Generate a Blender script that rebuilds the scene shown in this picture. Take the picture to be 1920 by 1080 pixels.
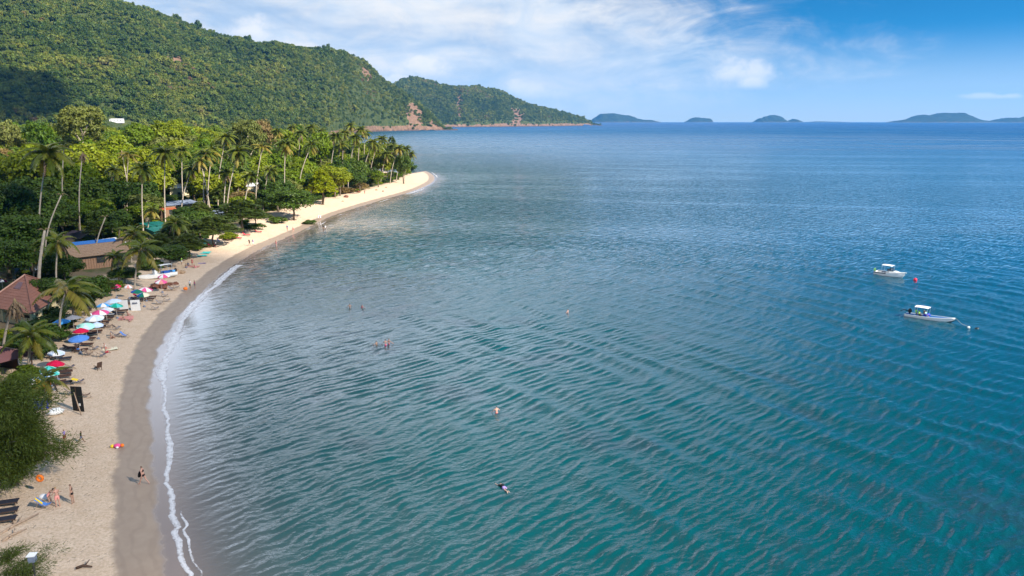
import bpy, bmesh, math, random
import numpy as np
from mathutils import Vector, Matrix, Quaternion

SC = bpy.context.scene
for _o in list(bpy.data.objects):
    bpy.data.objects.remove(_o)
R = math.radians
COL = SC.collection

# ------------------------------------------------------------------ camera, sky, sun, exposure
FPX = 1400.0
HOR = 225.5
PITCH = math.atan((540 - HOR) / FPX)
CAMH = 30.0
cam_d = bpy.data.cameras.new('camera')
cam = bpy.data.objects.new('camera', cam_d)
COL.objects.link(cam)
cam_d.sensor_width = 36.0
cam_d.lens = 36.0 * FPX / 1920.0
cam_d.clip_start = 0.5
cam_d.clip_end = 60000
cam.location = (0, 0, CAMH)
cam.rotation_euler = (math.pi / 2 - PITCH, 0, 0)
SC.camera = cam
SC.view_settings.view_transform = 'Standard'
SC.view_settings.look = 'None'
SC.view_settings.exposure = 1.22
SC.view_settings.gamma = 1.0
SC.view_settings.use_curve_mapping = False
SC.render.engine = 'CYCLES'
SC.cycles.use_denoising = True
SC.cycles.max_bounces = 6
SC.cycles.diffuse_bounces = 2
SC.cycles.glossy_bounces = 2
SC.cycles.transmission_bounces = 3
SC.cycles.volume_bounces = 0
SC.cycles.transparent_max_bounces = 8
SC.cycles.sample_clamp_indirect = 4.0
SC.cycles.caustics_reflective = False
SC.cycles.caustics_refractive = False

SUN_EL = R(34)
SUN_AZ = Vector((0.86, -0.50, 0)).normalized()      # horizontal direction towards the sun
SUN_DIR = Vector((SUN_AZ.x * math.cos(SUN_EL), SUN_AZ.y * math.cos(SUN_EL), math.sin(SUN_EL)))
sun_d = bpy.data.lights.new('sun', 'SUN')
sun_d.energy = 5.0
sun_d.angle = R(0.53)
sun_d.color = (1.0, 0.925, 0.82)
sun = bpy.data.objects.new('sun', sun_d)
COL.objects.link(sun)
sun.rotation_euler = SUN_DIR.to_track_quat('Z', 'Y').to_euler()


class NT:
    """tiny helper for node trees"""
    def __init__(s, tree):
        s.t = tree
        s.n = tree.nodes
        s.l = tree.links
        s.n.clear()

    def new(s, typ, **kw):
        n = s.n.new(typ)
        ins = kw.pop('ins', {})
        for k, v in kw.items():
            setattr(n, k, v)
        for k, v in ins.items():
            sock = n.inputs[k]
            if isinstance(v, bpy.types.NodeSocket):
                s.l.new(v, sock)
            else:
                sock.default_value = v
        return n

    def math(s, op, a, b=0.0, c=None, clamp=False):
        n = s.new('ShaderNodeMath', operation=op, use_clamp=clamp)
        for i, v in enumerate((a, b) if c is None else (a, b, c)):
            if isinstance(v, bpy.types.NodeSocket):
                s.l.new(v, n.inputs[i])
            else:
                n.inputs[i].default_value = v
        return n.outputs[0]

    def mix(s, f, a, b, blend='MIX'):
        n = s.new('ShaderNodeMix', data_type='RGBA', blend_type=blend)
        for i, v in ((0, f), (6, a), (7, b)):
            if isinstance(v, bpy.types.NodeSocket):
                s.l.new(v, n.inputs[i])
            else:
                n.inputs[i].default_value = (v if i == 0 else c4(v))
        return n.outputs[2]

    def ramp(s, f, stops, interp='LINEAR'):
        n = s.new('ShaderNodeValToRGB')
        n.color_ramp.interpolation = interp
        e = n.color_ramp.elements
        while len(e) < len(stops):
            e.new(0.5)
        for el, (p, c) in zip(e, stops):
            el.position = p
            el.color = c4(c)
        s.l.new(f, n.inputs[0])
        return n.outputs[0]

    def maprange(s, v, a, b, c=0.0, d=1.0, smooth=False):
        n = s.new('ShaderNodeMapRange', interpolation_type='SMOOTHSTEP' if smooth else 'LINEAR')
        s.l.new(v, n.inputs[0])
        for i, x in enumerate((a, b, c, d)):
            n.inputs[i + 1].default_value = x
        return n.outputs[0]

    def noise(s, vec, scale, detail=3.0, rough=0.55, dist=0.0, dim='3D'):
        n = s.new('ShaderNodeTexNoise', noise_dimensions=dim)
        if vec is not None:
            s.l.new(vec, n.inputs['Vector'])
        n.inputs['Scale'].default_value = scale
        n.inputs['Detail'].default_value = detail
        n.inputs['Roughness'].default_value = rough
        n.inputs['Distortion'].default_value = dist
        return n.outputs[0]

    def mapping(s, vec, loc=(0, 0, 0), rot=(0, 0, 0), scale=(1, 1, 1)):
        n = s.new('ShaderNodeMapping')
        s.l.new(vec, n.inputs[0])
        n.inputs[1].default_value = loc
        n.inputs[2].default_value = rot
        n.inputs[3].default_value = scale
        return n.outputs[0]


def c4(c):
    return (c[0], c[1], c[2], 1.0) if len(c) == 3 else tuple(c)


# ---- sky: Nishita, deepened as in the photograph, with a bank of cloud over the land
CLOUD_LO, CLOUD_HI, CLOUD_HEAD = (3.7, 4.25, 4.9), (5.1, 5.05, 4.95), (5.5, 5.4, 5.3)
CP, SP = math.cos(PITCH), math.sin(PITCH)


def ray_dir(px, py):
    u = (px - 960) / FPX
    v = -(py - 540) / FPX
    return Vector((u, CP + v * SP, -SP + v * CP)).normalized()


def build_world():
    w = bpy.data.worlds.new('World')
    SC.world = w
    w.use_nodes = True
    N = NT(w.node_tree)
    tc = N.new('ShaderNodeTexCoord').outputs['Generated']
    sep = N.new('ShaderNodeSeparateXYZ', ins={0: tc})
    x, y, z = sep.outputs
    zc = N.math('MAXIMUM', z, 0.0)
    # the sky is read a little higher up than it stands: a clear, deep tropical blue
    zz = N.math('ADD', N.math('MULTIPLY', zc, 3.2), 0.035)
    vec = N.new('ShaderNodeCombineXYZ', ins={0: x, 1: y, 2: zz})
    vec = N.new('ShaderNodeVectorMath', operation='NORMALIZE', ins={0: vec.outputs[0]}).outputs[0]
    sky = N.new('ShaderNodeTexSky', sky_type='NISHITA', sun_disc=False)
    sky.sun_elevation = SUN_EL
    sky.sun_rotation = math.atan2(SUN_AZ.x, SUN_AZ.y)
    sky.altitude = 0
    sky.air_density = 1.0
    sky.dust_density = 0.6
    sky.ozone_density = 2.5
    N.l.new(vec, sky.inputs[0])
    hs = N.new('ShaderNodeHueSaturation', ins={'Hue': 0.480, 'Saturation': 1.30, 'Value': 0.88, 'Color': sky.outputs[0]})
    skyc = N.mix(1.0, hs.outputs[0], (0.16, 0.73, 0.99), 'MULTIPLY')
    # milky lavender air along the horizon
    hz = N.maprange(N.math('ARCSINE', zc), -0.005, 0.112, 0.85, 0.0, True)
    skyc = N.mix(hz, skyc, (3.7, 4.0, 4.5))
    # clouds: one high ragged bank over the land, reaching overhead, and a few heads of cumulus low down
    ele = N.math('ARCSINE', zc)
    azi = N.math('ARCTAN2', x, y)
    pm = N.mapping(tc, loc=(0.3, 0.1, 0.0), rot=(0, R(7), 0), scale=(1, 1, 3.4))
    n1 = N.noise(pm, 5.0, 7, 0.60, 0.9)
    n2 = N.noise(N.mapping(tc, loc=(2.2, 4.0, 1.0), rot=(0, R(9), 0), scale=(1, 1, 4.5)), 2.4, 4, 0.55, 0.5)
    n3 = N.noise(N.mapping(tc, scale=(1, 1, 2.0)), 14.0, 6, 0.62, 0.6)
    edge = N.ramp(N.math('MULTIPLY', ele, 1.25), [(0.0, (0.60,) * 3), (0.05, (0.69,) * 3), (0.105, (0.735,) * 3), (0.15, (0.69,) * 3), (0.20, (0.655,) * 3), (0.45, (0.67,) * 3), (1.0, (0.68,) * 3)])
    e2 = N.math('SUBTRACT', N.math('MULTIPLY', N.math('SUBTRACT', edge, 0.5), 1.75), azi)
    e2 = N.math('ADD', e2, N.math('ADD', N.math('MULTIPLY', N.math('SUBTRACT', n1, 0.5), 0.42), N.math('MULTIPLY', N.math('SUBTRACT', n3, 0.5), 0.26)))
    # overhead the edge frays into wide, thin streamers
    hi = N.maprange(ele, 0.13, 0.40, 0, 1, True)
    e2 = N.math('ADD', e2, N.math('MULTIPLY', N.math('MULTIPLY', hi, N.math('SUBTRACT', n2, 0.5)), 0.9))
    e2 = N.math('DIVIDE', e2, N.math('ADD', 1.0, N.math('MULTIPLY', hi, 3.2)))
    bank = N.maprange(e2, -0.09, 0.24, 0, 1, True)
    bank = N.math('MULTIPLY', bank, N.maprange(ele, 0.004, 0.075, 0.42, 1.0, True))
    cov = N.math('ADD', N.math('MULTIPLY', n1, 0.5), N.math('MULTIPLY', n2, 0.5))
    thin = N.maprange(N.math('ADD', cov, N.math('MULTIPLY', ele, 0.35)), 0.36, 0.58, 0.55, 1.0, True)
    f = N.math('MULTIPLY', N.math('MULTIPLY', bank, thin), N.maprange(ele, 0.42, 0.75, 1.0, 0.5, True), clamp=True)
    cshade = N.mix(N.maprange(N.math('ADD', N.math('MULTIPLY', n3, 0.5), N.math('MULTIPLY', n2, 0.5)), 0.38, 0.60, 0, 1, True), CLOUD_LO, CLOUD_HI)
    # brighter cloud band added just above the view to whiten the sea's reflection
    sheen_band = N.math('MULTIPLY', N.maprange(ele, 0.14, 0.23, 0, 1, True), N.maprange(ele, 0.26, 0.47, 1.0, 0.12, True))
    cshade = N.mix(N.math('MULTIPLY', sheen_band, 0.85), cshade, (13.6, 15.6, 18.8))
    c2 = N.mix(N.math('MULTIPLY', f, 0.96), skyc, cshade)
    # heads of cumulus over the horizon (azimuth, elevation, half sizes)
    n4 = N.noise(N.mapping(tc, scale=(1, 1, 1.25)), 34.0, 5, 0.58, 0.3)
    for (pxc, pyc, rx, ry, op) in ((478, 58, 46, 24, 0.75), (792, 130, 52, 28, 0.85), (748, 150, 30, 10, 0.6), (975, 166, 44, 17, 0.7), (1010, 178, 55, 12, 0.4), (1395, 138, 62, 26, 0.7), (1410, 158, 26, 12, 0.6), (1255, 165, 22, 12, 0.35), (1842, 181, 30, 6, 0.55), (1892, 181, 16, 5, 0.6)):
        d_ = ray_dir(pxc, pyc)
        a0, e0 = math.atan2(d_.x, d_.y), math.asin(d_.z)
        qa = N.math('DIVIDE', N.math('SUBTRACT', azi, a0), rx / FPX)
        qe = N.math('DIVIDE', N.math('SUBTRACT', ele, e0), ry / FPX)
        q = N.math('ADD', N.math('MULTIPLY', qa, qa), N.math('MULTIPLY', qe, qe))
        q = N.math('ADD', q, N.math('MULTIPLY', N.math('SUBTRACT', n4, 0.5), 3.2))
        fl = N.maprange(qe, -1.0, 0.1, 0.0, 1.0, True)
        fc = N.math('MULTIPLY', N.maprange(q, -0.1, 1.25, op, 0.0, True), fl)
        c2 = N.mix(fc, c2, CLOUD_HEAD)
    bg = N.new('ShaderNodeBackground', ins={'Color': c2, 'Strength': 0.085})
    out = N.new('ShaderNodeOutputWorld', ins={0: bg.outputs[0]})
    return w


build_world()


# ------------------------------------------------------------------ picking points of the place
CP, SP = math.cos(PITCH), math.sin(PITCH)


def ray(px, py):
    u = (px - 960) / FPX
    v = -(py - 540) / FPX
    return Vector((u, CP + v * SP, -SP + v * CP))


def P(px, py, z=0.0):
    d = ray(px, py)
    t = (z - CAMH) / d.z
    return Vector((d.x * t, d.y * t, z))


def PD(px, py, dist):
    d = ray(px, py)
    t = dist / d.y
    return Vector((d.x * t, dist, CAMH + d.z * t))


def to_px(p):
    x, y, z = p[0], p[1], p[2] - CAMH
    zc = y * CP - z * SP
    v = y * SP + z * CP
    return 960 + FPX * x / zc, 540 - FPX * v / zc, zc


# ------------------------------------------------------------------ mesh and object helpers
def link(o, parent=None):
    COL.objects.link(o)
    if parent is not None:
        o.parent = parent
    return o


def mesh_np(name, verts, faces, mats=(), smooth=False, face_mat=None):
    """verts (n,3) array, faces: (m,k) array or list of tuples"""
    me = bpy.data.meshes.new(name)
    if isinstance(faces, np.ndarray):
        v = np.asarray(verts, dtype=np.float32)
        me.vertices.add(len(v))
        me.vertices.foreach_set('co', v.ravel())
        k = faces.shape[1]
        me.loops.add(faces.size)
        me.polygons.add(len(faces))
        me.loops.foreach_set('vertex_index', faces.astype(np.int32).ravel())
        me.polygons.foreach_set('loop_start', np.arange(0, faces.size, k, dtype=np.int32))
        me.polygons.foreach_set('loop_total', np.full(len(faces), k, dtype=np.int32))
        me.update(calc_edges=True)
    else:
        me.from_pydata([tuple(p) for p in verts], [], [tuple(f) for f in faces])
    for m in mats:
        me.materials.append(m)
    if face_mat is not None:
        me.polygons.foreach_set('material_index', np.asarray(face_mat, dtype=np.int32))
    if smooth:
        me.polygons.foreach_set('use_smooth', np.ones(len(me.polygons), dtype=bool))
    me.update()
    return me


def tag(o, label=None, cat=None, group=None, kind=None):
    if label: o['label'] = label
    if cat: o['category'] = cat
    if group: o['group'] = group
    if kind: o['kind'] = kind
    return o


def empty(name, loc, rz=0.0, label=None, cat=None, group=None, scale=1.0):
    o = bpy.data.objects.new(name, None)
    o.empty_display_size = 0.2
    o.location = loc
    o.rotation_euler = (0, 0, rz)
    o.scale = (scale,) * 3
    link(o)
    return tag(o, label, cat, group)


def put(name, me, parent=None, loc=(0, 0, 0), rot=(0, 0, 0), scale=None):
    o = bpy.data.objects.new(name, me)
    o.location = loc
    o.rotation_euler = rot
    if scale is not None:
        o.scale = scale if hasattr(scale, '__len__') else (scale,) * 3
    return link(o, parent)


def copy_tree(o, parent=None):
    c = o.copy()
    link(c, parent)
    for ch in o.children:
        copy_tree(ch, c)
    return c


class MB:
    """collects simple shapes, builds one mesh"""
    def __init__(s):
        s.v = []
        s.f = []
        s.m = []
        s.mi = 0

    def add(s, vs, fs):
        b = len(s.v)
        s.v += [tuple(v) for v in vs]
        s.f += [tuple(i + b for i in f) for f in fs]
        s.m += [s.mi] * len(fs)
        return s

    def box(s, c, size, M=None, bevel=0.0):
        hx, hy, hz = size[0] / 2, size[1] / 2, size[2] / 2
        vs = [Vector((sx * hx, sy * hy, sz * hz)) for sz in (-1, 1) for sy in (-1, 1) for sx in (-1, 1)]
        if M is not None:
            vs = [M @ v for v in vs]
        vs = [v + Vector(c) for v in vs]
        return s.add(vs, [(0, 2, 3, 1), (4, 5, 7, 6), (0, 1, 5, 4), (2, 6, 7, 3), (0, 4, 6, 2), (1, 3, 7, 5)])

    def tube(s, pts, rad, n=6, caps=True):
        pts = [Vector(p) for p in pts]
        if not hasattr(rad, '__len__'):
            rad = [rad] * len(pts)
        rings = []
        up = None
        for i, p in enumerate(pts):
            a = pts[max(i - 1, 0)]
            b = pts[min(i + 1, len(pts) - 1)]
            t = (b - a)
            t = t.normalized() if t.length > 1e-9 else Vector((0, 0, 1))
            if up is None:
                up = t.orthogonal().normalized()
            up = (up - t * up.dot(t))
            up = up.normalized() if up.length > 1e-6 else t.orthogonal().normalized()
            w = t.cross(up)
            rings.append([p + (up * math.cos(k * 2 * math.pi / n) + w * math.sin(k * 2 * math.pi / n)) * rad[i] for k in range(n)])
        vs = [v for r in rings for v in r]
        fs = []
        for i in range(len(pts) - 1):
            for k in range(n):
                k2 = (k + 1) % n
                fs.append((i * n + k, i * n + k2, (i + 1) * n + k2, (i + 1) * n + k))
        if caps:
            fs.append(tuple(range(n))[::-1])
            fs.append(tuple((len(pts) - 1) * n + k for k in range(n)))
        return s.add(vs, fs)

    def slab(s, poly, th):
        """poly: list of Vectors (planar-ish, counter-clockwise seen from its front), extruded back along its normal"""
        poly = [Vector(p) for p in poly]
        nrm = Vector((0, 0, 0))
        for i in range(len(poly)):
            a, b = poly[i], poly[(i + 1) % len(poly)]
            nrm += a.cross(b)
        nrm.normalize()
        n = len(poly)
        vs = poly + [p - nrm * th for p in poly]
        fs = [tuple(range(n)), tuple(range(2 * n - 1, n - 1, -1))]
        for i in range(n):
            j = (i + 1) % n
            fs.append((i, i + n, j + n, j))
        return s.add(vs, fs)

    def ball(s, c, r, seg=10, rings=6, jit=0.0, rng=None):
        if not hasattr(r, '__len__'):
            r = (r, r, r)
        vs = [(c[0], c[1], c[2] + r[2])]
        for i in range(1, rings):
            th = math.pi * i / rings
            for k in range(seg):
                ph = 2 * math.pi * k / seg
                j = 1.0 + (rng.uniform(-jit, jit) if rng else 0)
                vs.append((c[0] + r[0] * math.sin(th) * math.cos(ph) * j, c[1] + r[1] * math.sin(th) * math.sin(ph) * j, c[2] + r[2] * math.cos(th) * j))
        vs.append((c[0], c[1], c[2] - r[2]))
        fs = []
        for k in range(seg):
            k2 = (k + 1) % seg
            fs.append((0, 1 + k, 1 + k2))
            for i in range(rings - 2):
                a = 1 + i * seg
                fs.append((a + k, a + seg + k, a + seg + k2, a + k2))
            a = 1 + (rings - 2) * seg
            fs.append((a + k, len(vs) - 1, a + k2))
        return s.add(vs, fs)

    def mesh(s, name, mats, smooth=False):
        if not isinstance(mats, (list, tuple)):
            mats = [mats]
        return mesh_np(name, s.v, s.f, mats, smooth, s.m)

    def build(s, name, mats, parent=None, smooth=False, loc=(0, 0, 0), rot=(0, 0, 0)):
        return put(name, s.mesh(name, mats, smooth), parent, loc, rot)


# ------------------------------------------------------------------ materials
MATS = {}


def mat(name, col, rough=0.7, var=0.12, scale=6.0, spec=0.3, bump=0.0, metallic=0.0, var_obj=0.0):
    """a plain painted / wooden / cloth surface with a little procedural mottling"""
    if name in MATS:
        return MATS[name]
    m = bpy.data.materials.new(name)
    m.use_nodes = True
    N = NT(m.node_tree)
    tc = N.new('ShaderNodeTexCoord').outputs['Object']
    n = N.noise(tc, scale, 4, 0.6)
    f = N.maprange(n, 0.3, 0.7, 1 - var, 1 + var)
    if var_obj:
        oi = N.new('ShaderNodeObjectInfo').outputs['Random']
        f = N.math('MULTIPLY', f, N.maprange(oi, 0, 1, 1 - var_obj, 1 + var_obj))
    hv = N.new('ShaderNodeHueSaturation', ins={'Value': f, 'Color': c4(col)})
    b = N.new('ShaderNodeBsdfPrincipled', ins={'Base Color': hv.outputs[0], 'Roughness': rough, 'Metallic': metallic, 'Specular IOR Level': spec})
    if bump:
        bn = N.new('ShaderNodeBump', ins={'Strength': bump, 'Distance': 0.05, 'Height': n})
        N.l.new(bn.outputs[0], b.inputs['Normal'])
    N.new('ShaderNodeOutputMaterial', ins={0: b.outputs[0]})
    MATS[name] = m
    return m


def leaf_mat(name, stops, trans=0.35, island=0.22, patch=None, rough=0.55):
    """leaves: per-plant colour out of 'stops', per-leaf variation, light shining through"""
    if name in MATS:
        return MATS[name]
    m = bpy.data.materials.new(name)
    m.use_nodes = True
    N = NT(m.node_tree)
    oi = N.new('ShaderNodeObjectInfo')
    rnd = oi.outputs['Random']
    if patch:
        n = N.noise(N.new('ShaderNodeNewGeometry').outputs['Position'], patch, 3, 0.6)
        rnd = N.math('ADD', N.math('MULTIPLY', rnd, 0.52), N.math('MULTIPLY', N.maprange(n, 0.34, 0.66), 0.48))
    col = N.ramp(rnd, stops)
    geo = N.new('ShaderNodeNewGeometry')
    isl = geo.outputs['Random Per Island']
    hv = N.new('ShaderNodeHueSaturation', ins={'Hue': N.maprange(isl, 0, 1, 0.49, 0.51), 'Saturation': 1.0,
                                               'Value': N.maprange(isl, 0, 1, 1 - island, 1 + island), 'Color': col})
    c = hv.outputs[0]
    b = N.new('ShaderNodeBsdfPrincipled', ins={'Base Color': c, 'Roughness': rough, 'Specular IOR Level': 0.25})
    ct = N.mix(1.0, c, (1.35, 1.25, 0.45), 'MULTIPLY')
    t = N.new('ShaderNodeBsdfTranslucent', ins={'Color': ct})
    mx = N.new('ShaderNodeMixShader', ins={0: trans, 1: b.outputs[0], 2: t.outputs[0]})
    N.new('ShaderNodeOutputMaterial', ins={0: mx.outputs[0]})
    MATS[name] = m
    return m
# ------------------------------------------------------------------ noise in numpy
def _hash(ix, iy, seed):
    h = (ix.astype(np.int64) * 374761393 + iy.astype(np.int64) * 668265263 + seed * 974711) & 0xFFFFFFFF
    h = ((h ^ (h >> 13)) * 1274126177) & 0xFFFFFFFF
    h = h ^ (h >> 16)
    return (h & 0xFFFFFF) / float(0xFFFFFF)


def vnoise(x, y, seed=0):
    x = np.asarray(x, float); y = np.asarray(y, float)
    ix, iy = np.floor(x), np.floor(y)
    fx, fy = x - ix, y - iy
    fx = fx * fx * (3 - 2 * fx); fy = fy * fy * (3 - 2 * fy)
    a = _hash(ix, iy, seed); b = _hash(ix + 1, iy, seed)
    c = _hash(ix, iy + 1, seed); d = _hash(ix + 1, iy + 1, seed)
    return (a * (1 - fx) + b * fx) * (1 - fy) + (c * (1 - fx) + d * fx) * fy


def fbm(x, y, seed=0, octv=4, gain=0.5):
    t = 0; a = 1.0; s = 0
    for i in range(octv):
        t = t + a * vnoise(x * 2 ** i, y * 2 ** i, seed + i * 17)
        s += a; a *= gain
    return t / s


def smooth(a, b, x):
    t = np.clip((x - a) / (b - a), 0, 1)
    return t * t * (3 - 2 * t)


# ------------------------------------------------------------------ the shoreline
SHORE_PX = [(420, 1500), (385, 1320), (362, 1180), (346, 1080), (332, 1000), (322, 930), (315, 880), (312, 830), (305, 785), (302, 735), (306, 690),
            (322, 640), (345, 600), (372, 568), (400, 540), (430, 512), (460, 490), (500, 466), (545, 446),
            (590, 425), (630, 405), (680, 388), (730, 373), (775, 360), (803, 349), (818, 338), (815, 328), (800, 320)]
_sh = [P(a, b) for a, b in SHORE_PX]
_sh = [Vector((-26, 8, 0)), Vector((-28.5, 28, 0))] + _sh[1:]


def catmull(pts, step):
    out = []
    for i in range(len(pts) - 1):
        p0 = pts[max(i - 1, 0)]; p1 = pts[i]; p2 = pts[i + 1]; p3 = pts[min(i + 2, len(pts) - 1)]
        n = max(2, int((p2 - p1).length / step))
        for k in range(n):
            t = k / n
            out.append(0.5 * ((2 * p1) + (p2 - p0) * t + (2 * p0 - 5 * p1 + 4 * p2 - p3) * t * t + (3 * p1 - p0 - 3 * p2 + p3) * t ** 3))
    out.append(pts[-1])
    return out


SHORE = catmull(_sh, 2.5)
SHORE2 = np.array([(p.x, p.y) for p in SHORE])
BACK = [(-62, 428), (-100, 500), (-170, 640), (-240, 850), (-330, 1150), (-400, 1500), (-420, 2000)]
POLY = np.vstack([[(-26, -400)], SHORE2, BACK, [(-4000, 2300), (-4000, -400)]])
_segA = np.vstack([[(-26, -400)], SHORE2, BACK])


def sdist(xy):
    """signed distance to the waterline, positive on land"""
    xy = np.asarray(xy, float).reshape(-1, 2)
    best = np.full(len(xy), 1e9)
    for i in range(len(_segA) - 1):
        a, b = _segA[i], _segA[i + 1]
        ab = b - a
        t = np.clip(((xy - a) @ ab) / (ab @ ab + 1e-12), 0, 1)
        q = xy - (a + t[:, None] * ab)
        best = np.minimum(best, (q * q).sum(1))
    ins = np.zeros(len(xy), bool)
    n = len(POLY)
    for i in range(n):
        a, b = POLY[i], POLY[(i + 1) % n]
        if a[1] == b[1]:
            continue
        c = ((a[1] > xy[:, 1]) != (b[1] > xy[:, 1])) & (xy[:, 0] < (b[0] - a[0]) * (xy[:, 1] - a[1]) / (b[1] - a[1]) + a[0])
        ins ^= c
    d = np.sqrt(best)
    return np.where(ins, d, -d)


def land_z(x, y, d=None):
    x = np.atleast_1d(np.asarray(x, float)); y = np.atleast_1d(np.asarray(y, float))
    if d is None:
        d = sdist(np.stack([x, y], 1))
    z = np.where(d < 0, 0.11 * d, 0.0)
    z = z + np.where(d > 0, 0.07 * np.minimum(d, 7) + 0.11 * np.clip(d - 7, 0, 9), 0)
    z = z + np.clip(d - 16, 0, 30) * 0.03 + np.clip(d - 70, 0, 900) * 0.012
    z = z + smooth(4.2, 7, d) * (fbm(x / 1.7, y / 1.7, 5, 3) - 0.5) * 0.14
    return np.maximum(z, -4.0)


def ground(x, y):
    return float(land_z([x], [y])[0])


def G(px, py, h=0.0):
    """the spot h metres above the ground that shows at this pixel"""
    z = 1.5
    for _ in range(8):
        p = P(px, py, z + h)
        z = max(ground(p.x, p.y), 0.0)
    return P(px, py, z + h)


def GB(px, py, h=0.0):
    """as G, but returns the point of the ground below it"""
    p = G(px, py, h)
    return Vector((p.x, p.y, p.z - h))


# ------------------------------------------------------------------ beach and forest floor: one sheet of land
def land_material():
    m = bpy.data.materials.new('sand_and_soil')
    m.use_nodes = True
    N = NT(m.node_tree)
    pos = N.new('ShaderNodeNewGeometry').outputs['Position']
    d0 = N.new('ShaderNodeAttribute', attribute_name='inland').outputs['Fac']
    wob = N.noise(pos, 0.35, 4, 0.6)
    d = N.math('ADD', d0, N.math('MULTIPLY', N.math('SUBTRACT', wob, 0.5), 1.6))
    fine = N.noise(pos, 5.0, 6, 0.68)
    grain = N.noise(pos, 26.0, 3, 0.7)
    mid = N.noise(pos, 0.9, 4, 0.6)
    # dry sand, footprints and tracks
    dry = N.mix(N.maprange(mid, 0.3, 0.7), (0.63, 0.465, 0.325), (0.73, 0.565, 0.42))
    dry = N.mix(N.maprange(fine, 0.40, 0.62, 0, 0.55, True), dry, (0.43, 0.305, 0.19))
    wet = N.mix(N.maprange(mid, 0.3, 0.7), (0.285, 0.21, 0.152), (0.33, 0.25, 0.182))
    # faint lines left by the last washes
    wl = N.math('SINE', N.math('ADD', N.math('MULTIPLY', d0, 5.2), N.math('MULTIPLY', N.noise(pos, 0.12, 3, 0.6), 26.0)))
    wet = N.mix(N.maprange(N.math('MULTIPLY', wl, N.noise(pos, 0.5, 3, 0.6)), 0.15, 0.5, 0, 0.35, True), wet, (0.235, 0.17, 0.125))
    film = (0.21, 0.165, 0.145)
    fw = N.maprange(d, 3.8, 4.5, 0, 1, True)
    c = N.mix(fw, wet, dry)
    ff = N.maprange(d, 0.9, 1.5, 1, 0, True)
    c = N.mix(ff, c, film)
    # footprints trodden into the dry sand
    ft = N.new('ShaderNodeTexVoronoi', ins={'Vector': N.mapping(pos, scale=(1.0, 0.7, 1)), 'Scale': 2.6}).outputs['Distance']
    foot = N.math('MULTIPLY', N.maprange(ft, 0.12, 0.30, 1, 0, True), N.maprange(mid, 0.42, 0.56, 0, 1, True))
    c = N.mix(N.math('MULTIPLY', N.math('MULTIPLY', foot, fw), 0.28), c, (0.34, 0.235, 0.15))
    # tide wrack: dark specks of leaves and shell along the high-water line
    sp = N.new('ShaderNodeTexVoronoi', ins={'Vector': pos, 'Scale': 1.5}).outputs['Distance']
    spm = N.math('MULTIPLY', N.maprange(sp, 0.05, 0.12, 1, 0, True), N.maprange(N.noise(pos, 0.22, 2), 0.53, 0.6, 0, 1, True))
    spm = N.math('MULTIPLY', spm, N.math('MULTIPLY', N.maprange(d, 4.6, 6.0, 0, 1, True), N.maprange(d, 12, 15, 1, 0, True)))
    c = N.mix(N.math('MULTIPLY', spm, 0.8), c, (0.09, 0.065, 0.045))
    soil = N.mix(N.maprange(fine, 0.35, 0.65), (0.11, 0.082, 0.05), (0.20, 0.15, 0.09))
    grass = N.mix(N.maprange(mid, 0.35, 0.65), (0.045, 0.07, 0.018), (0.085, 0.10, 0.03))
    soil = N.mix(N.maprange(N.noise(pos, 0.12, 4, 0.65), 0.42, 0.58, 0, 1, True), soil, grass)
    fs = N.maprange(N.math('ADD', d0, N.math('MULTIPLY', N.math('SUBTRACT', wob, 0.5), 9.0)), 17.5, 21, 0, 1, True)
    c = N.mix(fs, c, soil)
    rough = N.mix(ff, N.mix(fw, (0.6, 0.6, 0.6), (0.95, 0.95, 0.95)), (0.12, 0.12, 0.12))
    h = N.math('SUBTRACT', N.math('ADD', N.math('MULTIPLY', fine, 0.8), N.math('MULTIPLY', grain, 0.14)), N.math('MULTIPLY', foot, 0.5))
    bump = N.new('ShaderNodeBump', ins={'Distance': 0.16, 'Height': h, 'Strength': N.math('ADD', N.math('MULTIPLY', fw, 0.75), 0.04)})
    b = N.new('ShaderNodeBsdfPrincipled', ins={'Base Color': c, 'Roughness': rough, 'Specular IOR Level': 0.35, 'Normal': bump.outputs[0]})
    N.new('ShaderNodeOutputMaterial', ins={0: b.outputs[0]})
    return m


def build_land():
    na, nr = 330, 430
    u = np.concatenate([np.linspace(-1.5, -0.80, 25)[:-1], np.linspace(-0.80, 0.0, na)])
    rr = 24 * (2300 / 24.0) ** np.linspace(0, 1, nr) ** 1.0
    U, Y = np.meshgrid(u, rr)
    X = U * Y
    x, y = X.ravel(), Y.ravel()
    d = sdist(np.stack([x, y], 1))
    z = land_z(x, y, d)
    nu = len(u)
    idx = np.arange(nu * nr).reshape(nr, nu)
    f = np.stack([idx[:-1, :-1], idx[:-1, 1:], idx[1:, 1:], idx[1:, :-1]], -1).reshape(-1, 4)
    keep = (d[f].max(1) > -12)
    f = f[keep]
    used = np.unique(f)
    remap = np.zeros(len(x), int); remap[used] = np.arange(len(used))
    me = mesh_np('beach', np.stack([x, y, z], 1)[used], remap[f], [land_material()], True)
    a = me.attributes.new('inland', 'FLOAT', 'POINT')
    a.data.foreach_set('value', d[used].astype(np.float32))
    tag(put('beach', me), kind='structure')


build_land()


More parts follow.
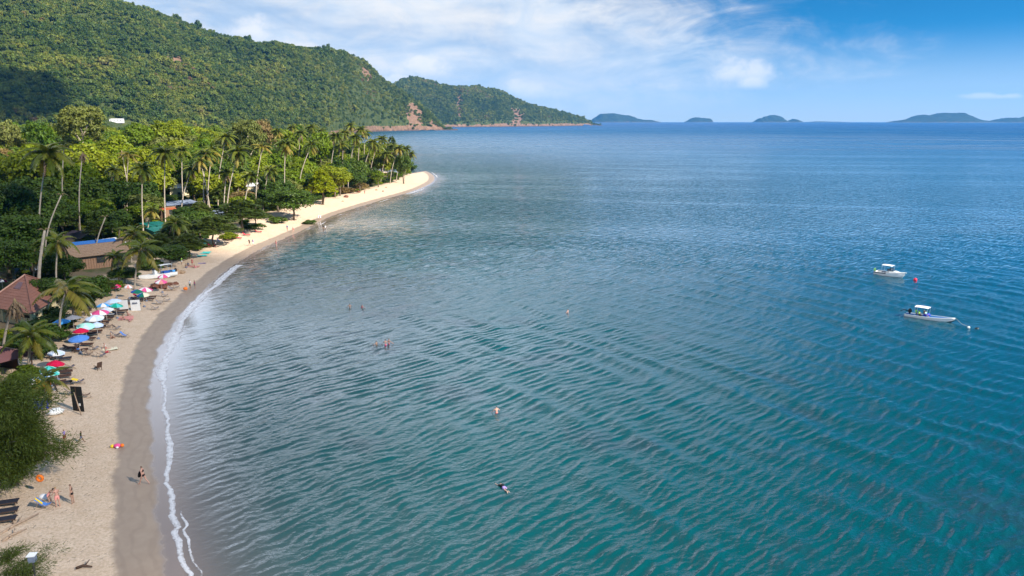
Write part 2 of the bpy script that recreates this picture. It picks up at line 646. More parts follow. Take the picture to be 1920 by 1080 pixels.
# ------------------------------------------------------------------ the sea
def sea_material():
    m = bpy.data.materials.new('sea_water')
    m.use_nodes = True
    N = NT(m.node_tree)
    pos = N.new('ShaderNodeNewGeometry').outputs['Position']
    d0 = N.new('ShaderNodeAttribute', attribute_name='offshore').outputs['Fac']
    big = N.noise(pos, 0.03, 3, 0.55)
    d = N.math('ADD', d0, N.math('MULTIPLY', N.math('SUBTRACT', big, 0.5), N.math('MULTIPLY', N.math('MINIMUM', d0, 30.0), 0.5)))
    dl = N.math('DIVIDE', N.math('LOGARITHM', N.math('ADD', N.math('MAXIMUM', d, 0.0), 1.0), 10.0), 3.6)   # 0..1 up to 4 km
    col = N.ramp(dl, [(0.0, (0.19, 0.145, 0.125)), (0.10, (0.125, 0.105, 0.095)), (0.18, (0.060, 0.072, 0.070)), (0.27, (0.010, 0.055, 0.057)),
                      (0.40, (0.001, 0.049, 0.053)), (0.50, (0.0005, 0.045, 0.054)), (0.58, (0.0005, 0.051, 0.082)), (0.68, (0.0005, 0.074, 0.150)), (0.80, (0.0005, 0.075, 0.185)), (1.0, (0.0005, 0.056, 0.18))])
    # weed and rock on the bottom of the shallows
    reef = N.noise(pos, 0.085, 5, 0.6)
    rf = N.math('MULTIPLY', N.maprange(reef, 0.55, 0.64, 0, 1, True), N.math('MULTIPLY', N.maprange(d0, 6, 14, 0, 1), N.maprange(d0, 60, 110, 1, 0)))
    col = N.mix(N.math('MULTIPLY', rf, 0.55), col, (0.012, 0.035, 0.045))

    def tex(theta, wl, stretch, detail, rough, dist, off):
        mp = N.new('ShaderNodeMapping', vector_type='TEXTURE')
        N.l.new(pos, mp.inputs[0])
        mp.inputs[1].default_value = (off, off * 0.7, 0)
        mp.inputs[2].default_value = (0, 0, theta)
        mp.inputs[3].default_value = (wl * stretch, wl, 1e6)
        return N.noise(mp.outputs[0], 1.0, detail, rough, dist, '2D')

    def ridge(n, p):
        # peaked crests, flat troughs
        a = N.math('SUBTRACT', 1.0, N.math('ABSOLUTE', N.math('MULTIPLY', N.math('SUBTRACT', n, 0.5), 3.2)), clamp=True)
        return N.math('POWER', a, p)
    A, B = math.atan2(0.69, 0.72), math.atan2(-0.83, 0.56)
    w1 = ridge(tex(A, 1.7, 3.4, 2, 0.5, 0.35, 0), 1.4)
    w1b = tex(A + 0.22, 1.15, 2.6, 3, 0.55, 0.3, 31)
    w2 = tex(B, 4.6, 5.0, 2, 0.5, 0.3, 57)
    w3 = tex(A - 0.3, 0.42, 1.8, 3, 0.6, 0.2, 11)
    w4 = tex(A + 0.1, 9.0, 4.0, 2, 0.5, 0.3, 77)
    calm = N.maprange(d0, 0.5, 9.0, 0.15, 1.0, True)
    gust = N.maprange(tex(R(-8), 55.0, 4.5, 3, 0.6, 0.6, 5), 0.34, 0.66, 0.62, 1.25, True)
    # the larger waves are shaped in the mesh near the camera; beyond that they go on as relief
    far_ = N.maprange(N.new('ShaderNodeSeparateXYZ', ins={0: pos}).outputs[1], 105, 205, 0.0, 1.0, True)
    h = N.math('ADD', N.math('MULTIPLY', w1, 0.34), N.math('MULTIPLY', w2, 0.30))
    h = N.math('MULTIPLY', N.math('ADD', h, N.math('MULTIPLY', w4, 0.30)), far_)
    h = N.math('ADD', h, N.math('MULTIPLY', w1b, N.math('ADD', N.math('MULTIPLY', far_, 0.20), 0.05)))
    h = N.math('ADD', h, N.math('MULTIPLY', w3, 0.07))
    h = N.math('MULTIPLY', N.math('MULTIPLY', h, calm), gust)
    bump = N.new('ShaderNodeBump', ins={'Strength': 1.0, 'Distance': 1.0, 'Height': h})
    cam_d_ = N.new('ShaderNodeVectorMath', operation='LENGTH', ins={0: pos}).outputs['Value']
    rough = N.math('MULTIPLY', N.maprange(cam_d_, 60, 1500, 0.05, 0.34, True), gust)
    df = N.new('ShaderNodeBsdfDiffuse', ins={'Color': col, 'Normal': bump.outputs[0]})
    gl = N.new('ShaderNodeBsdfGlossy', ins={'Color': (1, 1, 1, 1), 'Roughness': rough, 'Normal': bump.outputs[0]})
    fr = N.new('ShaderNodeFresnel', ins={'IOR': 1.48, 'Normal': bump.outputs[0]})
    # far out the waves hide each other's backs: less of the low sky is mirrored
    fac = N.math('MULTIPLY', fr.outputs[0], N.maprange(cam_d_, 300, 2200, 1.0, 0.25, True))
    mx = N.new('ShaderNodeMixShader', ins={0: fac, 1: df.outputs[0], 2: gl.outputs[0]})
    N.new('ShaderNodeOutputMaterial', ins={0: mx.outputs[0]})
    return m


SEA_R = 12000.0
WRNG = np.random.default_rng(77)


def wave_set(n, l0, l1, theta, spread, slope):
    """wave trains: wave vector, amplitude, phase"""
    lam = np.exp(WRNG.uniform(math.log(l0), math.log(l1), n))
    th = theta + WRNG.normal(size=n) * spread
    k = 2 * math.pi / lam
    a = slope * math.sqrt(2.0 / n) / k * np.exp(WRNG.normal(size=n) * 0.25)
    return np.stack([np.cos(th) * k, np.sin(th) * k, a, WRNG.uniform(0, 6.28, n)], 1)


TH_A, TH_B = math.atan2(-0.72, 0.69), math.atan2(0.56, 0.83)
WAVES = np.vstack([wave_set(46, 0.65, 1.40, TH_A, R(15), 0.155), wave_set(18, 2.6, 8.0, TH_B, R(13), 0.055), wave_set(12, 1.6, 5.0, TH_A, R(22), 0.050), wave_set(26, 0.42, 0.65, TH_A, R(34), 0.085)])


def build_sea():
    c0 = 1.25
    u = np.concatenate([np.linspace(-c0, -0.84, 96)[:-1], np.linspace(-0.84, 0.84, 950), np.linspace(0.84, c0, 96)[1:]])
    ys = np.concatenate([[1.0, 9.0, 24.0, 36.0], 43 * (250 / 43.0) ** np.linspace(0, 1, 900), 250 * (SEA_R / 250.0) ** (np.linspace(0, 1, 130)[1:])])
    U, Y = np.meshgrid(u, ys)
    x, y = (U * Y).ravel(), Y.ravel()
    # distance to the shore: exact near it, coarser out at sea
    step = 6
    uc, yc = u[::step], np.concatenate([ys[::step], ys[-1:]])
    if uc[-1] != u[-1]:
        uc = np.append(uc, u[-1])
    Uc, Yc = np.meshgrid(uc, yc)
    dc = -sdist(np.stack([(Uc * Yc).ravel(), Yc.ravel()], 1)).reshape(Uc.shape)
    iy = np.clip(np.searchsorted(yc, ys) - 1, 0, len(yc) - 2)
    fy = ((ys - yc[iy]) / (yc[iy + 1] - yc[iy]))[:, None]
    iu = np.clip(np.searchsorted(uc, u) - 1, 0, len(uc) - 2)
    fu = ((u - uc[iu]) / (uc[iu + 1] - uc[iu]))[None, :]
    d = (dc[iy][:, iu] * (1 - fy) * (1 - fu) + dc[iy + 1][:, iu] * fy * (1 - fu) + dc[iy][:, iu + 1] * (1 - fy) * fu + dc[iy + 1][:, iu + 1] * fy * fu).ravel()
    z = np.zeros_like(x); dx = np.zeros_like(x); dy = np.zeros_like(x)
    w = np.where((d > -1) & (y > 40) & (y < 256))[0]
    xs, yw = x[w], y[w]
    amp = smooth(0.3, 8, d[w]) * (1 - smooth(140, 225, yw)) * smooth(0, 0.02, c0 - np.abs(xs / yw)) * smooth(40, 44, yw)
    amp = amp * (0.55 + 0.9 * fbm(xs / 26 + 9, yw / 34 + 4, 61, 3))
    # the trains bend and wander a little from place to place
    wx = (fbm(xs / 22, yw / 22, 71, 3) - 0.5) * 5.0; wy = (fbm(xs / 22 + 40, yw / 22, 72, 3) - 0.5) * 5.0
    zz = np.zeros(len(w)); ax = np.zeros(len(w)); ay = np.zeros(len(w))
    for kx, ky, a, ph in WAVES:
        p = kx * (xs + wx) + ky * (yw + wy) + ph
        k = math.hypot(kx, ky)
        a = a * (1 - smooth(75 * 2 * math.pi / k, 125 * 2 * math.pi / k, yw))      # short ripples fade where they get too fine to shape
        zz += a * np.cos(p)
        sn = a * np.sin(p) / k
        ax -= kx * sn; ay -= ky * sn
    z[w] = zz * amp; dx[w] = ax * amp * 0.9; dy[w] = ay * amp * 0.9
    nu, ny = len(u), len(ys)
    idx = np.arange(nu * ny).reshape(ny, nu)
    f = np.stack([idx[:-1, :-1], idx[:-1, 1:], idx[1:, 1:], idx[1:, :-1]], -1).reshape(-1, 4)
    V = np.stack([x + dx, y + dy, z], 1)
    # the water to both sides and behind
    a0 = math.atan(c0)
    ang = np.linspace(a0, 2 * math.pi - a0, 90)
    rr = np.concatenate([[1.0, 8.0], 24 * (SEA_R / 24.0) ** np.linspace(0, 1, 60)]) / math.cos(a0)
    A, Rr = np.meshgrid(ang, rr)
    x2, y2 = (np.sin(A) * Rr).ravel(), (np.cos(A) * Rr).ravel()
    d2 = -sdist(np.stack([x2, y2], 1))
    i2 = np.arange(A.size).reshape(A.shape) + len(V)
    f2 = np.stack([i2[:-1, :-1], i2[1:, :-1], i2[1:, 1:], i2[:-1, 1:]], -1).reshape(-1, 4)[:, ::-1]
    V = np.vstack([V, np.stack([x2, y2, np.zeros_like(x2)], 1)])
    d = np.concatenate([d, d2])
    f = np.vstack([f, f2])
    f = f[d[f].max(1) > -9]
    used = np.unique(f)
    remap = np.zeros(len(V), int); remap[used] = np.arange(len(used))
    me = mesh_np('sea', V[used], remap[f], [sea_material()], True)
    a = me.attributes.new('offshore', 'FLOAT', 'POINT')
    a.data.foreach_set('value', d[used].astype(np.float32))
    o = put('sea', me)
    if sum(p.normal.z for p in me.polygons[:50]) < 0:
        me.flip_normals()
    tag(o, kind='structure')


build_sea()


# ------------------------------------------------------------------ surf: lines of foam along the beach
def foam_material():
    m = bpy.data.materials.new('sea_foam')
    m.use_nodes = True
    N = NT(m.node_tree)
    pos = N.new('ShaderNodeNewGeometry').outputs['Position']
    e = N.new('ShaderNodeAttribute', attribute_name='edge').outputs['Fac']
    n = N.noise(pos, 1.6, 6, 0.7)
    n2 = N.noise(pos, 6.0, 3, 0.65)
    v = N.math('ADD', N.math('MULTIPLY', n, 0.55), N.math('MULTIPLY', n2, 0.45))
    a = N.maprange(N.math('SUBTRACT', e, N.math('MULTIPLY', v, 1.7)), -0.40, 0.20, 0, 1, True)
    b = N.new('ShaderNodeBsdfPrincipled', ins={'Base Color': (0.80, 0.80, 0.82, 1), 'Roughness': 0.9, 'Alpha': N.math('MULTIPLY', a, 0.72)})
    N.new('ShaderNodeOutputMaterial', ins={0: b.outputs[0]})
    return m


def build_foam():
    fm = foam_material()
    pts = np.array([(p.x, p.y) for p in catmull(_sh, 0.35)])
    t = np.gradient(pts, axis=0)
    t /= np.linalg.norm(t, axis=1)[:, None]
    nrm = np.stack([t[:, 1], -t[:, 0]], 1)          # towards the sea
    s = np.concatenate([[0], np.cumsum(np.linalg.norm(np.diff(pts, axis=0), axis=1))])

    def strip(name, off, wid, cut, s0, s1, zo):
        sel = (s > s0) & (s < s1)
        p, nn, ss = pts[sel], nrm[sel], s[sel]
        o = off + (fbm(ss / 9.0, ss * 0 + 3.3, 3, 3) - 0.5) * 1.5 + (fbm(ss / 1.3, ss * 0 + 1, 9, 3) - 0.5) * 0.5
        w = wid * (0.35 + 1.3 * fbm(ss / 5.0, ss * 0 + 7, 21, 3)) * np.clip((fbm(ss / 22.0, ss * 0, 31, 2) - cut) * 6, 0.0, 1)
        rows = [-1.0, -0.55, 0.0, 0.6, 1.0]
        ed = [0.0, 0.75, 1.0, 0.8, 0.0]
        V = []; E = []
        for r_, e_ in zip(rows, ed):
            q = p + nn * (o + w * r_)[:, None]
            z = np.maximum(land_z(q[:, 0], q[:, 1]), 0.0) + zo + 0.035 * e_
            V.append(np.column_stack([q, z])); E.append(np.full(len(q), e_) * np.clip(w * 6, 0, 1))
        n = len(p)
        idx = np.arange(5 * n).reshape(5, n)
        f = np.stack([idx[:-1, :-1], idx[1:, :-1], idx[1:, 1:], idx[:-1, 1:]], -1).reshape(-1, 4)
        return np.vstack(V), np.concatenate(E), f
    i_far = float(s[np.argmin(np.abs(pts[:, 1] - 156))])
    i_mid = float(s[np.argmin(np.abs(pts[:, 1] - 84))])
    i_near = float(s[np.argmin(np.abs(pts[:, 1] - 40))])
    i_tip = float(s[-1])
    VV = []; EE = []; FF = []; b = 0
    for args in ((0.1, 0.34, 0.10, i_near, i_mid + 3, 0.012), (-0.1, 0.78, 0.06, i_mid - 1, i_far, 0.012), (0.75, 0.16, 0.40, i_near, i_mid + 4, 0.016), (-0.7, 0.30, 0.40, i_mid - 6, i_far, 0.016), (0.2, 0.32, 0.50, i_far, i_tip, 0.02)):
        v, e, f = strip('foam', *args)
        VV.append(v); EE.append(e); FF.append(f + b); b += len(v)
    me = mesh_np('surf_foam', np.vstack(VV), np.vstack(FF), [fm], True)
    a = me.attributes.new('edge', 'FLOAT', 'POINT')
    a.data.foreach_set('value', np.concatenate(EE).astype(np.float32))
    tag(put('surf_foam', me), 'white surf foam along the edge of the sand', None, None, 'stuff')


build_foam()


# ------------------------------------------------------------------ hills, headlands, islands
def hill_material(name, rockiness, rock=(0.19, 0.115, 0.075), shore_h=14.0):
    m = bpy.data.materials.new(name)
    m.use_nodes = True
    N = NT(m.node_tree)
    geo = N.new('ShaderNodeNewGeometry')
    pos = geo.outputs['Position']
    z = N.new('ShaderNodeSeparateXYZ', ins={0: pos}).outputs[2]
    n = N.noise(pos, 0.012, 5, 0.62)
    f = N.noise(pos, 0.10, 5, 0.65)
    green = N.mix(N.maprange(f, 0.35, 0.65), (0.030, 0.048, 0.014), (0.075, 0.088, 0.026))
    rk = N.mix(N.maprange(f, 0.3, 0.7), tuple(c * 0.62 for c in rock), tuple(c * 1.25 for c in rock))
    low = N.maprange(N.math('ADD', z, N.math('MULTIPLY', N.math('SUBTRACT', f, 0.5), shore_h)), 1.0, 5.5, 1, 0, True)
    rk = N.mix(low, rk, (0.085, 0.058, 0.05))
    ra = N.new('ShaderNodeAttribute', attribute_name='rock').outputs['Fac']
    r = N.math('ADD', ra, N.math('MULTIPLY', N.math('SUBTRACT', f, 0.5), 0.5))
    c = N.mix(N.maprange(r, 0.42, 0.58, 0, 1, True), green, rk)
    bn = N.new('ShaderNodeBump', ins={'Strength': 0.9, 'Distance': 6.0, 'Height': f})
    b = N.new('ShaderNodeBsdfPrincipled', ins={'Base Color': c, 'Roughness': 0.95, 'Specular IOR Level': 0.1, 'Normal': bn.outputs[0]})
    N.new('ShaderNodeOutputMaterial', ins={0: b.outputs[0]})
    return m


def ridge_z(py, dist):
    v = (540 - np.asarray(py, float)) / FPX
    return CAMH + dist * (-SP + v * CP) / (CP + v * SP)


class Hill:
    def __init__(s, px, ridge, foot, top, treeh, cliff_px, exp_l, exp_r, seed, rocks):
        s.px = np.array(px, float); s.foot = np.array(foot, float); s.top = np.array(top, float)
        s.H = np.maximum(ridge_z(ridge, s.top) - treeh, -3)
        s.cliff_px = cliff_px; s.el, s.er = exp_l, exp_r; s.seed = seed; s.rocks = rocks

    def at(s, p, y):
        """p: column as a photo pixel at horizon height, y: forward distance -> height, rock"""
        foot = np.interp(p, s.px, s.foot); top = np.interp(p, s.px, s.top); H = np.interp(p, s.px, s.H)
        x = (p - 960) * CP / FPX * y
        foot = foot + (fbm(x / 60, y / 400, s.seed + 2, 3) - 0.5) * 60 * smooth(s.cliff_px - 250, s.cliff_px, p)
        t = (y - foot) / (top - foot)
        e = s.el + (s.er - s.el) * smooth(s.px[0], s.px[-1], p)
        tc = np.clip(t, 0, 1)
        base = np.sin(tc * math.pi / 2) ** e
        h = H * base
        n = fbm(x / 190, y / 260, s.seed, 5, 0.52) - 0.5
        g = np.abs(fbm(x / 240 + 3, y / 420, s.seed + 9, 4) - 0.5) * 2
        h = h + H * np.clip(4 * tc * (1 - tc), 0, 1) * (0.46 * n - 0.34 * (0.35 - g))
        h = h - np.clip(t - 1, 0, 5) * H * 0.75
        h = h + (fbm(x / 45, y / 45, s.seed + 4, 3) - 0.5) * 10 * np.clip(tc * 3, 0, 1)
        cl = smooth(s.cliff_px - 160, s.cliff_px, p)
        dd = y - foot
        cliff = np.clip(dd, -8, 14) * 1.0 * (0.7 + 0.6 * fbm(x / 22, y / 30, s.seed + 6, 3))
        h = np.where(dd < 0, np.where(cl > 0.1, np.clip(dd * 0.5, -4, 0), np.maximum(dd * 0.4, -5) + 1.0), h + np.minimum(cliff, np.maximum(H * 0.5, 2)) * cl)
        rock = cl * (1 - smooth(4, 10 + 26 * fbm(x / 90, y / 200, s.seed + 5, 3) ** 1.4, h))
        for (cx, cy, rx, ry, rot, strength) in s.rocks:
            # rock faces, given where they lie on the slope (column, share of the way up)
            a = (p - cx) / rx; b = (t - cy) / ry
            a, b = a * math.cos(rot) + b * math.sin(rot), -a * math.sin(rot) + b * math.cos(rot)
            q = a * a + b * b + (fbm(x / 30, y / 60, s.seed + 3, 4) - 0.5) * 3.6 + (fbm(x / 9, y / 14, s.seed + 13, 3) - 0.5) * 1.6
            rock = np.maximum(rock, strength * (1 - smooth(0.55, 1.25, q)))
        return h, rock, t

    def mesh(s, name, mats, np_, ny, back=1.5):
        p = np.linspace(s.px[0], s.px[-1], np_)
        tt = np.concatenate([np.linspace(-0.03, 1.1, ny), np.linspace(1.1, back, 14)[1:]])
        Pp, T = np.meshgrid(p, tt)
        foot = np.interp(Pp, s.px, s.foot); top = np.interp(Pp, s.px, s.top)
        Y = foot + T * (top - foot) - 10
        h, rock, _ = s.at(Pp, Y)
        X = (Pp - 960) * CP / FPX * Y
        idx = np.arange(X.size).reshape(X.shape)
        f = np.stack([idx[:-1, :-1], idx[:-1, 1:], idx[1:, 1:], idx[1:, :-1]], -1).reshape(-1, 4)
        me = mesh_np(name, np.stack([X.ravel(), Y.ravel(), h.ravel()], 1), f, mats, True)
        a = me.attributes.new('rock', 'FLOAT', 'POINT')
        a.data.foreach_set('value', rock.ravel().astype(np.float32))
        return put(name, me)

    def points(s, p0, p1, cell, rng, tmax=1.12, tmin=0.0):
        """jittered stand of trees on the slope"""
        y0, y1 = s.foot.min(), s.top.max() + 60
        x0 = (p0 - 960) * CP / FPX * y1; x1 = max((p1 - 960) * CP / FPX * y0, (p1 - 960) * CP / FPX * y1)
        gx, gy = np.meshgrid(np.arange(x0, x1, cell), np.arange(y0, y1, cell))
        x = gx.ravel() + rng.uniform(-.5, .5, gx.size) * cell; y = gy.ravel() + rng.uniform(-.5, .5, gx.size) * cell
        p = 960 + FPX * x / (y * CP)
        k = (p > p0) & (p < p1)
        x, y, p = x[k], y[k], p[k]
        h, rock, t = s.at(p, y)
        k = (t > tmin) & (t < tmax) & (h > 1.5) & (rng.uniform(size=len(x)) > smooth(0.3, 0.7, rock) * 0.72)
        return np.stack([x[k], y[k], h[k]], 1)


HILL = Hill([-700, -200, 0, 100, 200, 270, 330, 400, 450, 500, 560, 620, 650, 690, 720, 760, 800, 835, 858],
            [-150, -130, -82, -52, -22, 6, 27, 55, 71, 85, 92, 97, 103, 125, 153, 180, 213, 239, 246],
            [700, 800, 850, 900, 950, 1000, 1050, 1120, 1180, 1260, 1400, 1600, 1750, 2000, 2120, 2220, 2290, 2330, 2345],
            [1400, 1500, 1550, 1600, 1660, 1700, 1740, 1800, 1840, 1880, 1950, 2030, 2090, 2230, 2300, 2360, 2400, 2425, 2425],
            8, 690, 1.45, 0.9, 11,
            [(335, 0.44, 30, 0.05, 0.0, 0.70), (690, 0.75, 9, 0.16, 0.3, 0.6), (778, 0.35, 18, 0.36, 0.5, 0.8), (818, 0.25, 14, 0.4, 0.4, 0.9)])
HEAD = Hill([680, 735, 760, 785, 810, 850, 880, 900, 940, 980, 1020, 1060, 1090, 1112, 1130],
            [176, 162, 152, 150, 159, 170, 166, 166, 175, 195, 206, 216, 224, 231, 236],
            [2900, 3100, 3200, 3250, 3300, 3380, 3450, 3520, 3600, 3700, 3850, 4050, 4250, 4400, 4450],
            [3400, 3620, 3740, 3800, 3850, 3920, 3960, 3980, 4020, 4050, 4120, 4240, 4370, 4470, 4490],
            7, 800, 0.85, 0.75, 43,
            [(862, 0.3, 7, 0.3, -0.4, 0.6), (970, 0.2, 9, 0.3, -0.3, 0.7)])
hill_o = tag(HILL.mesh('hill', [hill_material('hill_ground', 0.5)], 420, 190), kind='structure')
head_o = tag(HEAD.mesh('headland', [hill_material('headland_ground', 0.6, (0.19, 0.115, 0.08), 8)], 300, 70), kind='structure')


def island_mat():
    m = bpy.data.materials.new('island_forest')
    m.use_nodes = True
    N = NT(m.node_tree)
    pos = N.new('ShaderNodeNewGeometry').outputs['Position']
    z = N.new('ShaderNodeSeparateXYZ', ins={0: pos}).outputs[2]
    f = N.noise(pos, 0.02, 6, 0.7)
    c = N.mix(N.maprange(f, 0.35, 0.65), (0.012, 0.020, 0.011), (0.030, 0.040, 0.018))
    r = N.maprange(N.math('ADD', z, N.math('MULTIPLY', N.math('SUBTRACT', f, 0.5), 60.0)), 4, 14, 1, 0, True)
    c = N.mix(r, c, (0.08, 0.065, 0.055))
    bn = N.new('ShaderNodeBump', ins={'Strength': 1.0, 'Distance': 12.0, 'Height': f})
    b = N.new('ShaderNodeBsdfPrincipled', ins={'Base Color': c, 'Roughness': 0.95, 'Specular IOR Level': 0.1, 'Normal': bn.outputs[0]})
    N.new('ShaderNodeOutputMaterial', ins={0: b.outputs[0]})
    return m


def build_island(prof, dist, depth, seed):
    """prof: (px, py) outline of the crest; the slopes fall to the sea on every side"""
    im = MATS.setdefault('island', None) or island_mat()
    MATS['island'] = im
    px = np.linspace(prof[0][0], prof[-1][0], 110)
    py = np.interp(px, [a for a, b in prof], [b for a, b in prof])
    H = np.maximum(ridge_z(py, dist), 0)
    x = (px - 960) * CP / FPX * dist
    H = H + (fbm(x / 90, x * 0, seed, 4) - 0.5) * 26 * np.clip(H / 60, 0, 1)
    v = np.linspace(-1, 1, 25)
    X, V = np.meshgrid(x, v)
    Hm = np.tile(H, (len(v), 1)); 
    dd = depth * (0.35 + 0.65 * np.sqrt(np.clip(Hm / Hm.max(), 0, 1)))
    Yw = dist + V * dd
    n = fbm(X / 160, Yw / 160, seed + 5, 5) - 0.5
    Z = Hm * np.clip(1 - np.abs(V) ** 1.6, 0, 1) * (1 + n * 1.1 * np.clip(np.abs(V) * 2, 0, 1)) - 4 * (np.abs(V) > 0.98)
    idx = np.arange(X.size).reshape(X.shape)
    f = np.stack([idx[:-1, :-1], idx[:-1, 1:], idx[1:, 1:], idx[1:, :-1]], -1).reshape(-1, 4)
    me = mesh_np('island', np.stack([X.ravel(), Yw.ravel(), Z.ravel()], 1), f, [im], True)
    return tag(put('island', me), kind='structure')


build_island([(1106, 231), (1112, 222), (1125, 214), (1140, 212), (1152, 212), (1165, 215), (1180, 217), (1194, 222), (1205, 224), (1222, 225), (1238, 229)], 11000, 390, 3)
build_island([(1284, 230), (1292, 224), (1305, 220), (1320, 220), (1330, 223), (1333, 230)], 11500, 280, 5)
build_island([(1414, 230), (1424, 222), (1440, 217), (1452, 216), (1464, 219), (1474, 227), (1478, 227), (1486, 223), (1496, 224), (1503, 230)], 11200, 300, 8)
build_island([(1500, 229.5), (1530, 227.5), (1560, 228), (1610, 229.5)], 11700, 160, 12)
build_island([(1668, 232), (1680, 226), (1700, 224), (1720, 216), (1745, 216), (1762, 212), (1790, 212), (1805, 216), (1822, 222), (1845, 225), (1862, 228), (1872, 224), (1890, 221), (1920, 219), (1960, 220), (2000, 226), (2030, 232)], 10200, 460, 15)


# ------------------------------------------------------------------ the air between
def build_haze():
    m = bpy.data.materials.new('sea_haze')
    m.use_nodes = True
    N = NT(m.node_tree)
    v = N.new('ShaderNodeVolumePrincipled')
    v.inputs['Color'].default_value = (0.12, 0.46, 1.0, 1)
    v.inputs['Density'].default_value = 0.000044
    v.inputs['Anisotropy'].default_value = 0.1
    N.new('ShaderNodeOutputMaterial', ins={1: v.outputs[0]})
    b = MB().box((0, 0, 0), (26000, 26000, 492))
    o = put('haze', b.mesh('haze', m), loc=(0, 0, 234))
    tag(o, 'pale blue sea haze over the bay', None, None, 'stuff')


build_haze()


# ------------------------------------------------------------------ unseen clouds set towards the sun, so their shade falls on beach and hill
def cloud_material(thick):
    m = bpy.data.materials.new('cloud_vapour')
    m.use_nodes = True
    N = NT(m.node_tree)
    d = N.new('ShaderNodeBsdfDiffuse', ins={'Color': (0.9, 0.9, 0.9, 1)})
    t = N.new('ShaderNodeBsdfTransparent')
    mx = N.new('ShaderNodeMixShader', ins={0: thick, 1: t.outputs[0], 2: d.outputs[0]})
    N.new('ShaderNodeOutputMaterial', ins={0: mx.outputs[0]})
    return m


def build_cloud(shade_xy, size, alt, seed, cm):
    """a flat-bottomed heap of vapour; shade_xy is where its shadow falls"""
    off = SUN_AZ * (alt / math.tan(SUN_EL))
    rng = np.random.default_rng(seed)
    nseg, nr = 72, 18
    th = np.linspace(0, 2 * math.pi, nseg, endpoint=False)
    ringr = np.linspace(0.04, 1, nr)
    edge = 1 + (fbm(np.cos(th) * 1.6 + 5, np.sin(th) * 1.6 + 5, seed, 4) - 0.5) * 0.55
    V = []
    for side in (1, -1):
        for r_ in ringr:
            rr = r_ * edge
            x = np.cos(th) * rr * size[0]; y = np.sin(th) * rr * size[1]
            prof = math.sqrt(max(0.0, 1 - r_ ** 2.5))
            n = fbm(x / 60 + 50, y / 60 + 50, seed + 3, 4)
            z = (prof * size[2] * (0.35 + 1.3 * n)) if side > 0 else (-prof * size[2] * 0.12 * (0.5 + n))
            V.append(np.stack([x, y, np.broadcast_to(z, x.shape)], 1))
    V = np.vstack(V)
    idx = np.arange(2 * nr * nseg).reshape(2, nr, nseg)
    F = []
    for sd in (0, 1):
        a = idx[sd]
        nx = np.roll(a, -1, axis=1)
        q = np.stack([a[:-1], a[1:], nx[1:], nx[:-1]], -1).reshape(-1, 4)
        F.append(q if sd == 0 else q[:, ::-1])
    a, b = idx[0, -1], idx[1, -1]
    F.append(np.stack([a, b, np.roll(b, -1), np.roll(a, -1)], -1))
    F = [tuple(r) for r in np.vstack(F)]
    F.append(tuple(idx[0, 0])); F.append(tuple(idx[1, 0][::-1]))
    me = mesh_np('cloud', V, F, [cm], True)
    o = put('cloud', me, loc=(shade_xy[0] + off.x, shade_xy[1] + off.y, alt))
    tag(o, kind='structure')
    return o


_cm = cloud_material(0.40)
build_cloud((-228, 92), (212, 172, 60), 900, 4, _cm)
build_cloud((-775, 1000), (175, 118, 60), 1000, 9, cloud_material(0.62))
# ------------------------------------------------------------------ leaves
def leaf_quads(C, Nn, size, rng, aspect=0.62):
    """diamond leaves at C facing about Nn"""
    n = len(C)
    Nn = Nn / (np.linalg.norm(Nn, axis=1)[:, None] + 1e-9)
    T = np.cross(Nn, rng.normal(size=(n, 3)))
    T /= np.linalg.norm(T, axis=1)[:, None] + 1e-9
    B = np.cross(Nn, T)
    s = (size * rng.uniform(0.65, 1.3, n))[:, None]
    v = np.empty((n, 4, 3))
    v[:, 0] = C - T * s
    v[:, 1] = C + B * s * aspect + Nn * s * 0.12
    v[:, 2] = C + T * s - Nn * s * 0.25
    v[:, 3] = C - B * s * aspect + Nn * s * 0.12
    f = np.arange(4 * n).reshape(n, 4)
    return v.reshape(-1, 3), f


def sph(n, rng, up=0.0):
    d = rng.normal(size=(n, 3))
    d /= np.linalg.norm(d, axis=1)[:, None]
    if up:
        d[:, 2] += up
        d /= np.linalg.norm(d, axis=1)[:, None]
    return d


def crown_round(name, m, seed, lobes=34, per=85, leaf=0.075, flat=0.8, bottom=-0.45, lobe_r=0.30, open_=0.0):
    """unit crown: clumps of leaves on boughs spread through an uneven round head"""
    rng = np.random.default_rng(seed)
    d = sph(lobes * 3, rng)
    d = d[d[:, 2] > bottom][:lobes]
    rad = rng.uniform(0.50, 0.86, len(d)) * (1 + 0.22 * np.sin(d[:, 0] * 3 + seed) * np.cos(d[:, 1] * 2.3 + seed * 2))
    c = d * rad[:, None] * np.array([1, 1, flat])
    lr = lobe_r * rng.uniform(0.6, 1.35, len(d))
    Cs, Ns = [], []
    for ci, r in zip(c, lr):
        k = int(per * (r / lobe_r) ** 1.6) + 8
        q = sph(k, rng, 0.35)
        p = ci + q * (r * rng.uniform(0.62, 1.08, k))[:, None] * np.array([1.1, 1.1, 0.72])
        Cs.append(p); Ns.append(q + rng.normal(size=(k, 3)) * 0.42 + np.array([0, 0, 0.25]))
    k = int(lobes * per * 0.12)
    q = sph(k, rng)
    Cs.append(q * (rng.uniform(0.3, 0.9, k) ** 0.7)[:, None] * np.array([1, 1, flat])); Ns.append(q + rng.normal(size=(k, 3)) * 0.5)
    v, f = leaf_quads(np.vstack(Cs), np.vstack(Ns), leaf, rng)
    return mesh_np(name, v, f, [m])


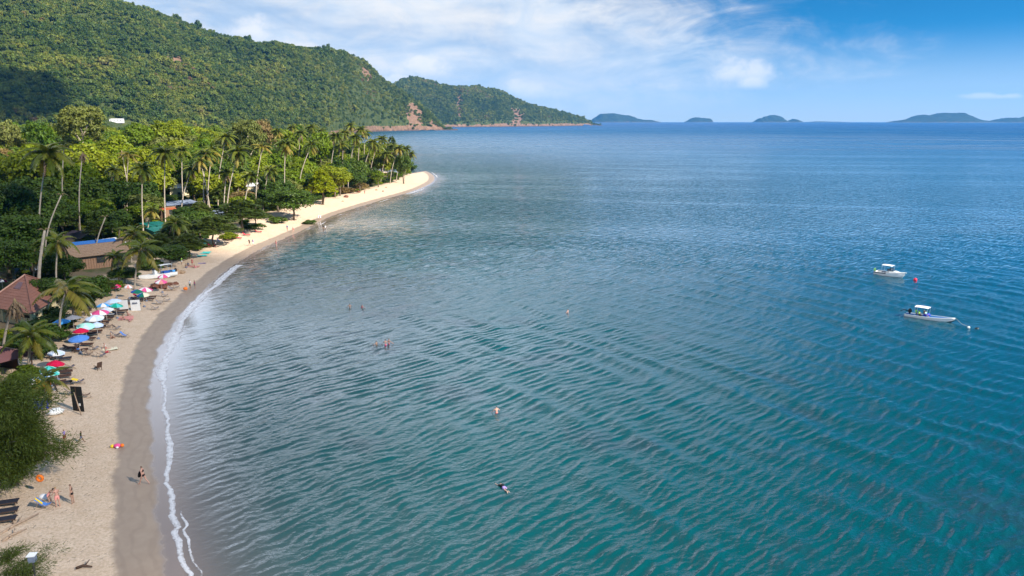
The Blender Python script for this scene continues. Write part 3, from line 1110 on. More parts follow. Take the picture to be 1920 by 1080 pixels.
def crown_tiers(name, m, seed, tiers=5, leaf=0.075, per=420):
    """layered crown: flat pagoda-like sprays, gaps between them"""
    rng = np.random.default_rng(seed)
    Cs, Ns = [], []
    for t in range(tiers):
        h = -0.35 + 1.0 * t / (tiers - 1)
        rr = (1.0 - 0.62 * (t / (tiers - 1)) ** 1.4)
        nb = 9 - t // 2
        for b in range(nb):
            a = 2 * math.pi * (b + rng.uniform(-.35, .35)) / nb + t
            L = rr * rng.uniform(0.7, 1.1)
            k = int(per * L / nb * 1.7)
            s = rng.uniform(0.15, 1, k) ** 0.6
            w = 0.26 * (1.15 - s * 0.5) * L
            off = rng.normal(size=k) * w * 0.55
            x = np.cos(a) * s * L - np.sin(a) * off
            y = np.sin(a) * s * L + np.cos(a) * off
            z = h + rng.normal(size=k) * 0.035 - s * 0.10 + 0.05 * np.sin(s * 5) - np.abs(off) * 0.25
            Cs.append(np.stack([x, y, z], 1))
            Ns.append(np.stack([rng.normal(size=k) * .3 + x * .3, rng.normal(size=k) * .3 + y * .3, np.ones(k)], 1))
    v, f = leaf_quads(np.vstack(Cs), np.vstack(Ns), leaf, rng)
    return mesh_np(name, v, f, [m])


def crown_feathery(name, m, seed, nb=46, h=1.0, leaf=0.085, per=210):
    """she-oak: rising boughs hung with thin drooping needles"""
    rng = np.random.default_rng(seed)
    Cs, Ts = [], []
    for b in range(nb):
        a = rng.uniform(0, 2 * math.pi)
        z0 = rng.uniform(-0.75, 0.75)
        L = (1.0 - 0.55 * max(0, z0) ** 1.2 - 0.25 * max(0, -z0)) * rng.uniform(0.38, 1.28)
        up = rng.uniform(0.15, 0.55)
        for tw in range(7):
            s0 = rng.uniform(0.2, 1.0)
            a2 = a + rng.normal() * 0.32 * s0
            c = np.array([math.cos(a2) * s0 * L, math.sin(a2) * s0 * L, z0 + up * s0 * L * (1 - 0.35 * s0)])
            k = per // 7
            q = rng.normal(size=(k, 3)) * np.array([0.085, 0.085, 0.06]) * (0.7 + 0.6 * s0)
            Cs.append(c + q)
            t = q * 5 + np.array([math.cos(a2) * 0.6, math.sin(a2) * 0.6, 0.1]) + rng.normal(size=(k, 3)) * 0.45
            Ts.append(t)
    C = np.vstack(Cs); T = np.vstack(Ts)
    n = len(C)
    T /= np.linalg.norm(T, axis=1)[:, None]
    B = np.cross(T, rng.normal(size=(n, 3))); B /= np.linalg.norm(B, axis=1)[:, None]
    s = (leaf * rng.uniform(0.6, 1.35, n))[:, None]
    v = np.empty((n, 4, 3))
    v[:, 0] = C - T * s; v[:, 1] = C + B * s * 0.13; v[:, 2] = C + T * s - np.array([0, 0, 1]) * s * 0.25; v[:, 3] = C - B * s * 0.13
    return mesh_np(name, v.reshape(-1, 3), np.arange(4 * n).reshape(n, 4), [m])


def trunk_mesh(name, m, seed, h=1.0, r=0.03, limbs=5, spread=0.45, crook=0.05):
    """unit trunk of height h with boughs reaching into the crown"""
    rng = np.random.default_rng(seed)
    b = MB()
    pts = [Vector((0, 0, -0.06)), Vector((rng.uniform(-crook, crook), rng.uniform(-crook, crook), h * 0.3)), Vector((rng.uniform(-crook, crook), rng.uniform(-crook, crook), h * 0.62)), Vector((rng.uniform(-crook, crook), rng.uniform(-crook, crook), h))]
    b.tube(pts, [r * 1.35, r, r * 0.8, r * 0.35], 7)
    for i in range(limbs):
        a = 2 * math.pi * i / limbs + rng.uniform(-.4, .4)
        z = h * rng.uniform(0.42, 0.75)
        p0 = Vector((pts[2].x * z / h, pts[2].y * z / h, z))
        p2 = p0 + Vector((math.cos(a), math.sin(a), rng.uniform(0.5, 0.9))) * spread * rng.uniform(0.7, 1.1)
        p1 = p0.lerp(p2, 0.5) + Vector((0, 0, 0.04))
        b.tube([p0, p1, p2], [r * 0.55, r * 0.4, r * 0.16], 5, False)
    return b.mesh(name, m, True)


BARK = mat('bark', (0.16, 0.125, 0.09), 0.9, 0.25, 3.0, 0.1)
PALEBARK = mat('pale_bark', (0.34, 0.29, 0.22), 0.85, 0.22, 2.0, 0.1)
L_BRIGHT = leaf_mat('leaf_bright', [(0.0, (0.066, 0.125, 0.006)), (0.30, (0.140, 0.200, 0.008)), (0.7, (0.215, 0.245, 0.010)), (1.0, (0.105, 0.160, 0.010))], 0.42)
L_PALE = leaf_mat('leaf_pale', [(0.0, (0.125, 0.150, 0.032)), (0.5, (0.165, 0.180, 0.046)), (1.0, (0.145, 0.165, 0.026))])
L_DARK = leaf_mat('leaf_dark', [(0.0, (0.036, 0.070, 0.008)), (0.5, (0.054, 0.096, 0.010)), (1.0, (0.076, 0.118, 0.012))], 0.28)  # dark green; also carries the shade of the near forest as colour
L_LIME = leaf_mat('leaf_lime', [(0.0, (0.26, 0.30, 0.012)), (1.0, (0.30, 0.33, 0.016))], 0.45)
L_TIER = leaf_mat('leaf_tier', [(0.0, (0.058, 0.088, 0.014)), (1.0, (0.085, 0.115, 0.018))], 0.3)
L_OCHRE = leaf_mat('leaf_ochre', [(0.0, (0.17, 0.115, 0.040)), (1.0, (0.19, 0.135, 0.050))], 0.3)
L_OAK = leaf_mat('leaf_sheoak', [(0.0, (0.060, 0.088, 0.012)), (1.0, (0.080, 0.110, 0.015))], 0.25, 0.3)

CROWN = {}
TRUNK = {}
for i in range(3):
    CROWN['bright', i] = crown_round('crown_bright', L_BRIGHT, 10 + i, 36, 90, 0.078, 0.82 + 0.1 * i)
    CROWN['dark', i] = crown_round('crown_dark', L_DARK, 30 + i, 38, 95, 0.074, 0.85)
    CROWN['pale', i] = crown_round('crown_pale', L_PALE, 50 + i, 44, 70, 0.070, 0.88, -0.5, 0.25)
    CROWN['tier', i] = crown_tiers('crown_tiers', L_TIER, 70 + i)
    TRUNK['dark', i] = trunk_mesh('trunk', BARK, 90 + i)
    TRUNK['pale', i] = trunk_mesh('trunk', PALEBARK, 95 + i, crook=0.07)
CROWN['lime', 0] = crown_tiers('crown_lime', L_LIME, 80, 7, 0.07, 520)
CROWN['ochre', 0] = crown_round('crown_ochre', L_OCHRE, 64, 30, 60, 0.07, 0.9)
CROWN['oak', 0] = crown_feathery('crown_needles', L_OAK, 5, 92, per=980, leaf=0.036)
CROWN['oak', 1] = crown_feathery('crown_needles', L_OAK, 8, 26, per=620, leaf=0.042)
HERO_BIG = crown_round('crown_hero', L_PALE, 77, 95, 80, 0.046, 0.86, -0.55, 0.17)
HERO_DARK = crown_round('crown_hero_dark', L_DARK, 78, 80, 85, 0.048, 0.74, -0.6, 0.20)
HERO_TIER = crown_tiers('crown_hero_tiers', L_TIER, 79, 7, 0.050, 900)

TREES = []       # (x, y, top z, crown radius) of everything planted, to keep things apart
RNG = random.Random(7)


def plant(kind, x, y, height, radius, label, group=None, cat='tree', name='broadleaf_tree', crown=None, rz=None, low=None, var=None):
    """trunk and crown on an Empty at the foot"""
    z = ground(x, y)
    t = empty(name, (x, y, z - 0.05), RNG.uniform(0, 6.28) if rz is None else rz, label, cat, group)
    ks = [k for k in CROWN if k[0] == kind]
    me = crown or CROWN[ks[RNG.randrange(len(ks))] if var is None else (kind, var)]
    zr = radius * RNG.uniform(0.85, 1.1) if low is None else (height - low) / 2
    cz = height - zr * 0.86
    tm = TRUNK['pale' if kind in ('pale', 'ochre') else 'dark', RNG.randrange(3)]
    sx = radius / 0.55
    put('trunk', tm, t, (0, 0, 0), (0, 0, 0), (min(height * .9, sx), min(height * .9, sx), (cz + zr * 0.25)))
    put('crown', me, t, (0, 0, cz), (0, 0, RNG.uniform(0, 6.28)), (radius * RNG.uniform(0.92, 1.1), radius * RNG.uniform(0.92, 1.1), zr))
    TREES.append((x, y, z + height, radius))
    return t


def plant_px(kind, px, py, dist, radius, ztop_extra, label, **kw):
    """crown centred on this pixel at this distance"""
    c = PD(px, py, dist)
    g = ground(c.x, c.y)
    h = c.z + ztop_extra - g
    return plant(kind, c.x, c.y, max(h, 2.0), radius, label, **kw)


# ---- trees one can tell apart
plant_px('pale', 150, 222, 300, 9.0, 6.2, 'tallest tree of the forest, huge pale olive crown domed above the rest', crown=HERO_BIG, low=14, rz=0.4)
plant_px('bright', 74, 258, 285, 5.2, 6.0, 'bright green pointed tree just left of the huge pale domed tree', low=10)
plant_px('pale', 12, 250, 290, 6.0, 5.0, 'olive tree with bare lower boughs at the far left edge of the forest top', low=12)
plant_px('bright', 258, 252, 330, 6.2, 5.0, 'rounded lime green crown standing right of the huge pale domed tree', low=12)
plant_px('bright', 318, 250, 340, 8.0, 6.0, 'broad domed lime green tree below the dark trees at the hill foot', low=12)
plant_px('pale', 462, 252, 300, 7.8, 7.0, 'tall pale olive tree with feathery head behind the palms', low=10, crown=HERO_BIG)
plant_px('ochre', 490, 246, 330, 5.4, 5.0, 'yellow brown tree beside the tall pale olive tree', low=12)
plant_px('dark', 548, 377, 224, 8.4, 4.4, 'big dark green tree overhanging the narrow part of the beach', crown=HERO_DARK, low=0.6, rz=1.0)
plant_px('dark', 520, 362, 238, 6.4, 4.4, 'dark round tree right behind the big tree overhanging the beach', crown=HERO_DARK, low=1.0, rz=2.0)
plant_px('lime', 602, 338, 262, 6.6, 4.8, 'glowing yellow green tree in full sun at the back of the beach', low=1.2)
plant_px('tier', 452, 396, 194, 7.4, 3.6, 'layered green almond tree left of the big dark beach tree', crown=HERO_TIER, low=2.2)
plant_px('tier', 398, 424, 174, 6.6, 2.8, 'layered almond tree spreading over the red chairs on the beach', crown=HERO_TIER, low=2.0)
plant_px('tier', 478, 408, 205, 4.6, 2.6, 'small layered almond tree next to the narrow beach', crown=HERO_TIER, low=1.6)
plant_px('tier', 352, 455, 158, 4.6, 2.4, 'layered almond tree behind the group sitting on the sand', crown=HERO_TIER, low=1.2)
plant_px('dark', 318, 478, 148, 4.4, 2.4, 'dark leafy tree behind the white boat drawn up on the beach', crown=HERO_DARK, low=0.8)
plant_px('tier', 188, 532, 120, 2.6, 1.4, 'low layered tree in front of the thatched hut', crown=HERO_TIER, low=0.8)
plant_px('dark', 165, 540, 112, 3.0, 1.6, 'low dark bushy tree between the thatched hut and the parasols', low=0.5)
plant_px('dark', 232, 518, 131, 3.0, 1.9, 'dark bushy tree between two short palms by the parasols', crown=HERO_DARK, low=0.4)
for px_, py_, D_, r_, lab in ((10, 372, 158, 7.0, 'dark forest tree at the left edge level with the palm trunks'), (62, 388, 160, 6.5, 'dark forest tree under the large dark palm'),
                              (4, 440, 132, 6.8, 'dark forest tree at the left edge above the brown pyramid roof'), (52, 438, 138, 6.0, 'dark forest tree behind the topless palm trunk over the brown roof'),
                              (100, 402, 176, 6.0, 'dark forest tree behind the bent bare trunk'), (20, 490, 121, 4.6, 'dark low tree right behind the brown pyramid roof')):
    plant_px('dark', px_, py_, D_, r_, 4.2, lab, crown=HERO_DARK, low=1.5)
for px_, py_, D_, r_, k_, lab in ((262, 372, 215, 6.0, 'dark', 'dark tree behind the orange awning'), (205, 372, 205, 6.4, 'dark', 'dark tree standing left of the short dark palms'),
                                  (418, 368, 232, 5.6, 'tier', 'layered tree right of the blue grey tin roof'), (165, 372, 200, 6.0, 'dark', 'dark tree behind the tall dead palm trunk'),
                                  (565, 318, 276, 5.4, 'bright', 'leafy green tree left of the glowing yellow green tree'), (640, 318, 300, 6.0, 'dark', 'dark green tree on the headland behind the glowing tree'),
                                  (672, 318, 322, 5.4, 'dark', 'rounded dark tree amid the headland palms'), (756, 306, 352, 5.0, 'dark', 'green tree at the very tip of the palm headland'),
                                  (735, 268, 372, 4.6, 'tier', 'layered tree top rising behind the headland palms'), (714, 300, 352, 5.4, 'bright', 'leafy tree under the headland palms'),
                                  (600, 268, 330, 7.0, 'bright', 'broad green tree behind the headland palms'), (545, 262, 345, 7.5, 'bright', 'broad green tree top between the palms inland')):
    plant_px(k_, px_, py_, D_, r_, 4.6, lab, low=1.5)

for px_, py_, D_, r_, k_, lab in ((334, 378, 238, 4.2, 'dark', 'dark tree right in front of the white cottage'), (318, 440, 168, 4.2, 'tier', 'layered tree hiding the lower right of the teal building'),
                                  (345, 404, 196, 4.4, 'dark', 'dark tree in front of the blue grey tin roof'), (300, 456, 160, 3.6, 'tier', 'low layered tree below the teal annex'),
                                  (118, 500, 128, 3.4, 'dark', 'dark tree at the left gable of the thatched hut'),
                                  (96, 548, 110, 3.2, 'dark', 'dark tree right of the brown pyramid roof'),
                                  (376, 392, 200, 4.6, 'tier', 'layered tree right of the blue grey tin roof edge')):
    plant_px(k_, px_, py_, D_, r_, 2.6, lab, crown=HERO_TIER if k_ == 'tier' else HERO_DARK, low=0.5)

# ---- bushes along the back of the beach
BUSH = [crown_round('bush_leaves', L_DARK, 110, 22, 60, 0.10, 0.8, -0.2), crown_round('bush_leaves', L_BRIGHT, 111, 22, 60, 0.10, 0.8, -0.2), crown_round('bush_leaves', L_OCHRE, 112, 18, 50, 0.10, 0.8, -0.2)]


def bush(px, py, r, h, k, label, group=None):
    p = GB(px, py)
    b = empty('bush', (p.x, p.y, p.z), RNG.uniform(0, 6.28), label, 'bush', group)
    put('leaves', BUSH[k], b, (0, 0, h * 0.35), (0, 0, 0), (r, r * RNG.uniform(.8, 1.1), h * 0.72))
    st = MB()
    for i in range(4):
        a = i * 1.57 + 0.3
        st.tube([(0, 0, -0.1), (math.cos(a) * r * .3, math.sin(a) * r * .3, h * .3), (math.cos(a) * r * .55, math.sin(a) * r * .55, h * .62)], [0.06, 0.045, 0.02], 5)
    st.build('stems', BARK, b, True)
    TREES.append((p.x, p.y, p.z + h, r))
    return b


for px_, py_, r_, h_, k_, lab in (
        (648, 362, 4.6, 2.4, 2, 'ochre dry bush right of the glowing yellow green tree'), (676, 356, 4.4, 2.8, 2, 'brownish scrub bush at the back of the sunlit beach'),
        (690, 348, 5.0, 4.2, 0, 'large green bush sloping down to the sunlit beach'), (712, 342, 4.0, 3.0, 0, 'low dark bush right of the large green headland bush'),
        (758, 328, 4.2, 3.6, 1, 'light green bush at the foot of the leaning headland palm'), (772, 320, 3.4, 4.2, 0, 'rounded bush closest to the headland sand tip'),
        (744, 333, 3.4, 2.6, 1, 'yellowish frond like bush below the headland palms'), (582, 420, 2.4, 1.4, 0, 'little bush at the water side of the big dark beach tree'),
        (520, 418, 3.2, 2.0, 0, 'dark bush under the dark beach tree'), (476, 430, 3.0, 1.8, 0, 'bush under the small layered almond tree'),
        (430, 448, 2.6, 1.6, 1, 'bush beside the red folded chairs'), (334, 486, 2.8, 2.2, 0, 'leafy bush left of the seated beach group'),
        (365, 468, 2.6, 1.8, 1, 'bush above the turquoise beach towel'), (285, 505, 2.8, 2.2, 0, 'dark bush behind the bow of the white beached boat'),
        (240, 520, 2.2, 1.6, 0, 'bush beside the trunk of the short palm'), (205, 545, 2.4, 2.2, 1, 'bush behind the light blue parasol'),
        (182, 556, 2.2, 2.0, 0, 'bush behind the blue and white parasol'), (150, 572, 2.4, 2.2, 0, 'bush behind the grey parasol'),
        (108, 618, 2.6, 2.2, 0, 'dark flowering hedge bush at the foot of the leaning palm trunk'), (92, 640, 2.6, 2.4, 0, 'dark bush left of the pale blue parasol'),
        (72, 624, 2.8, 2.4, 0, 'dark bush under the cream wall'), (100, 600, 2.4, 2.2, 0, 'dark bush left of the dark blue parasol'),
        (50, 660, 2.2, 2.4, 0, 'dark bush above the maroon roof corner'), (76, 668, 2.0, 2.0, 0, 'bush behind the crimson parasol'),
        (52, 712, 2.0, 1.6, 1, 'bush below the maroon roof corner'), (30, 742, 2.4, 1.8, 0, 'bush behind the feathery she-oak'), (66, 742, 1.6, 1.2, 1, 'small bush by the blue tarpaulin')):
    bush(px_, py_, r_, h_, k_, lab)

# ---- feathery she-oaks in the lower left corner
t = plant_px('oak', 16, 826, 56, 4.2, 4.9, 'feathery dark she-oak shading the loungers in the lower left', name='she_oak', cat='tree', low=-1.2, var=0, rz=0.3)
t = plant_px('oak', -52, 838, 59, 4.6, 4.8, 'second she-oak crown cut by the left edge of the picture', name='she_oak', cat='tree', low=-1.0, var=0, rz=2.3)
c_ = PD(18, 1062, 38.5)
t = plant('oak', c_.x, c_.y, c_.z - ground(c_.x, c_.y) + 0.8, 2.5, 'small she-oak with thin sprays at the bottom left corner', name='she_oak', cat='tree', low=1.2, var=1, rz=2.2)
# ------------------------------------------------------------------ coconut palms
L_PALM = leaf_mat('palm_leaf', [(0.0, (0.055, 0.084, 0.010)), (0.5, (0.098, 0.124, 0.014)), (1.0, (0.155, 0.165, 0.020))], 0.3, 0.18, None, 0.42)
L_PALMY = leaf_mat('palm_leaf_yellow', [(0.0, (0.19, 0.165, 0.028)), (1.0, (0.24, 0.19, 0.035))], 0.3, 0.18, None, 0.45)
L_PALMD = leaf_mat('palm_leaf_dry', [(0.0, (0.16, 0.105, 0.062)), (1.0, (0.21, 0.145, 0.085))], 0.2, 0.2)
PTRUNK = mat('palm_trunk', (0.36, 0.30, 0.235), 0.85, 0.22, 2.5, 0.15)
PHEART = mat('palm_heart', (0.20, 0.14, 0.07), 0.9, 0.25, 5)
NUT = mat('coconut_husk', (0.13, 0.15, 0.035), 0.6, 0.2, 4)


def frond_mesh(name, m, seed, L=1.0, arch=0.5, n=15, hang=0.55, width=0.30, sparse=1.0):
    """one pinnate leaf along +X, arching over and hanging at its tip"""
    rng = random.Random(seed)
    def spine(t):
        a0 = arch
        return Vector((L * (t - 0.10 * t * t), 0, L * (a0 * t - (a0 + 0.42) * t * t * 0.92)))
    V, F = [], []
    N_ = 7
    for i in range(N_ + 1):
        t = i / N_
        p = spine(t)
        w = 0.012 * (1 - t * 0.8)
        V += [p + Vector((0, w, 0)), p + Vector((0, -w, 0)), p + Vector((0, 0, w * 1.3))]
    for i in range(N_):
        a = i * 3
        F += [(a, a + 3, a + 5, a + 2), (a + 1, a + 2, a + 5, a + 4), (a, a + 1, a + 4, a + 3)]
    for i in range(n):
        t = 0.10 + 0.90 * (i + 0.5) / n
        p = spine(t); tan = (spine(min(1, t + .02)) - spine(t - .02)).normalized()
        ll = width * (math.sin(math.pi * min(1, t * 0.86 + 0.12)) ** 0.6) * (1 - 0.35 * t)
        for sgn in (-1, 1):
            if rng.random() > sparse:
                continue
            out = (tan * 0.55 + Vector((0, sgn, 0)) * 0.9 + Vector((0, 0, -hang * rng.uniform(0.7, 1.4)))).normalized()
            e = p + out * ll * rng.uniform(0.8, 1.1) + Vector((0, 0, -0.03))
            wv = tan * 0.040
            mid = p.lerp(e, 0.5) + Vector((0, 0, 0.02))
            b = len(V)
            V += [p - wv * .7, p + wv * .7, mid + wv, e, mid - wv]
            F += [(b, b + 1, b + 2, b + 4), (b + 4, b + 2, b + 3)]
    return mesh_np(name, V, F, [m])


FRONDS = [frond_mesh('frond', L_PALM, 1, 1, 0.75), frond_mesh('frond', L_PALM, 2, 1, 0.45, 16), frond_mesh('frond', L_PALM, 3, 1, 0.15, 15, 0.75), frond_mesh('frond', L_PALM, 4, 1, 0.6, 14, 0.4)]
FRONDY = [frond_mesh('frond_yellow', L_PALMY, 5, 1, 0.35), frond_mesh('frond_yellow', L_PALMY, 6, 1, 0.1, 15, .8)]
FRONDD = [frond_mesh('frond_dry', L_PALMD, 7, 1, -0.1, 12, 0.9, 0.22, 0.7), frond_mesh('frond_dry', L_PALMD, 8, 1, 0.1, 12, 1.0, 0.2, 0.7)]
HEART = MB().tube([(0, 0, -0.5), (0, 0, -0.1), (0, 0, 0.25), (0, 0, 0.6)], [0.16, 0.28, 0.22, 0.03], 7).mesh('palm_heart', PHEART, True)
_nb = MB()
for _i in range(6):
    _nb.ball((math.cos(_i * 1.05) * 0.30, math.sin(_i * 1.05) * 0.30, -0.22 - 0.1 * (_i % 2)), 0.16, 6, 4)
NUTS = _nb.mesh('coconuts', NUT, True)


def palm_trunk(parent, base, top, r0, r1, bow, rng):
    """slender ringed stem from foot to crown, bowed"""
    d = top - base
    side = Vector((d.y, -d.x, 0))
    side = side.normalized() if side.length > 0.05 else Vector((rng.uniform(-1, 1), rng.uniform(-1, 1), 0)).normalized()
    lean = Vector((d.x, d.y, 0))
    pts, rad = [], []
    n = 12
    for i in range(n + 1):
        t = i / n
        p = base + d * t + side * bow * math.sin(math.pi * t) - lean * 0.18 * math.sin(math.pi * t)
        pts.append(p)
        rad.append((r0 + (r1 - r0) * t ** 0.7) * (1.5 if i == 0 else 1.12 if i == 1 else 1.0) * (1.04 if i % 2 else 0.97))
    b = MB().tube(pts, rad, 8)
    return b.build('trunk', PTRUNK, parent, True)


def palm(cx, cy, bx, by, D, label, frond=4.4, n=19, style='green', r=0.19, name='coconut_palm', bow=None, lean_max=7.0, group=None, tilt=0.0, vis=None):
    rng = random.Random(int(cx * 31 + cy * 7))
    top = PD(cx, cy, D)
    lo = PD(bx, by, D)
    g = 2.0
    for _ in range(3):
        k = (top.z - g) / max(top.z - lo.z, 0.3)
        q = top + (lo - top) * k
        off = Vector((q.x - top.x, 0, 0))
        if off.length > lean_max:
            off *= lean_max / off.length
        foot = Vector((top.x + off.x, D + rng.uniform(-.8, .8), 0))
        g = ground(foot.x, foot.y)
    foot.z = g - 0.25
    o = empty(name, (foot.x, foot.y, foot.z), 0, label, 'palm', group)
    tp = top - Vector(o.location)
    palm_trunk(o, Vector((0, 0, 0)), tp, r, r * 0.62, rng.uniform(-.35, .35) if bow is None else bow, rng)
    if style == 'topless':
        b = MB()
        for i in range(5):
            a = i * 1.256 + rng.random()
            L = rng.uniform(0.5, 1.5)
            b.tube([(0, 0, -0.05), (math.cos(a) * L * .4, math.sin(a) * L * .4, 0.3), (math.cos(a) * L, math.sin(a) * L, rng.uniform(-.3, .3))], [0.07, 0.05, 0.015], 5)
        b.build('dead_stalks', PHEART, o, True, loc=tp)
        return o
    put('heart', HEART, o, tp, (0, 0, rng.uniform(0, 6)), frond / 4.4)
    if style == 'green' and rng.random() < 0.6:
        put('coconuts', NUTS, o, tp, (0, 0, rng.uniform(0, 6)), frond / 4.4)
    for i in range(n):
        t = (i + 0.5) / n
        az = i * 2.39996 + rng.uniform(-.2, .2)
        pit = R(66) - R(112) * t ** 0.85 + rng.uniform(-.1, .1)       # young leaves upright in the middle, old ones hanging
        s = frond * rng.uniform(0.86, 1.1) * (0.72 + 0.28 * min(1, t * 3))
        if style == 'dead':
            me = FRONDD[i % 2]; pit = R(-20) - R(60) * t; s *= 0.75
        elif style == 'sparse':
            me = FRONDY[i % 2] if i % 3 else FRONDS[i % 4]; pit = R(50) - R(80) * t
        else:
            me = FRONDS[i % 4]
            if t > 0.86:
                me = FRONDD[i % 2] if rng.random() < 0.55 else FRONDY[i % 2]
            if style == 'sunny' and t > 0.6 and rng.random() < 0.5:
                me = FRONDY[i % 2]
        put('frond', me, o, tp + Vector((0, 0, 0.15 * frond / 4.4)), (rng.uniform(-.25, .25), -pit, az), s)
    return o


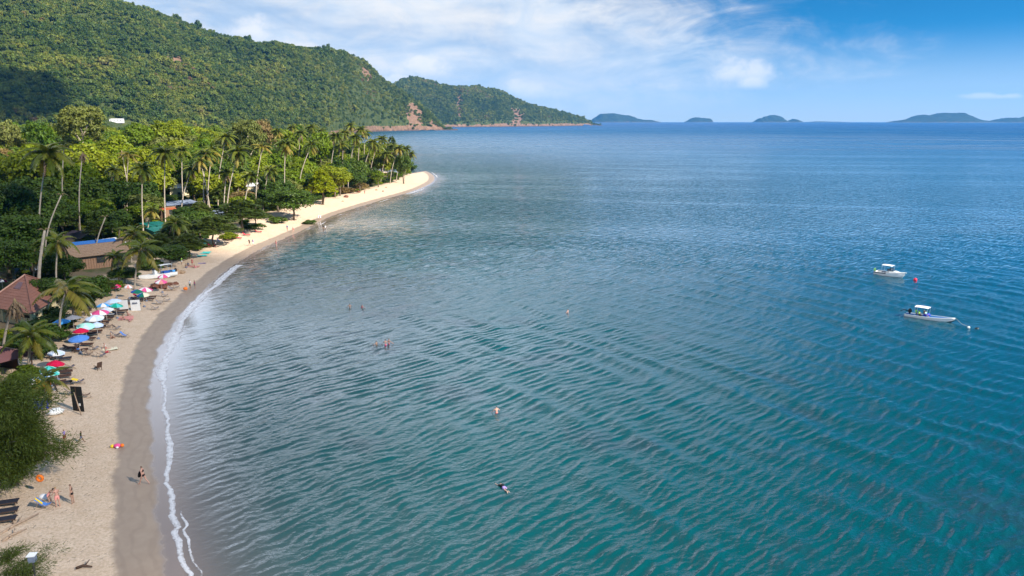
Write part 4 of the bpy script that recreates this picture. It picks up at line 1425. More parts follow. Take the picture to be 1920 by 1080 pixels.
PALMS = [
    (676, 244, 674, 290, 352, 'far pale palm between the slightly curved and the highest headland palms', 4.4, 18, 'sunny'),
    (716, 262, 706, 312, 356, 'sunlit headland palm head right of the long leaning trunk', 4.4, 19, 'sunny'),
    (738, 276, 728, 325, 360, 'headland palm just left of the outermost leaning palm', 4.3, 19, 'green'),
    (771, 290, 764, 316, 366, 'last low palm head at the tip of the headland', 4.0, 18, 'sunny'),
    (646, 250, 644, 290, 345, 'bright palm head left of the highest far palm', 4.4, 18, 'sunny'),
    (603, 248, 601, 300, 372, 'bright far palm head right of the curved pink trunk palm', 4.4, 18, 'sunny'),
    (520, 248, 518, 300, 330, 'far palm head left of the star shaped palm', 4.2, 17, 'sunny'),
    (548, 240, 546, 300, 372, 'far sunny palm head high above the star shaped palm', 4.4, 17, 'sunny'),
    (690, 296, 684, 326, 336, 'low palm under the long leaning headland trunk', 3.8, 18, 'green'),
    (89, 291, 83, 381, 150, 'largest dark palm on the left, long drooping fronds above the dark forest', 5.6, 20, 'green'),
    (155, 288, 154, 402, 182, 'dying palm with a brown hanging head on a tall straight pale trunk', 3.0, 13, 'dead'),
    (120, 276, 121, 365, 200, 'tall thin palm with a sparse ragged head right of the largest dark palm', 3.0, 10, 'sparse'),
    (228, 284, 239, 345, 222, 'dying palm with a bent white trunk and few brown leaves', 3.0, 9, 'dead'),
    (241, 292, 241, 390, 212, 'tall straight palm standing in front of the bent white trunk', 3.6, 13, 'sparse'),
    (214, 320, 216, 398, 208, 'short dark palm left of the straight palm with the bent companion', 3.4, 18, 'green'),
    (267, 318, 269, 367, 184, 'dark palm with a full round head in the middle of the shaded forest', 4.2, 20, 'green'),
    (310, 288, 312, 390, 190, 'tall dark palm rising over the blue grey tin roof', 4.4, 19, 'green'),
    (341, 284, 343, 330, 232, 'palm head peeping out behind the palm over the tin roof', 3.9, 18, 'green'),
    (386, 290, 384, 360, 215, 'left one of the clump of three pale palms', 4.0, 18, 'sunny'),
    (398, 284, 394, 360, 219, 'taller one of the clump of three pale palms', 4.0, 18, 'sunny'),
    (376, 303, 388, 362, 213, 'lowest one of the clump of three pale palms', 3.4, 14, 'sunny'),
    (424, 258, 412, 355, 240, 'very tall leaning palm topping the others left of the pale olive tree', 4.2, 18, 'green'),
    (447, 286, 434, 370, 206, 'dark leaning palm with a broad head in front of the pale olive tree', 4.6, 20, 'green'),
    (492, 276, 484, 360, 232, 'palm with an orange yellow dying head', 3.6, 15, 'sparse'),
    (535, 272, 535, 322, 240, 'upright sunlit palm with a wide star shaped head inland', 4.6, 20, 'sunny'),
    (584, 272, 570, 332, 262, 'palm with a strongly curved pink trunk beside the glowing tree', 4.2, 16, 'sunny'),
    (584, 240, 583, 300, 350, 'far palm whose head stands above the curved pink trunk', 4.6, 18, 'green'),
    (630, 256, 626, 292, 312, 'upright palm at the left of the headland group', 4.4, 19, 'green'),
    (657, 236, 660, 290, 385, 'highest far palm behind the headland group', 4.6, 17, 'green'),
    (667, 258, 659, 310, 322, 'tall headland palm with a slightly curved trunk', 4.6, 20, 'green'),
    (699, 268, 685, 321, 332, 'headland palm leaning seaward with the longest bare trunk', 4.5, 20, 'green'),
    (707, 275, 700, 308, 345, 'headland palm crossing behind the long leaning trunk', 4.2, 18, 'green'),
    (725, 290, 718, 322, 346, 'low headland palm with a full green head', 4.4, 21, 'green'),
    (748, 279, 733, 338, 348, 'outermost leaning palm rooted right at the edge of the sunlit sand', 4.4, 20, 'sunny'),
    (761, 280, 755, 300, 362, 'palm head behind the outermost leaning headland palm', 4.2, 18, 'green'),
    (640, 272, 636, 300, 330, 'mid height palm half hidden in the headland trees', 4.2, 18, 'green'),
    (612, 262, 610, 300, 335, 'palm head between the curved palm and the headland group', 4.2, 18, 'green'),
    (685, 250, 684, 290, 380, 'far headland palm seen over the other heads', 4.3, 17, 'green'),
    (563, 250, 562, 300, 330, 'palm behind the upright star shaped palm', 4.2, 17, 'green'),
    (470, 330, 466, 356, 210, 'short dark palm near the little white house', 3.4, 18, 'green'),
    (360, 318, 352, 352, 215, 'short palm left of the pale clump', 3.4, 16, 'green'),
    (425, 325, 424, 350, 212, 'dark short palm below the dark leaning palm', 3.4, 17, 'green'),
    (505, 320, 500, 355, 236, 'dark palm right of the palm with the dying head', 3.8, 18, 'green'),
    (45, 300, 46, 340, 235, 'pale palm deep in the forest on the left', 3.6, 12, 'sparse'),
    (183, 262, 183, 300, 300, 'far palm behind the tall dead palm', 4.0, 15, 'sunny'),
    (286, 395, 283, 412, 186, 'short palm with a yellow frond left of the orange awning', 3.4, 14, 'sunny'),
    (265, 470, 257, 533, 128, 'short palm with long yellow ribbed fronds at the bow of the beached boat', 4.4, 14, 'sunny'),
    (253, 440, 250, 470, 150, 'palm head just right of the white shed roof', 4.0, 15, 'sunny'),
    (124, 545, 114, 628, 97, 'leaning palm with only four long fronds in front of the brown pyramid roof', 5.0, 7, 'sparse'),
    (109, 455, 109, 526, 124, 'palm with a thin grey trunk between the brown roof and the thatched hut', 3.8, 12, 'sunny'),
    (217, 482, 219, 533, 130, 'slim short palm in front of the right end of the thatched hut', 2.8, 15, 'green'),
    (66, 472, 66, 508, 128, 'small palm directly behind the tip of the brown pyramid roof', 3.2, 11, 'sunny'),
    (84, 432, 79, 531, 113, 'thick bare trunk without a head standing by the brown pyramid roof', 0, 0, 'topless'),
    (115, 366, 94, 515, 132, 'tall crooked bare trunk without a head left of the thatched hut', 0, 0, 'topless'),
    (198, 407, 177, 500, 146, 'leaning bare trunk without a head in front of the thatched hut', 0, 0, 'topless'),
    (330, 420, 325, 448, 166, 'dark palm tucked between the almond trees', 3.8, 16, 'green'),
    (28, 566, 10, 640, 88, 'withered palm hanging over the cream wall at the left edge', 3.6, 14, 'dead'),
    (60, 632, 58, 660, 82, 'low bushy palm above the maroon roof corner', 3.4, 16, 'green'),
    (138, 552, 137, 572, 104, 'low bushy palm with tall upright fronds right of the leaning palm', 4.0, 16, 'green'),
    (88, 712, 86, 745, 66, 'low yellowish palm beside the blue tarpaulin', 2.4, 12, 'sunny'),
]
for rec in PALMS:
    cx, cy, bx, by, D, lab, fr, n_, st = rec
    rad_ = 0.30 if lab.startswith('thick') else 0.17 if st == 'topless' else 0.19
    bow_ = 1.5 if 'crooked' in lab else 1.0 if 'strongly curved' in lab else None
    palm(cx, cy, bx, by, D, lab, max(fr, 1.0), int(n_ * 1.25) if n_ > 12 else n_, st, rad_, bow=bow_)
    c0 = PD(cx, cy, D)
    TREES.append((c0.x, c0.y, c0.z, 1.5))

# ------------------------------------------------------------------ the forest in between
CLEAR = [(-40, 498, 140, 610, 125), (128, 444, 250, 510, 152), (280, 402, 314, 422, 196), (292, 426, 312, 440, 180), (312, 370, 376, 386, 222), (318, 347, 350, 358, 262),
         (396, 394, 420, 402, 215), (110, 436, 148, 448, 178), (463, 346, 482, 354, 262), (-10, 660, 60, 725, 90), (296, 386, 328, 394, 205), (200, 440, 250, 470, 168),
         (200, 220, 256, 230, 1000), (752, 235, 860, 300, 2000)]
# palm trunks and heads keep clear of leaves standing in front
for rec in PALMS[9:43]:
    cx, cy, bx, by, D = rec[:5]
    r_ = 14 if rec[8] != 'topless' else 3
    CLEAR.append((cx - r_, cy - 12, cx + r_, cy + 14, D))
    CLEAR.append((min(cx, bx) - 2, cy, max(cx, bx) + 2, by - 4, D))


def clear_of(x, y, z0, z1, r):
    a, b, _ = to_px((x, y, z1)); c, d, zc = to_px((x, y, z0))
    rp = r * FPX / zc
    for (x0, y0, x1, y1, D) in CLEAR:
        if y < D and a + rp > x0 and a - rp < x1 and d > y0 and b < y1:
            return False
    return True


def fill_forest():
    rng = np.random.default_rng(12)
    cell = 6.6
    gx, gy = np.meshgrid(np.arange(-520, 20, cell), np.arange(92, 720, cell))
    x = gx.ravel() + rng.uniform(-.46, .46, gx.size) * cell; y = gy.ravel() + rng.uniform(-.46, .46, gx.size) * cell
    px = 960 + FPX * x / (y * CP + 28 * SP)
    k = (px > -90) & (px < 830)
    x, y, px = x[k], y[k], px[k]
    d = sdist(np.stack([x, y], 1))
    k = d > 16
    x, y, d, px = x[k], y[k], d[k], px[k]
    order = np.argsort(y)
    x, y, d, px = x[order], y[order], d[order], px[order]
    near, far = [], []
    for xi, yi, di, pi_ in zip(x, y, d, px):
        hmax = 7.0 + min(di - 16, 60) * 0.14 + max(0, yi - 160) * 0.03
        h = min(hmax, 19.0) * rng.uniform(0.78, 1.12) + (4 if rng.random() < 0.06 and yi > 200 else 0)
        if yi < 150:
            h = min(h, 8.0)
        if pi_ < 130 and yi < 210:
            h = min(h, 12.5)
        r = h * rng.uniform(0.30, 0.42) + 0.9
        if any((tx - xi) ** 2 + (ty - yi) ** 2 < (0.55 * (tr + r)) ** 2 for tx, ty, tz, tr in TREES if abs(ty - yi) < 12):
            continue
        g = ground(xi, yi)
        ok = False
        for _ in range(3):
            if clear_of(xi, yi, g + 0.3 * h, g + h, r * 0.85):
                ok = True
                break
            h *= 0.7; r *= 0.8
        if not ok:
            continue
        k = rng.choice(['bright', 'dark', 'pale', 'tier', 'ochre'], p=[0.50, 0.22, 0.17, 0.09, 0.02])
        if yi < 185:
            k = 'dark' if rng.random() < 0.75 else 'tier'  # near trees take darker leaves: cloud shade put into their colour
        (near if len(near) < 205 and yi < 400 else far).append((xi, yi, g, h, r, k))
        TREES.append((xi, yi, g + h, r))
    return near, far


near_trees, far_trees = fill_forest()
KLAB = {'bright': 'bright green rounded forest tree', 'dark': 'dark green rounded forest tree', 'pale': 'pale olive forest tree', 'tier': 'layered green forest tree', 'ochre': 'yellow brown forest tree'}
MARKS = [(89, 291, 'the largest dark palm'), (155, 288, 'the dying palm with a brown hanging head'), (120, 276, 'the tall thin ragged palm'), (228, 284, 'the bent white palm trunk'), (214, 320, 'the short dark palm'),
         (267, 318, 'the full round palm of the shaded forest'), (310, 288, 'the tall palm over the tin roof'), (341, 284, 'the palm peeping out behind'), (386, 290, 'the clump of three pale palms'), (424, 258, 'the very tall leaning palm'),
         (447, 286, 'the broad headed dark leaning palm'), (492, 276, 'the orange yellow dying palm'), (535, 272, 'the star shaped sunlit palm'), (584, 272, 'the curved pink trunk palm'), (630, 256, 'the first upright headland palm'),
         (699, 268, 'the long bare leaning headland palm'), (748, 279, 'the outermost leaning palm'), (667, 258, 'the slightly curved headland palm'), (725, 290, 'the low full headed headland palm'), (150, 222, 'the huge pale domed tree'),
         (462, 250, 'the tall pale olive tree'), (602, 338, 'the glowing yellow green tree'), (548, 377, 'the big dark beach tree'), (60, 520, 'the brown pyramid roof'), (185, 470, 'the thatched hut'), (340, 380, 'the blue grey tin roof'),
         (296, 412, 'the teal building'), (217, 228, 'the white hill villa'), (318, 250, 'the broad domed lime tree'), (12, 250, 'the olive tree at the far left edge'), (452, 396, 'the layered almond tree'), (183, 262, 'the far palm behind the dead one'),
         (45, 300, 'the pale palm deep in the forest'), (115, 366, 'the tall crooked bare trunk'), (470, 345, 'the little white hut'), (335, 352, 'the white cottage')]
_used = set()


def tree_label(k, x, y, z):
    """where it shows, told by the landmark next to it"""
    a, b, _ = to_px((x, y, z))
    for far in ('', 'just ', 'well '):
        for (mx, my, nm) in sorted(MARKS, key=lambda m: (m[0] - a) ** 2 + (m[1] - b) ** 2)[:9]:
            dx, dy = a - mx, b - my
            r_ = math.hypot(dx, dy)
            if far and r_ < 30:
                continue
            if abs(dx) < 9 and abs(dy) < 9:
                w = 'right behind'
            elif abs(dy) < abs(dx) * 0.45:
                w = far + ('left of' if dx < 0 else 'right of')
            elif abs(dx) < abs(dy) * 0.45:
                w = far + ('above' if dy < 0 else 'below')
            else:
                w = far + ('above and ' if dy < 0 else 'below and ') + ('left of' if dx < 0 else 'right of')
            lab = '%s %s %s' % (KLAB[k], w, nm)
            if lab not in _used and len(lab.split()) <= 16:
                _used.add(lab)
                return lab
    return KLAB[k] + ' in the dense forest behind the beach'


for (xi, yi, g, h, r, k) in near_trees:
    plant(k, xi, yi, h, r, tree_label(k, xi, yi, g + h * 0.8), group='%s trees of the forest behind the beach' % {'bright': 'bright green', 'dark': 'dark green', 'pale': 'pale olive', 'tier': 'layered', 'ochre': 'yellow brown'}[k], low=h * 0.22)


# ------------------------------------------------------------------ forests that read as one mass
def scatter(name, pts, scl, meshes, label, seed):
    """every tree a copy standing on its own spot"""
    col = bpy.data.collections.new(name + '_kinds')
    for i, me in enumerate(meshes):
        o = bpy.data.objects.new('%s_kind_%02d' % (name, i), me)
        col.objects.link(o)
    rng = np.random.default_rng(seed)
    me = bpy.data.meshes.new(name)
    me.vertices.add(len(pts))
    me.vertices.foreach_set('co', np.asarray(pts, np.float32).ravel())
    a = me.attributes.new('size', 'FLOAT_VECTOR', 'POINT'); a.data.foreach_set('vector', np.asarray(scl, np.float32).ravel())
    a = me.attributes.new('turn', 'FLOAT_VECTOR', 'POINT')
    tr = np.zeros((len(pts), 3), np.float32); tr[:, 2] = rng.uniform(0, 6.28, len(pts)); tr[:, 0] = rng.normal(size=len(pts)) * 0.08
    a.data.foreach_set('vector', tr.ravel())
    a = me.attributes.new('kind', 'INT', 'POINT'); a.data.foreach_set('value', rng.integers(0, len(meshes), len(pts)).astype(np.int32))
    ob = put(name, me)
    ng = bpy.data.node_groups.new(name + '_stand', 'GeometryNodeTree')
    ng.interface.new_socket('Geometry', in_out='INPUT', socket_type='NodeSocketGeometry')
    ng.interface.new_socket('Geometry', in_out='OUTPUT', socket_type='NodeSocketGeometry')
    n = ng.nodes
    gi, go = n.new('NodeGroupInput'), n.new('NodeGroupOutput')
    ci = n.new('GeometryNodeCollectionInfo'); ci.inputs[0].default_value = col
    ci.inputs['Separate Children'].default_value = True; ci.inputs['Reset Children'].default_value = True
    ip = n.new('GeometryNodeInstanceOnPoints'); ip.inputs['Pick Instance'].default_value = True
    def attr(nm, typ):
        q = n.new('GeometryNodeInputNamedAttribute'); q.data_type = typ; q.inputs[0].default_value = nm
        return q.outputs[0]
    L = ng.links
    L.new(gi.outputs[0], ip.inputs['Points']); L.new(ci.outputs[0], ip.inputs['Instance'])
    L.new(attr('kind', 'INT'), ip.inputs['Instance Index']); L.new(attr('turn', 'FLOAT_VECTOR'), ip.inputs['Rotation']); L.new(attr('size', 'FLOAT_VECTOR'), ip.inputs['Scale'])
    L.new(ip.outputs[0], go.inputs[0])
    md = ob.modifiers.new('stand', 'NODES'); md.node_group = ng
    return tag(ob, label, None, None, 'stuff')


def mass_trees():
    # the rest of the forest on the flat
    pts, scl = [], []
    for (xi, yi, g, h, r, k) in far_trees:
        zr = h * 0.40
        pts.append((xi, yi, g + h - zr * 0.9)); scl.append((r, r, zr))
    rng = np.random.default_rng(5)
    gx, gy = np.meshgrid(np.arange(-760, -130, 7.6), np.arange(720, 1180, 7.6))
    x = gx.ravel() + rng.uniform(-3.4, 3.4, gx.size); y = gy.ravel() + rng.uniform(-3.4, 3.4, gx.size)
    px = 960 + FPX * x / (y * CP)
    d = sdist(np.stack([x, y], 1))
    foot = np.interp(px, HILL.px, HILL.foot)
    k = (px > -120) & (px < 700) & (d > 14) & (y < foot + 20)
    x, y = x[k], y[k]; z = land_z(x, y, d[k])
    for xi, yi, zi in zip(x, y, z):
        h = rng.uniform(10, 17); r = rng.uniform(3.6, 5.6); zr = h * 0.4
        pts.append((xi, yi, zi + h - zr * 0.9)); scl.append((r, r, zr))
    # the wood goes on beyond the left edge of the picture
    gx, gy = np.meshgrid(np.arange(-420, -45, 7.4), np.arange(-80, 420, 7.4))
    x = gx.ravel() + rng.uniform(-3.2, 3.2, gx.size); y = gy.ravel() + rng.uniform(-3.2, 3.2, gx.size)
    d = sdist(np.stack([x, y], 1))
    px = np.where(y > 5, 960 + FPX * x / (np.maximum(y, 5) * CP + 28 * SP), -1e4)
    k = (px < -160) & (d > 24)
    x, y = x[k], y[k]; z = land_z(x, y, d[k])
    for xi, yi, zi in zip(x, y, z):
        h = rng.uniform(7, 13); r = rng.uniform(3.2, 5.0); zr = h * 0.45
        pts.append((xi, yi, zi + h - zr * 0.9)); scl.append((r, r, zr))
    kinds = [CROWN['bright', i] for i in range(3)] * 2 + [CROWN['dark', i] for i in range(3)] + [CROWN['pale', 0], CROWN['pale', 1]]
    scatter('forest', pts, scl, kinds, 'far part of the green forest on the flat below the hill', 3)
    # the wooded slopes
    L_HILL = leaf_mat('hill_leaf', [(0.0, (0.028, 0.056, 0.008)), (0.25, (0.046, 0.082, 0.010)), (0.48, (0.080, 0.116, 0.013)), (0.66, (0.125, 0.155, 0.018)), (0.80, (0.185, 0.195, 0.026)), (0.88, (0.16, 0.16, 0.030)), (0.92, (0.20, 0.125, 0.06)), (1.0, (0.18, 0.10, 0.06))], 0.25, 0.28, 0.007)
    kinds = [crown_round('slope_crown', L_HILL, 200 + i, 15, 20, 0.17, 0.85, -0.3, 0.36) for i in range(6)]
    for nm, H_, p0, p1, cell, lab, sd in (('hill_forest', HILL, -140, 858, 6.5, 'dense forest covering the big hill', 21), ('headland_forest', HEAD, 690, 1128, 7.4, 'dense forest covering the far headland', 22)):
        rng = np.random.default_rng(sd)
        p = H_.points(p0, p1, cell, rng)
        if H_ is HILL:
            # a clearing round the villas on the slope
            q = 960 + FPX * p[:, 0] / (p[:, 1] * CP)
            p = p[~((q > 199) & (q < 258) & (p[:, 1] > VILLA_Y - 70) & (p[:, 1] < VILLA_Y + 22))]
        s = np.exp(rng.normal(size=len(p)) * 0.26) * cell * 0.62
        s *= np.where(rng.uniform(size=len(p)) < 0.05, 1.4, 1.0)
        zs = s * rng.uniform(0.8, 1.5, len(p))
        p[:, 2] += zs * 0.55
        scatter(nm, p, np.stack([s, s, zs], 1), kinds, lab, sd)
        print(nm, len(p))
    # scrub under the trees, at the back of the beach and round the houses
    rng = np.random.default_rng(33)
    n = 9000
    x = rng.uniform(-190, -20, n); y = rng.uniform(60, 420, n)
    px = 960 + FPX * x / (y * CP + 28 * SP)
    d = sdist(np.stack([x, y], 1))
    z = land_z(x, y, d)
    keep = []
    for i in range(n):
        if -60 < px[i] < 790 and d[i] > 18.0 and rng.random() < 0.42 and all((x[i] - hx) ** 2 + (y[i] - hy) ** 2 > hr ** 2 for hx, hy, hr in HOUSES):
            if clear_of(x[i], y[i], z[i], z[i] + 1.6, 1.2):
                keep.append(i)
    p = np.stack([x, y, z + 0.25], 1)[keep]
    s = rng.uniform(0.7, 1.9, len(p))
    scatter('undergrowth', p, np.stack([s, s, s * rng.uniform(0.6, 1.0, len(p))], 1), [BUSH[0], BUSH[0], BUSH[1]], 'green undergrowth on the forest floor', 8)


VILLA_Y = next(float(y) for y in np.arange(900, 1400, 2.0) if HILL.at(np.array([217.0]), np.array([y]))[0][0] > 26.0)
HOUSES = [(-74, 107, 11), (-84, 153, 8), (-57, 79, 6)]
mass_trees()
# ------------------------------------------------------------------ buildings
ROOFBROWN = mat('roof_brown', (0.235, 0.105, 0.075), 0.75, 0.10, 0.8, 0.2, 0.1)
ROOFMAROON = mat('roof_maroon', (0.17, 0.075, 0.075), 0.7, 0.10, 0.8, 0.2, 0.1)
RIDGECAP = mat('ridge_cap', (0.42, 0.25, 0.19), 0.7, 0.1)
CREAM = mat('cream_render', (0.70, 0.60, 0.38), 0.85, 0.08, 1.5, 0.1)
GLASS_AND_SHADE = mat('glass_and_inside_shade', (0.025, 0.025, 0.025), 0.4, 0.1)  # window panes, and sheets painted dark for shaded insides
THATCH = mat('thatch', (0.30, 0.205, 0.145), 0.95, 0.22, 3.5, 0.05, 0.5)
BAMBOO = mat('bamboo_wall', (0.29, 0.175, 0.115), 0.85, 0.2, 4.0, 0.1, 0.3)
BLUETARP = mat('blue_tarpaulin', (0.03, 0.13, 0.38), 0.5, 0.15, 3, 0.4, 0.3)
DEEPBLUE = mat('deep_blue_tarpaulin', (0.01, 0.02, 0.35), 0.5, 0.15, 3, 0.4, 0.3)
WHITE = mat('white_paint', (0.80, 0.79, 0.77), 0.5, 0.06, 2.0)
GREYMETAL = mat('grey_sheet_metal', (0.17, 0.20, 0.27), 0.45, 0.15, 1.2, 0.4)
DARKMETAL = mat('dark_sheet_metal', (0.055, 0.045, 0.065), 0.5, 0.15, 1.2, 0.4)
TEAL = mat('teal_sheet', (0.004, 0.10, 0.085), 0.55, 0.12, 1.0, 0.3)
ORANGE = mat('orange_awning', (0.36, 0.085, 0.025), 0.7, 0.15, 2)
PLASTERGREY = mat('weathered_roof', (0.55, 0.54, 0.52), 0.8, 0.12, 1.0)
WOOD = mat('weathered_wood', (0.19, 0.12, 0.075), 0.8, 0.25, 5, 0.15)
DARKWOOD = mat('dark_wood', (0.085, 0.050, 0.035), 0.7, 0.25, 6, 0.2)
PALEWOOD = mat('pale_wood', (0.38, 0.27, 0.19), 0.8, 0.2, 5, 0.15)


def frame_at(name, a, b, label, cat='building', group=None):
    """an Empty at a, +X towards b"""
    d = Vector(b) - Vector(a)
    return empty(name, a, math.atan2(d.y, d.x), label, cat, group), d.length


def shed(name, a, b, depth, h, rise, roofm, wallm, label, over=0.4, cat='building', posts=False, group=None, rib=True):
    """single-slope roof on walls; front edge from a to b, slope rising away from the viewer"""
    o, L = frame_at(name, a, b, label, cat, group)
    if posts:
        for i, (x, y) in enumerate(((0.1, 0.1), (L - .1, 0.1), (0.1, depth - .1), (L - .1, depth - .1))):
            MB().tube([(x, y, -0.3), (x, y, h + (rise if y > 1 else 0) - 0.06)], 0.07, 6).build('post', wallm, o)
    else:
        b_ = MB()
        b_.slab([(0, 0, -0.4), (L, 0, -0.4), (L, 0, h), (0, 0, h)], 0.15)
        b_.slab([(L, 0.15, -0.4), (L, depth, -0.4), (L, depth, h + rise), (L, 0.15, h)], 0.15)
        b_.slab([(0, depth, -0.4), (0, 0.15, -0.4), (0, 0.15, h), (0, depth, h + rise)], 0.15)
        b_.build('wall', wallm, o)
        for i in range(max(1, int(L // 3.2))):
            x = (i + 0.5) * L / max(1, int(L // 3.2))
            w = MB().box((x, -0.02, h * 0.55), (1.0, 0.08, h * 0.4)).build('window', GLASS_AND_SHADE, o)
            MB().box((x, -0.05, h * 0.34), (1.2, 0.12, 0.08)).build('sill', WHITE, w)
    n = max(2, int(L / 1.05))
    me = None
    w = (L + 2 * over) / n
    for i in range(n):
        # sheets of the roof, each lapped a little over the next
        x0 = -over + i * w
        if me is None:
            me = MB().slab([(0, -over, h - 0.02), (w * 1.0, -over, h + 0.03), (w * 1.0, depth + over, h + rise + 0.08), (0, depth + over, h + rise + 0.03)], 0.05).mesh('roof_sheet', roofm)
        put('roof_sheet', me, o, (x0, 0, 0.03))
    return o


def build_pyramid_house():
    z = 3.9
    C1, C2, C3 = P(-34, 573, z), P(61, 589, z), P(133, 543, z)
    C4 = C1 + C3 - C2
    A = (C1 + C3) / 2; A.z = 7.3
    g = ground(A.x, A.y)
    o = empty('beach_restaurant', (A.x, A.y, g), 0, 'cream walled house under a brown pyramid roof with pale hip caps', 'building')
    org = Vector(o.location)
    cs = [c - org for c in (C1, C2, C3, C4)]; a = A - org
    for i in range(4):
        p, q = cs[i], cs[(i + 1) % 4]
        b = MB()
        n = 13
        # courses of roofing, each lapping over the one below
        for k in range(n):
            t0, t1 = k / n, (k + 1) / n
            e = Vector((0, 0, 0.022))
            if k < n - 1:
                b.slab([p.lerp(a, t0) + e, q.lerp(a, t0) + e, q.lerp(a, t1), p.lerp(a, t1)], 0.06)
            else:
                b.slab([p.lerp(a, t0) + e, q.lerp(a, t0) + e, a], 0.06)
        b.build('roof_slope', ROOFBROWN, o)
        MB().tube([p + Vector((0, 0, .10)), a + Vector((0, 0, .12))], 0.11 if i == 0 else 0.07, 6).build('hip_cap', RIDGECAP if i == 0 else ROOFBROWN, o)
    # a darker patched panel near the top of the sea-side slope
    nn = (cs[1] - a).cross(cs[2] - a).normalized()
    nn = nn if nn.z > 0 else -nn
    n0 = (cs[0] - a).cross(cs[1] - a).normalized()
    n0 = n0 if n0.z > 0 else -n0
    def on(u, v):
        return a + (cs[0].lerp(cs[1], u) - a) * v + n0 * 0.07
    MB().slab([on(.30, .42), on(.62, .42), on(.68, .22), on(.28, .22)], 0.04).build('roof_patch', mat('roof_patch', (0.14, 0.08, 0.09), 0.7, 0.15, 2), o)
    inn = [c.lerp(Vector((0, 0, c.z)), 0.13) for c in cs]
    top = cs[0].z + 0.15
    for i in range(4):
        p, q = inn[i].copy(), inn[(i + 1) % 4].copy()
        L = (q - p).length; d = (q - p).normalized(); nrm = Vector((d.y, -d.x, 0))
        b = MB()
        m_ = max(3, int(L / 2.6))
        for k in range(m_ + 1):
            c = p + d * (L * k / m_)
            b.box((c.x, c.y, top / 2 - 0.3), (0.5, 0.5, top + 0.6), Matrix.Rotation(math.atan2(d.y, d.x), 3, 'Z'))
        b.build('pillar', CREAM, o)
        w = MB()
        w.slab([p + Vector((0, 0, -p.z - .5)), q + Vector((0, 0, -q.z - .5)), q + Vector((0, 0, 1.1 - q.z)), p + Vector((0, 0, 1.1 - p.z))], 0.18)
        w.slab([p + Vector((0, 0, top - 0.75 - p.z)), q + Vector((0, 0, top - .75 - q.z)), q + Vector((0, 0, top - q.z)), p + Vector((0, 0, top - p.z))], 0.18)
        w.build('wall', CREAM, o)
        ins = p.lerp(Vector((0, 0, p.z)), .06), q.lerp(Vector((0, 0, q.z)), .06)
        MB().slab([ins[0] + Vector((0, 0, 1.0 - p.z)), ins[1] + Vector((0, 0, 1.0 - q.z)), ins[1] + Vector((0, 0, top - .7 - q.z)), ins[0] + Vector((0, 0, top - .7 - p.z))], 0.05).build('inside_shade', GLASS_AND_SHADE, o)  # dark sheet behind the pillars, painted as the shade inside


build_pyramid_house()


def build_maroon_roof():
    z = 3.4
    K = P(44, 671, z)
    g = ground(K.x - 3, K.y + 1)
    o = empty('beach_bar', (K.x - 3.2, K.y, g), R(-14), 'small bar under a maroon roof at the left edge of the picture', 'building')
    hz = z - g
    e = [Vector((-4, -3.4, hz)), Vector((1.6, -3.4, hz)), Vector((3.2, 2.6, hz)), Vector((-4, 2.6, hz))]
    r0, r1 = Vector((-4, -0.2, hz + 1.5)), Vector((0.6, -0.2, hz + 1.5))
    for poly in ([e[0], e[1], r1, r0], [e[1], e[2], r1], [e[2], e[3], r0, r1]):
        b = MB()
        b.slab(poly, 0.08)
        b.build('roof_slope', ROOFMAROON, o)
    MB().tube([r0, r1], 0.1, 6).build('hip_cap', ROOFMAROON, o)
    for q in (e[1], e[2]):
        MB().tube([r1, q + Vector((0, 0, .05))], 0.07, 6).build('hip_cap', RIDGECAP, o)
    for (x, y) in ((-3.6, -3), (1.3, -3), (2.6, 2.2), (-3.6, 2.2), (-1.2, -3)):
        MB().tube([(x, y, -0.4), (x, y, hz + 0.1)], 0.09, 6).build('post', WOOD, o)
    MB().box((-1, -2.8, 0.55), (4.2, 0.5, 1.1)).build('counter', WOOD, o)
    MB().box((-1.5, 2.0, 1.1), (4.6, 0.15, 2.4)).build('back_wall', DARKWOOD, o)


build_maroon_roof()


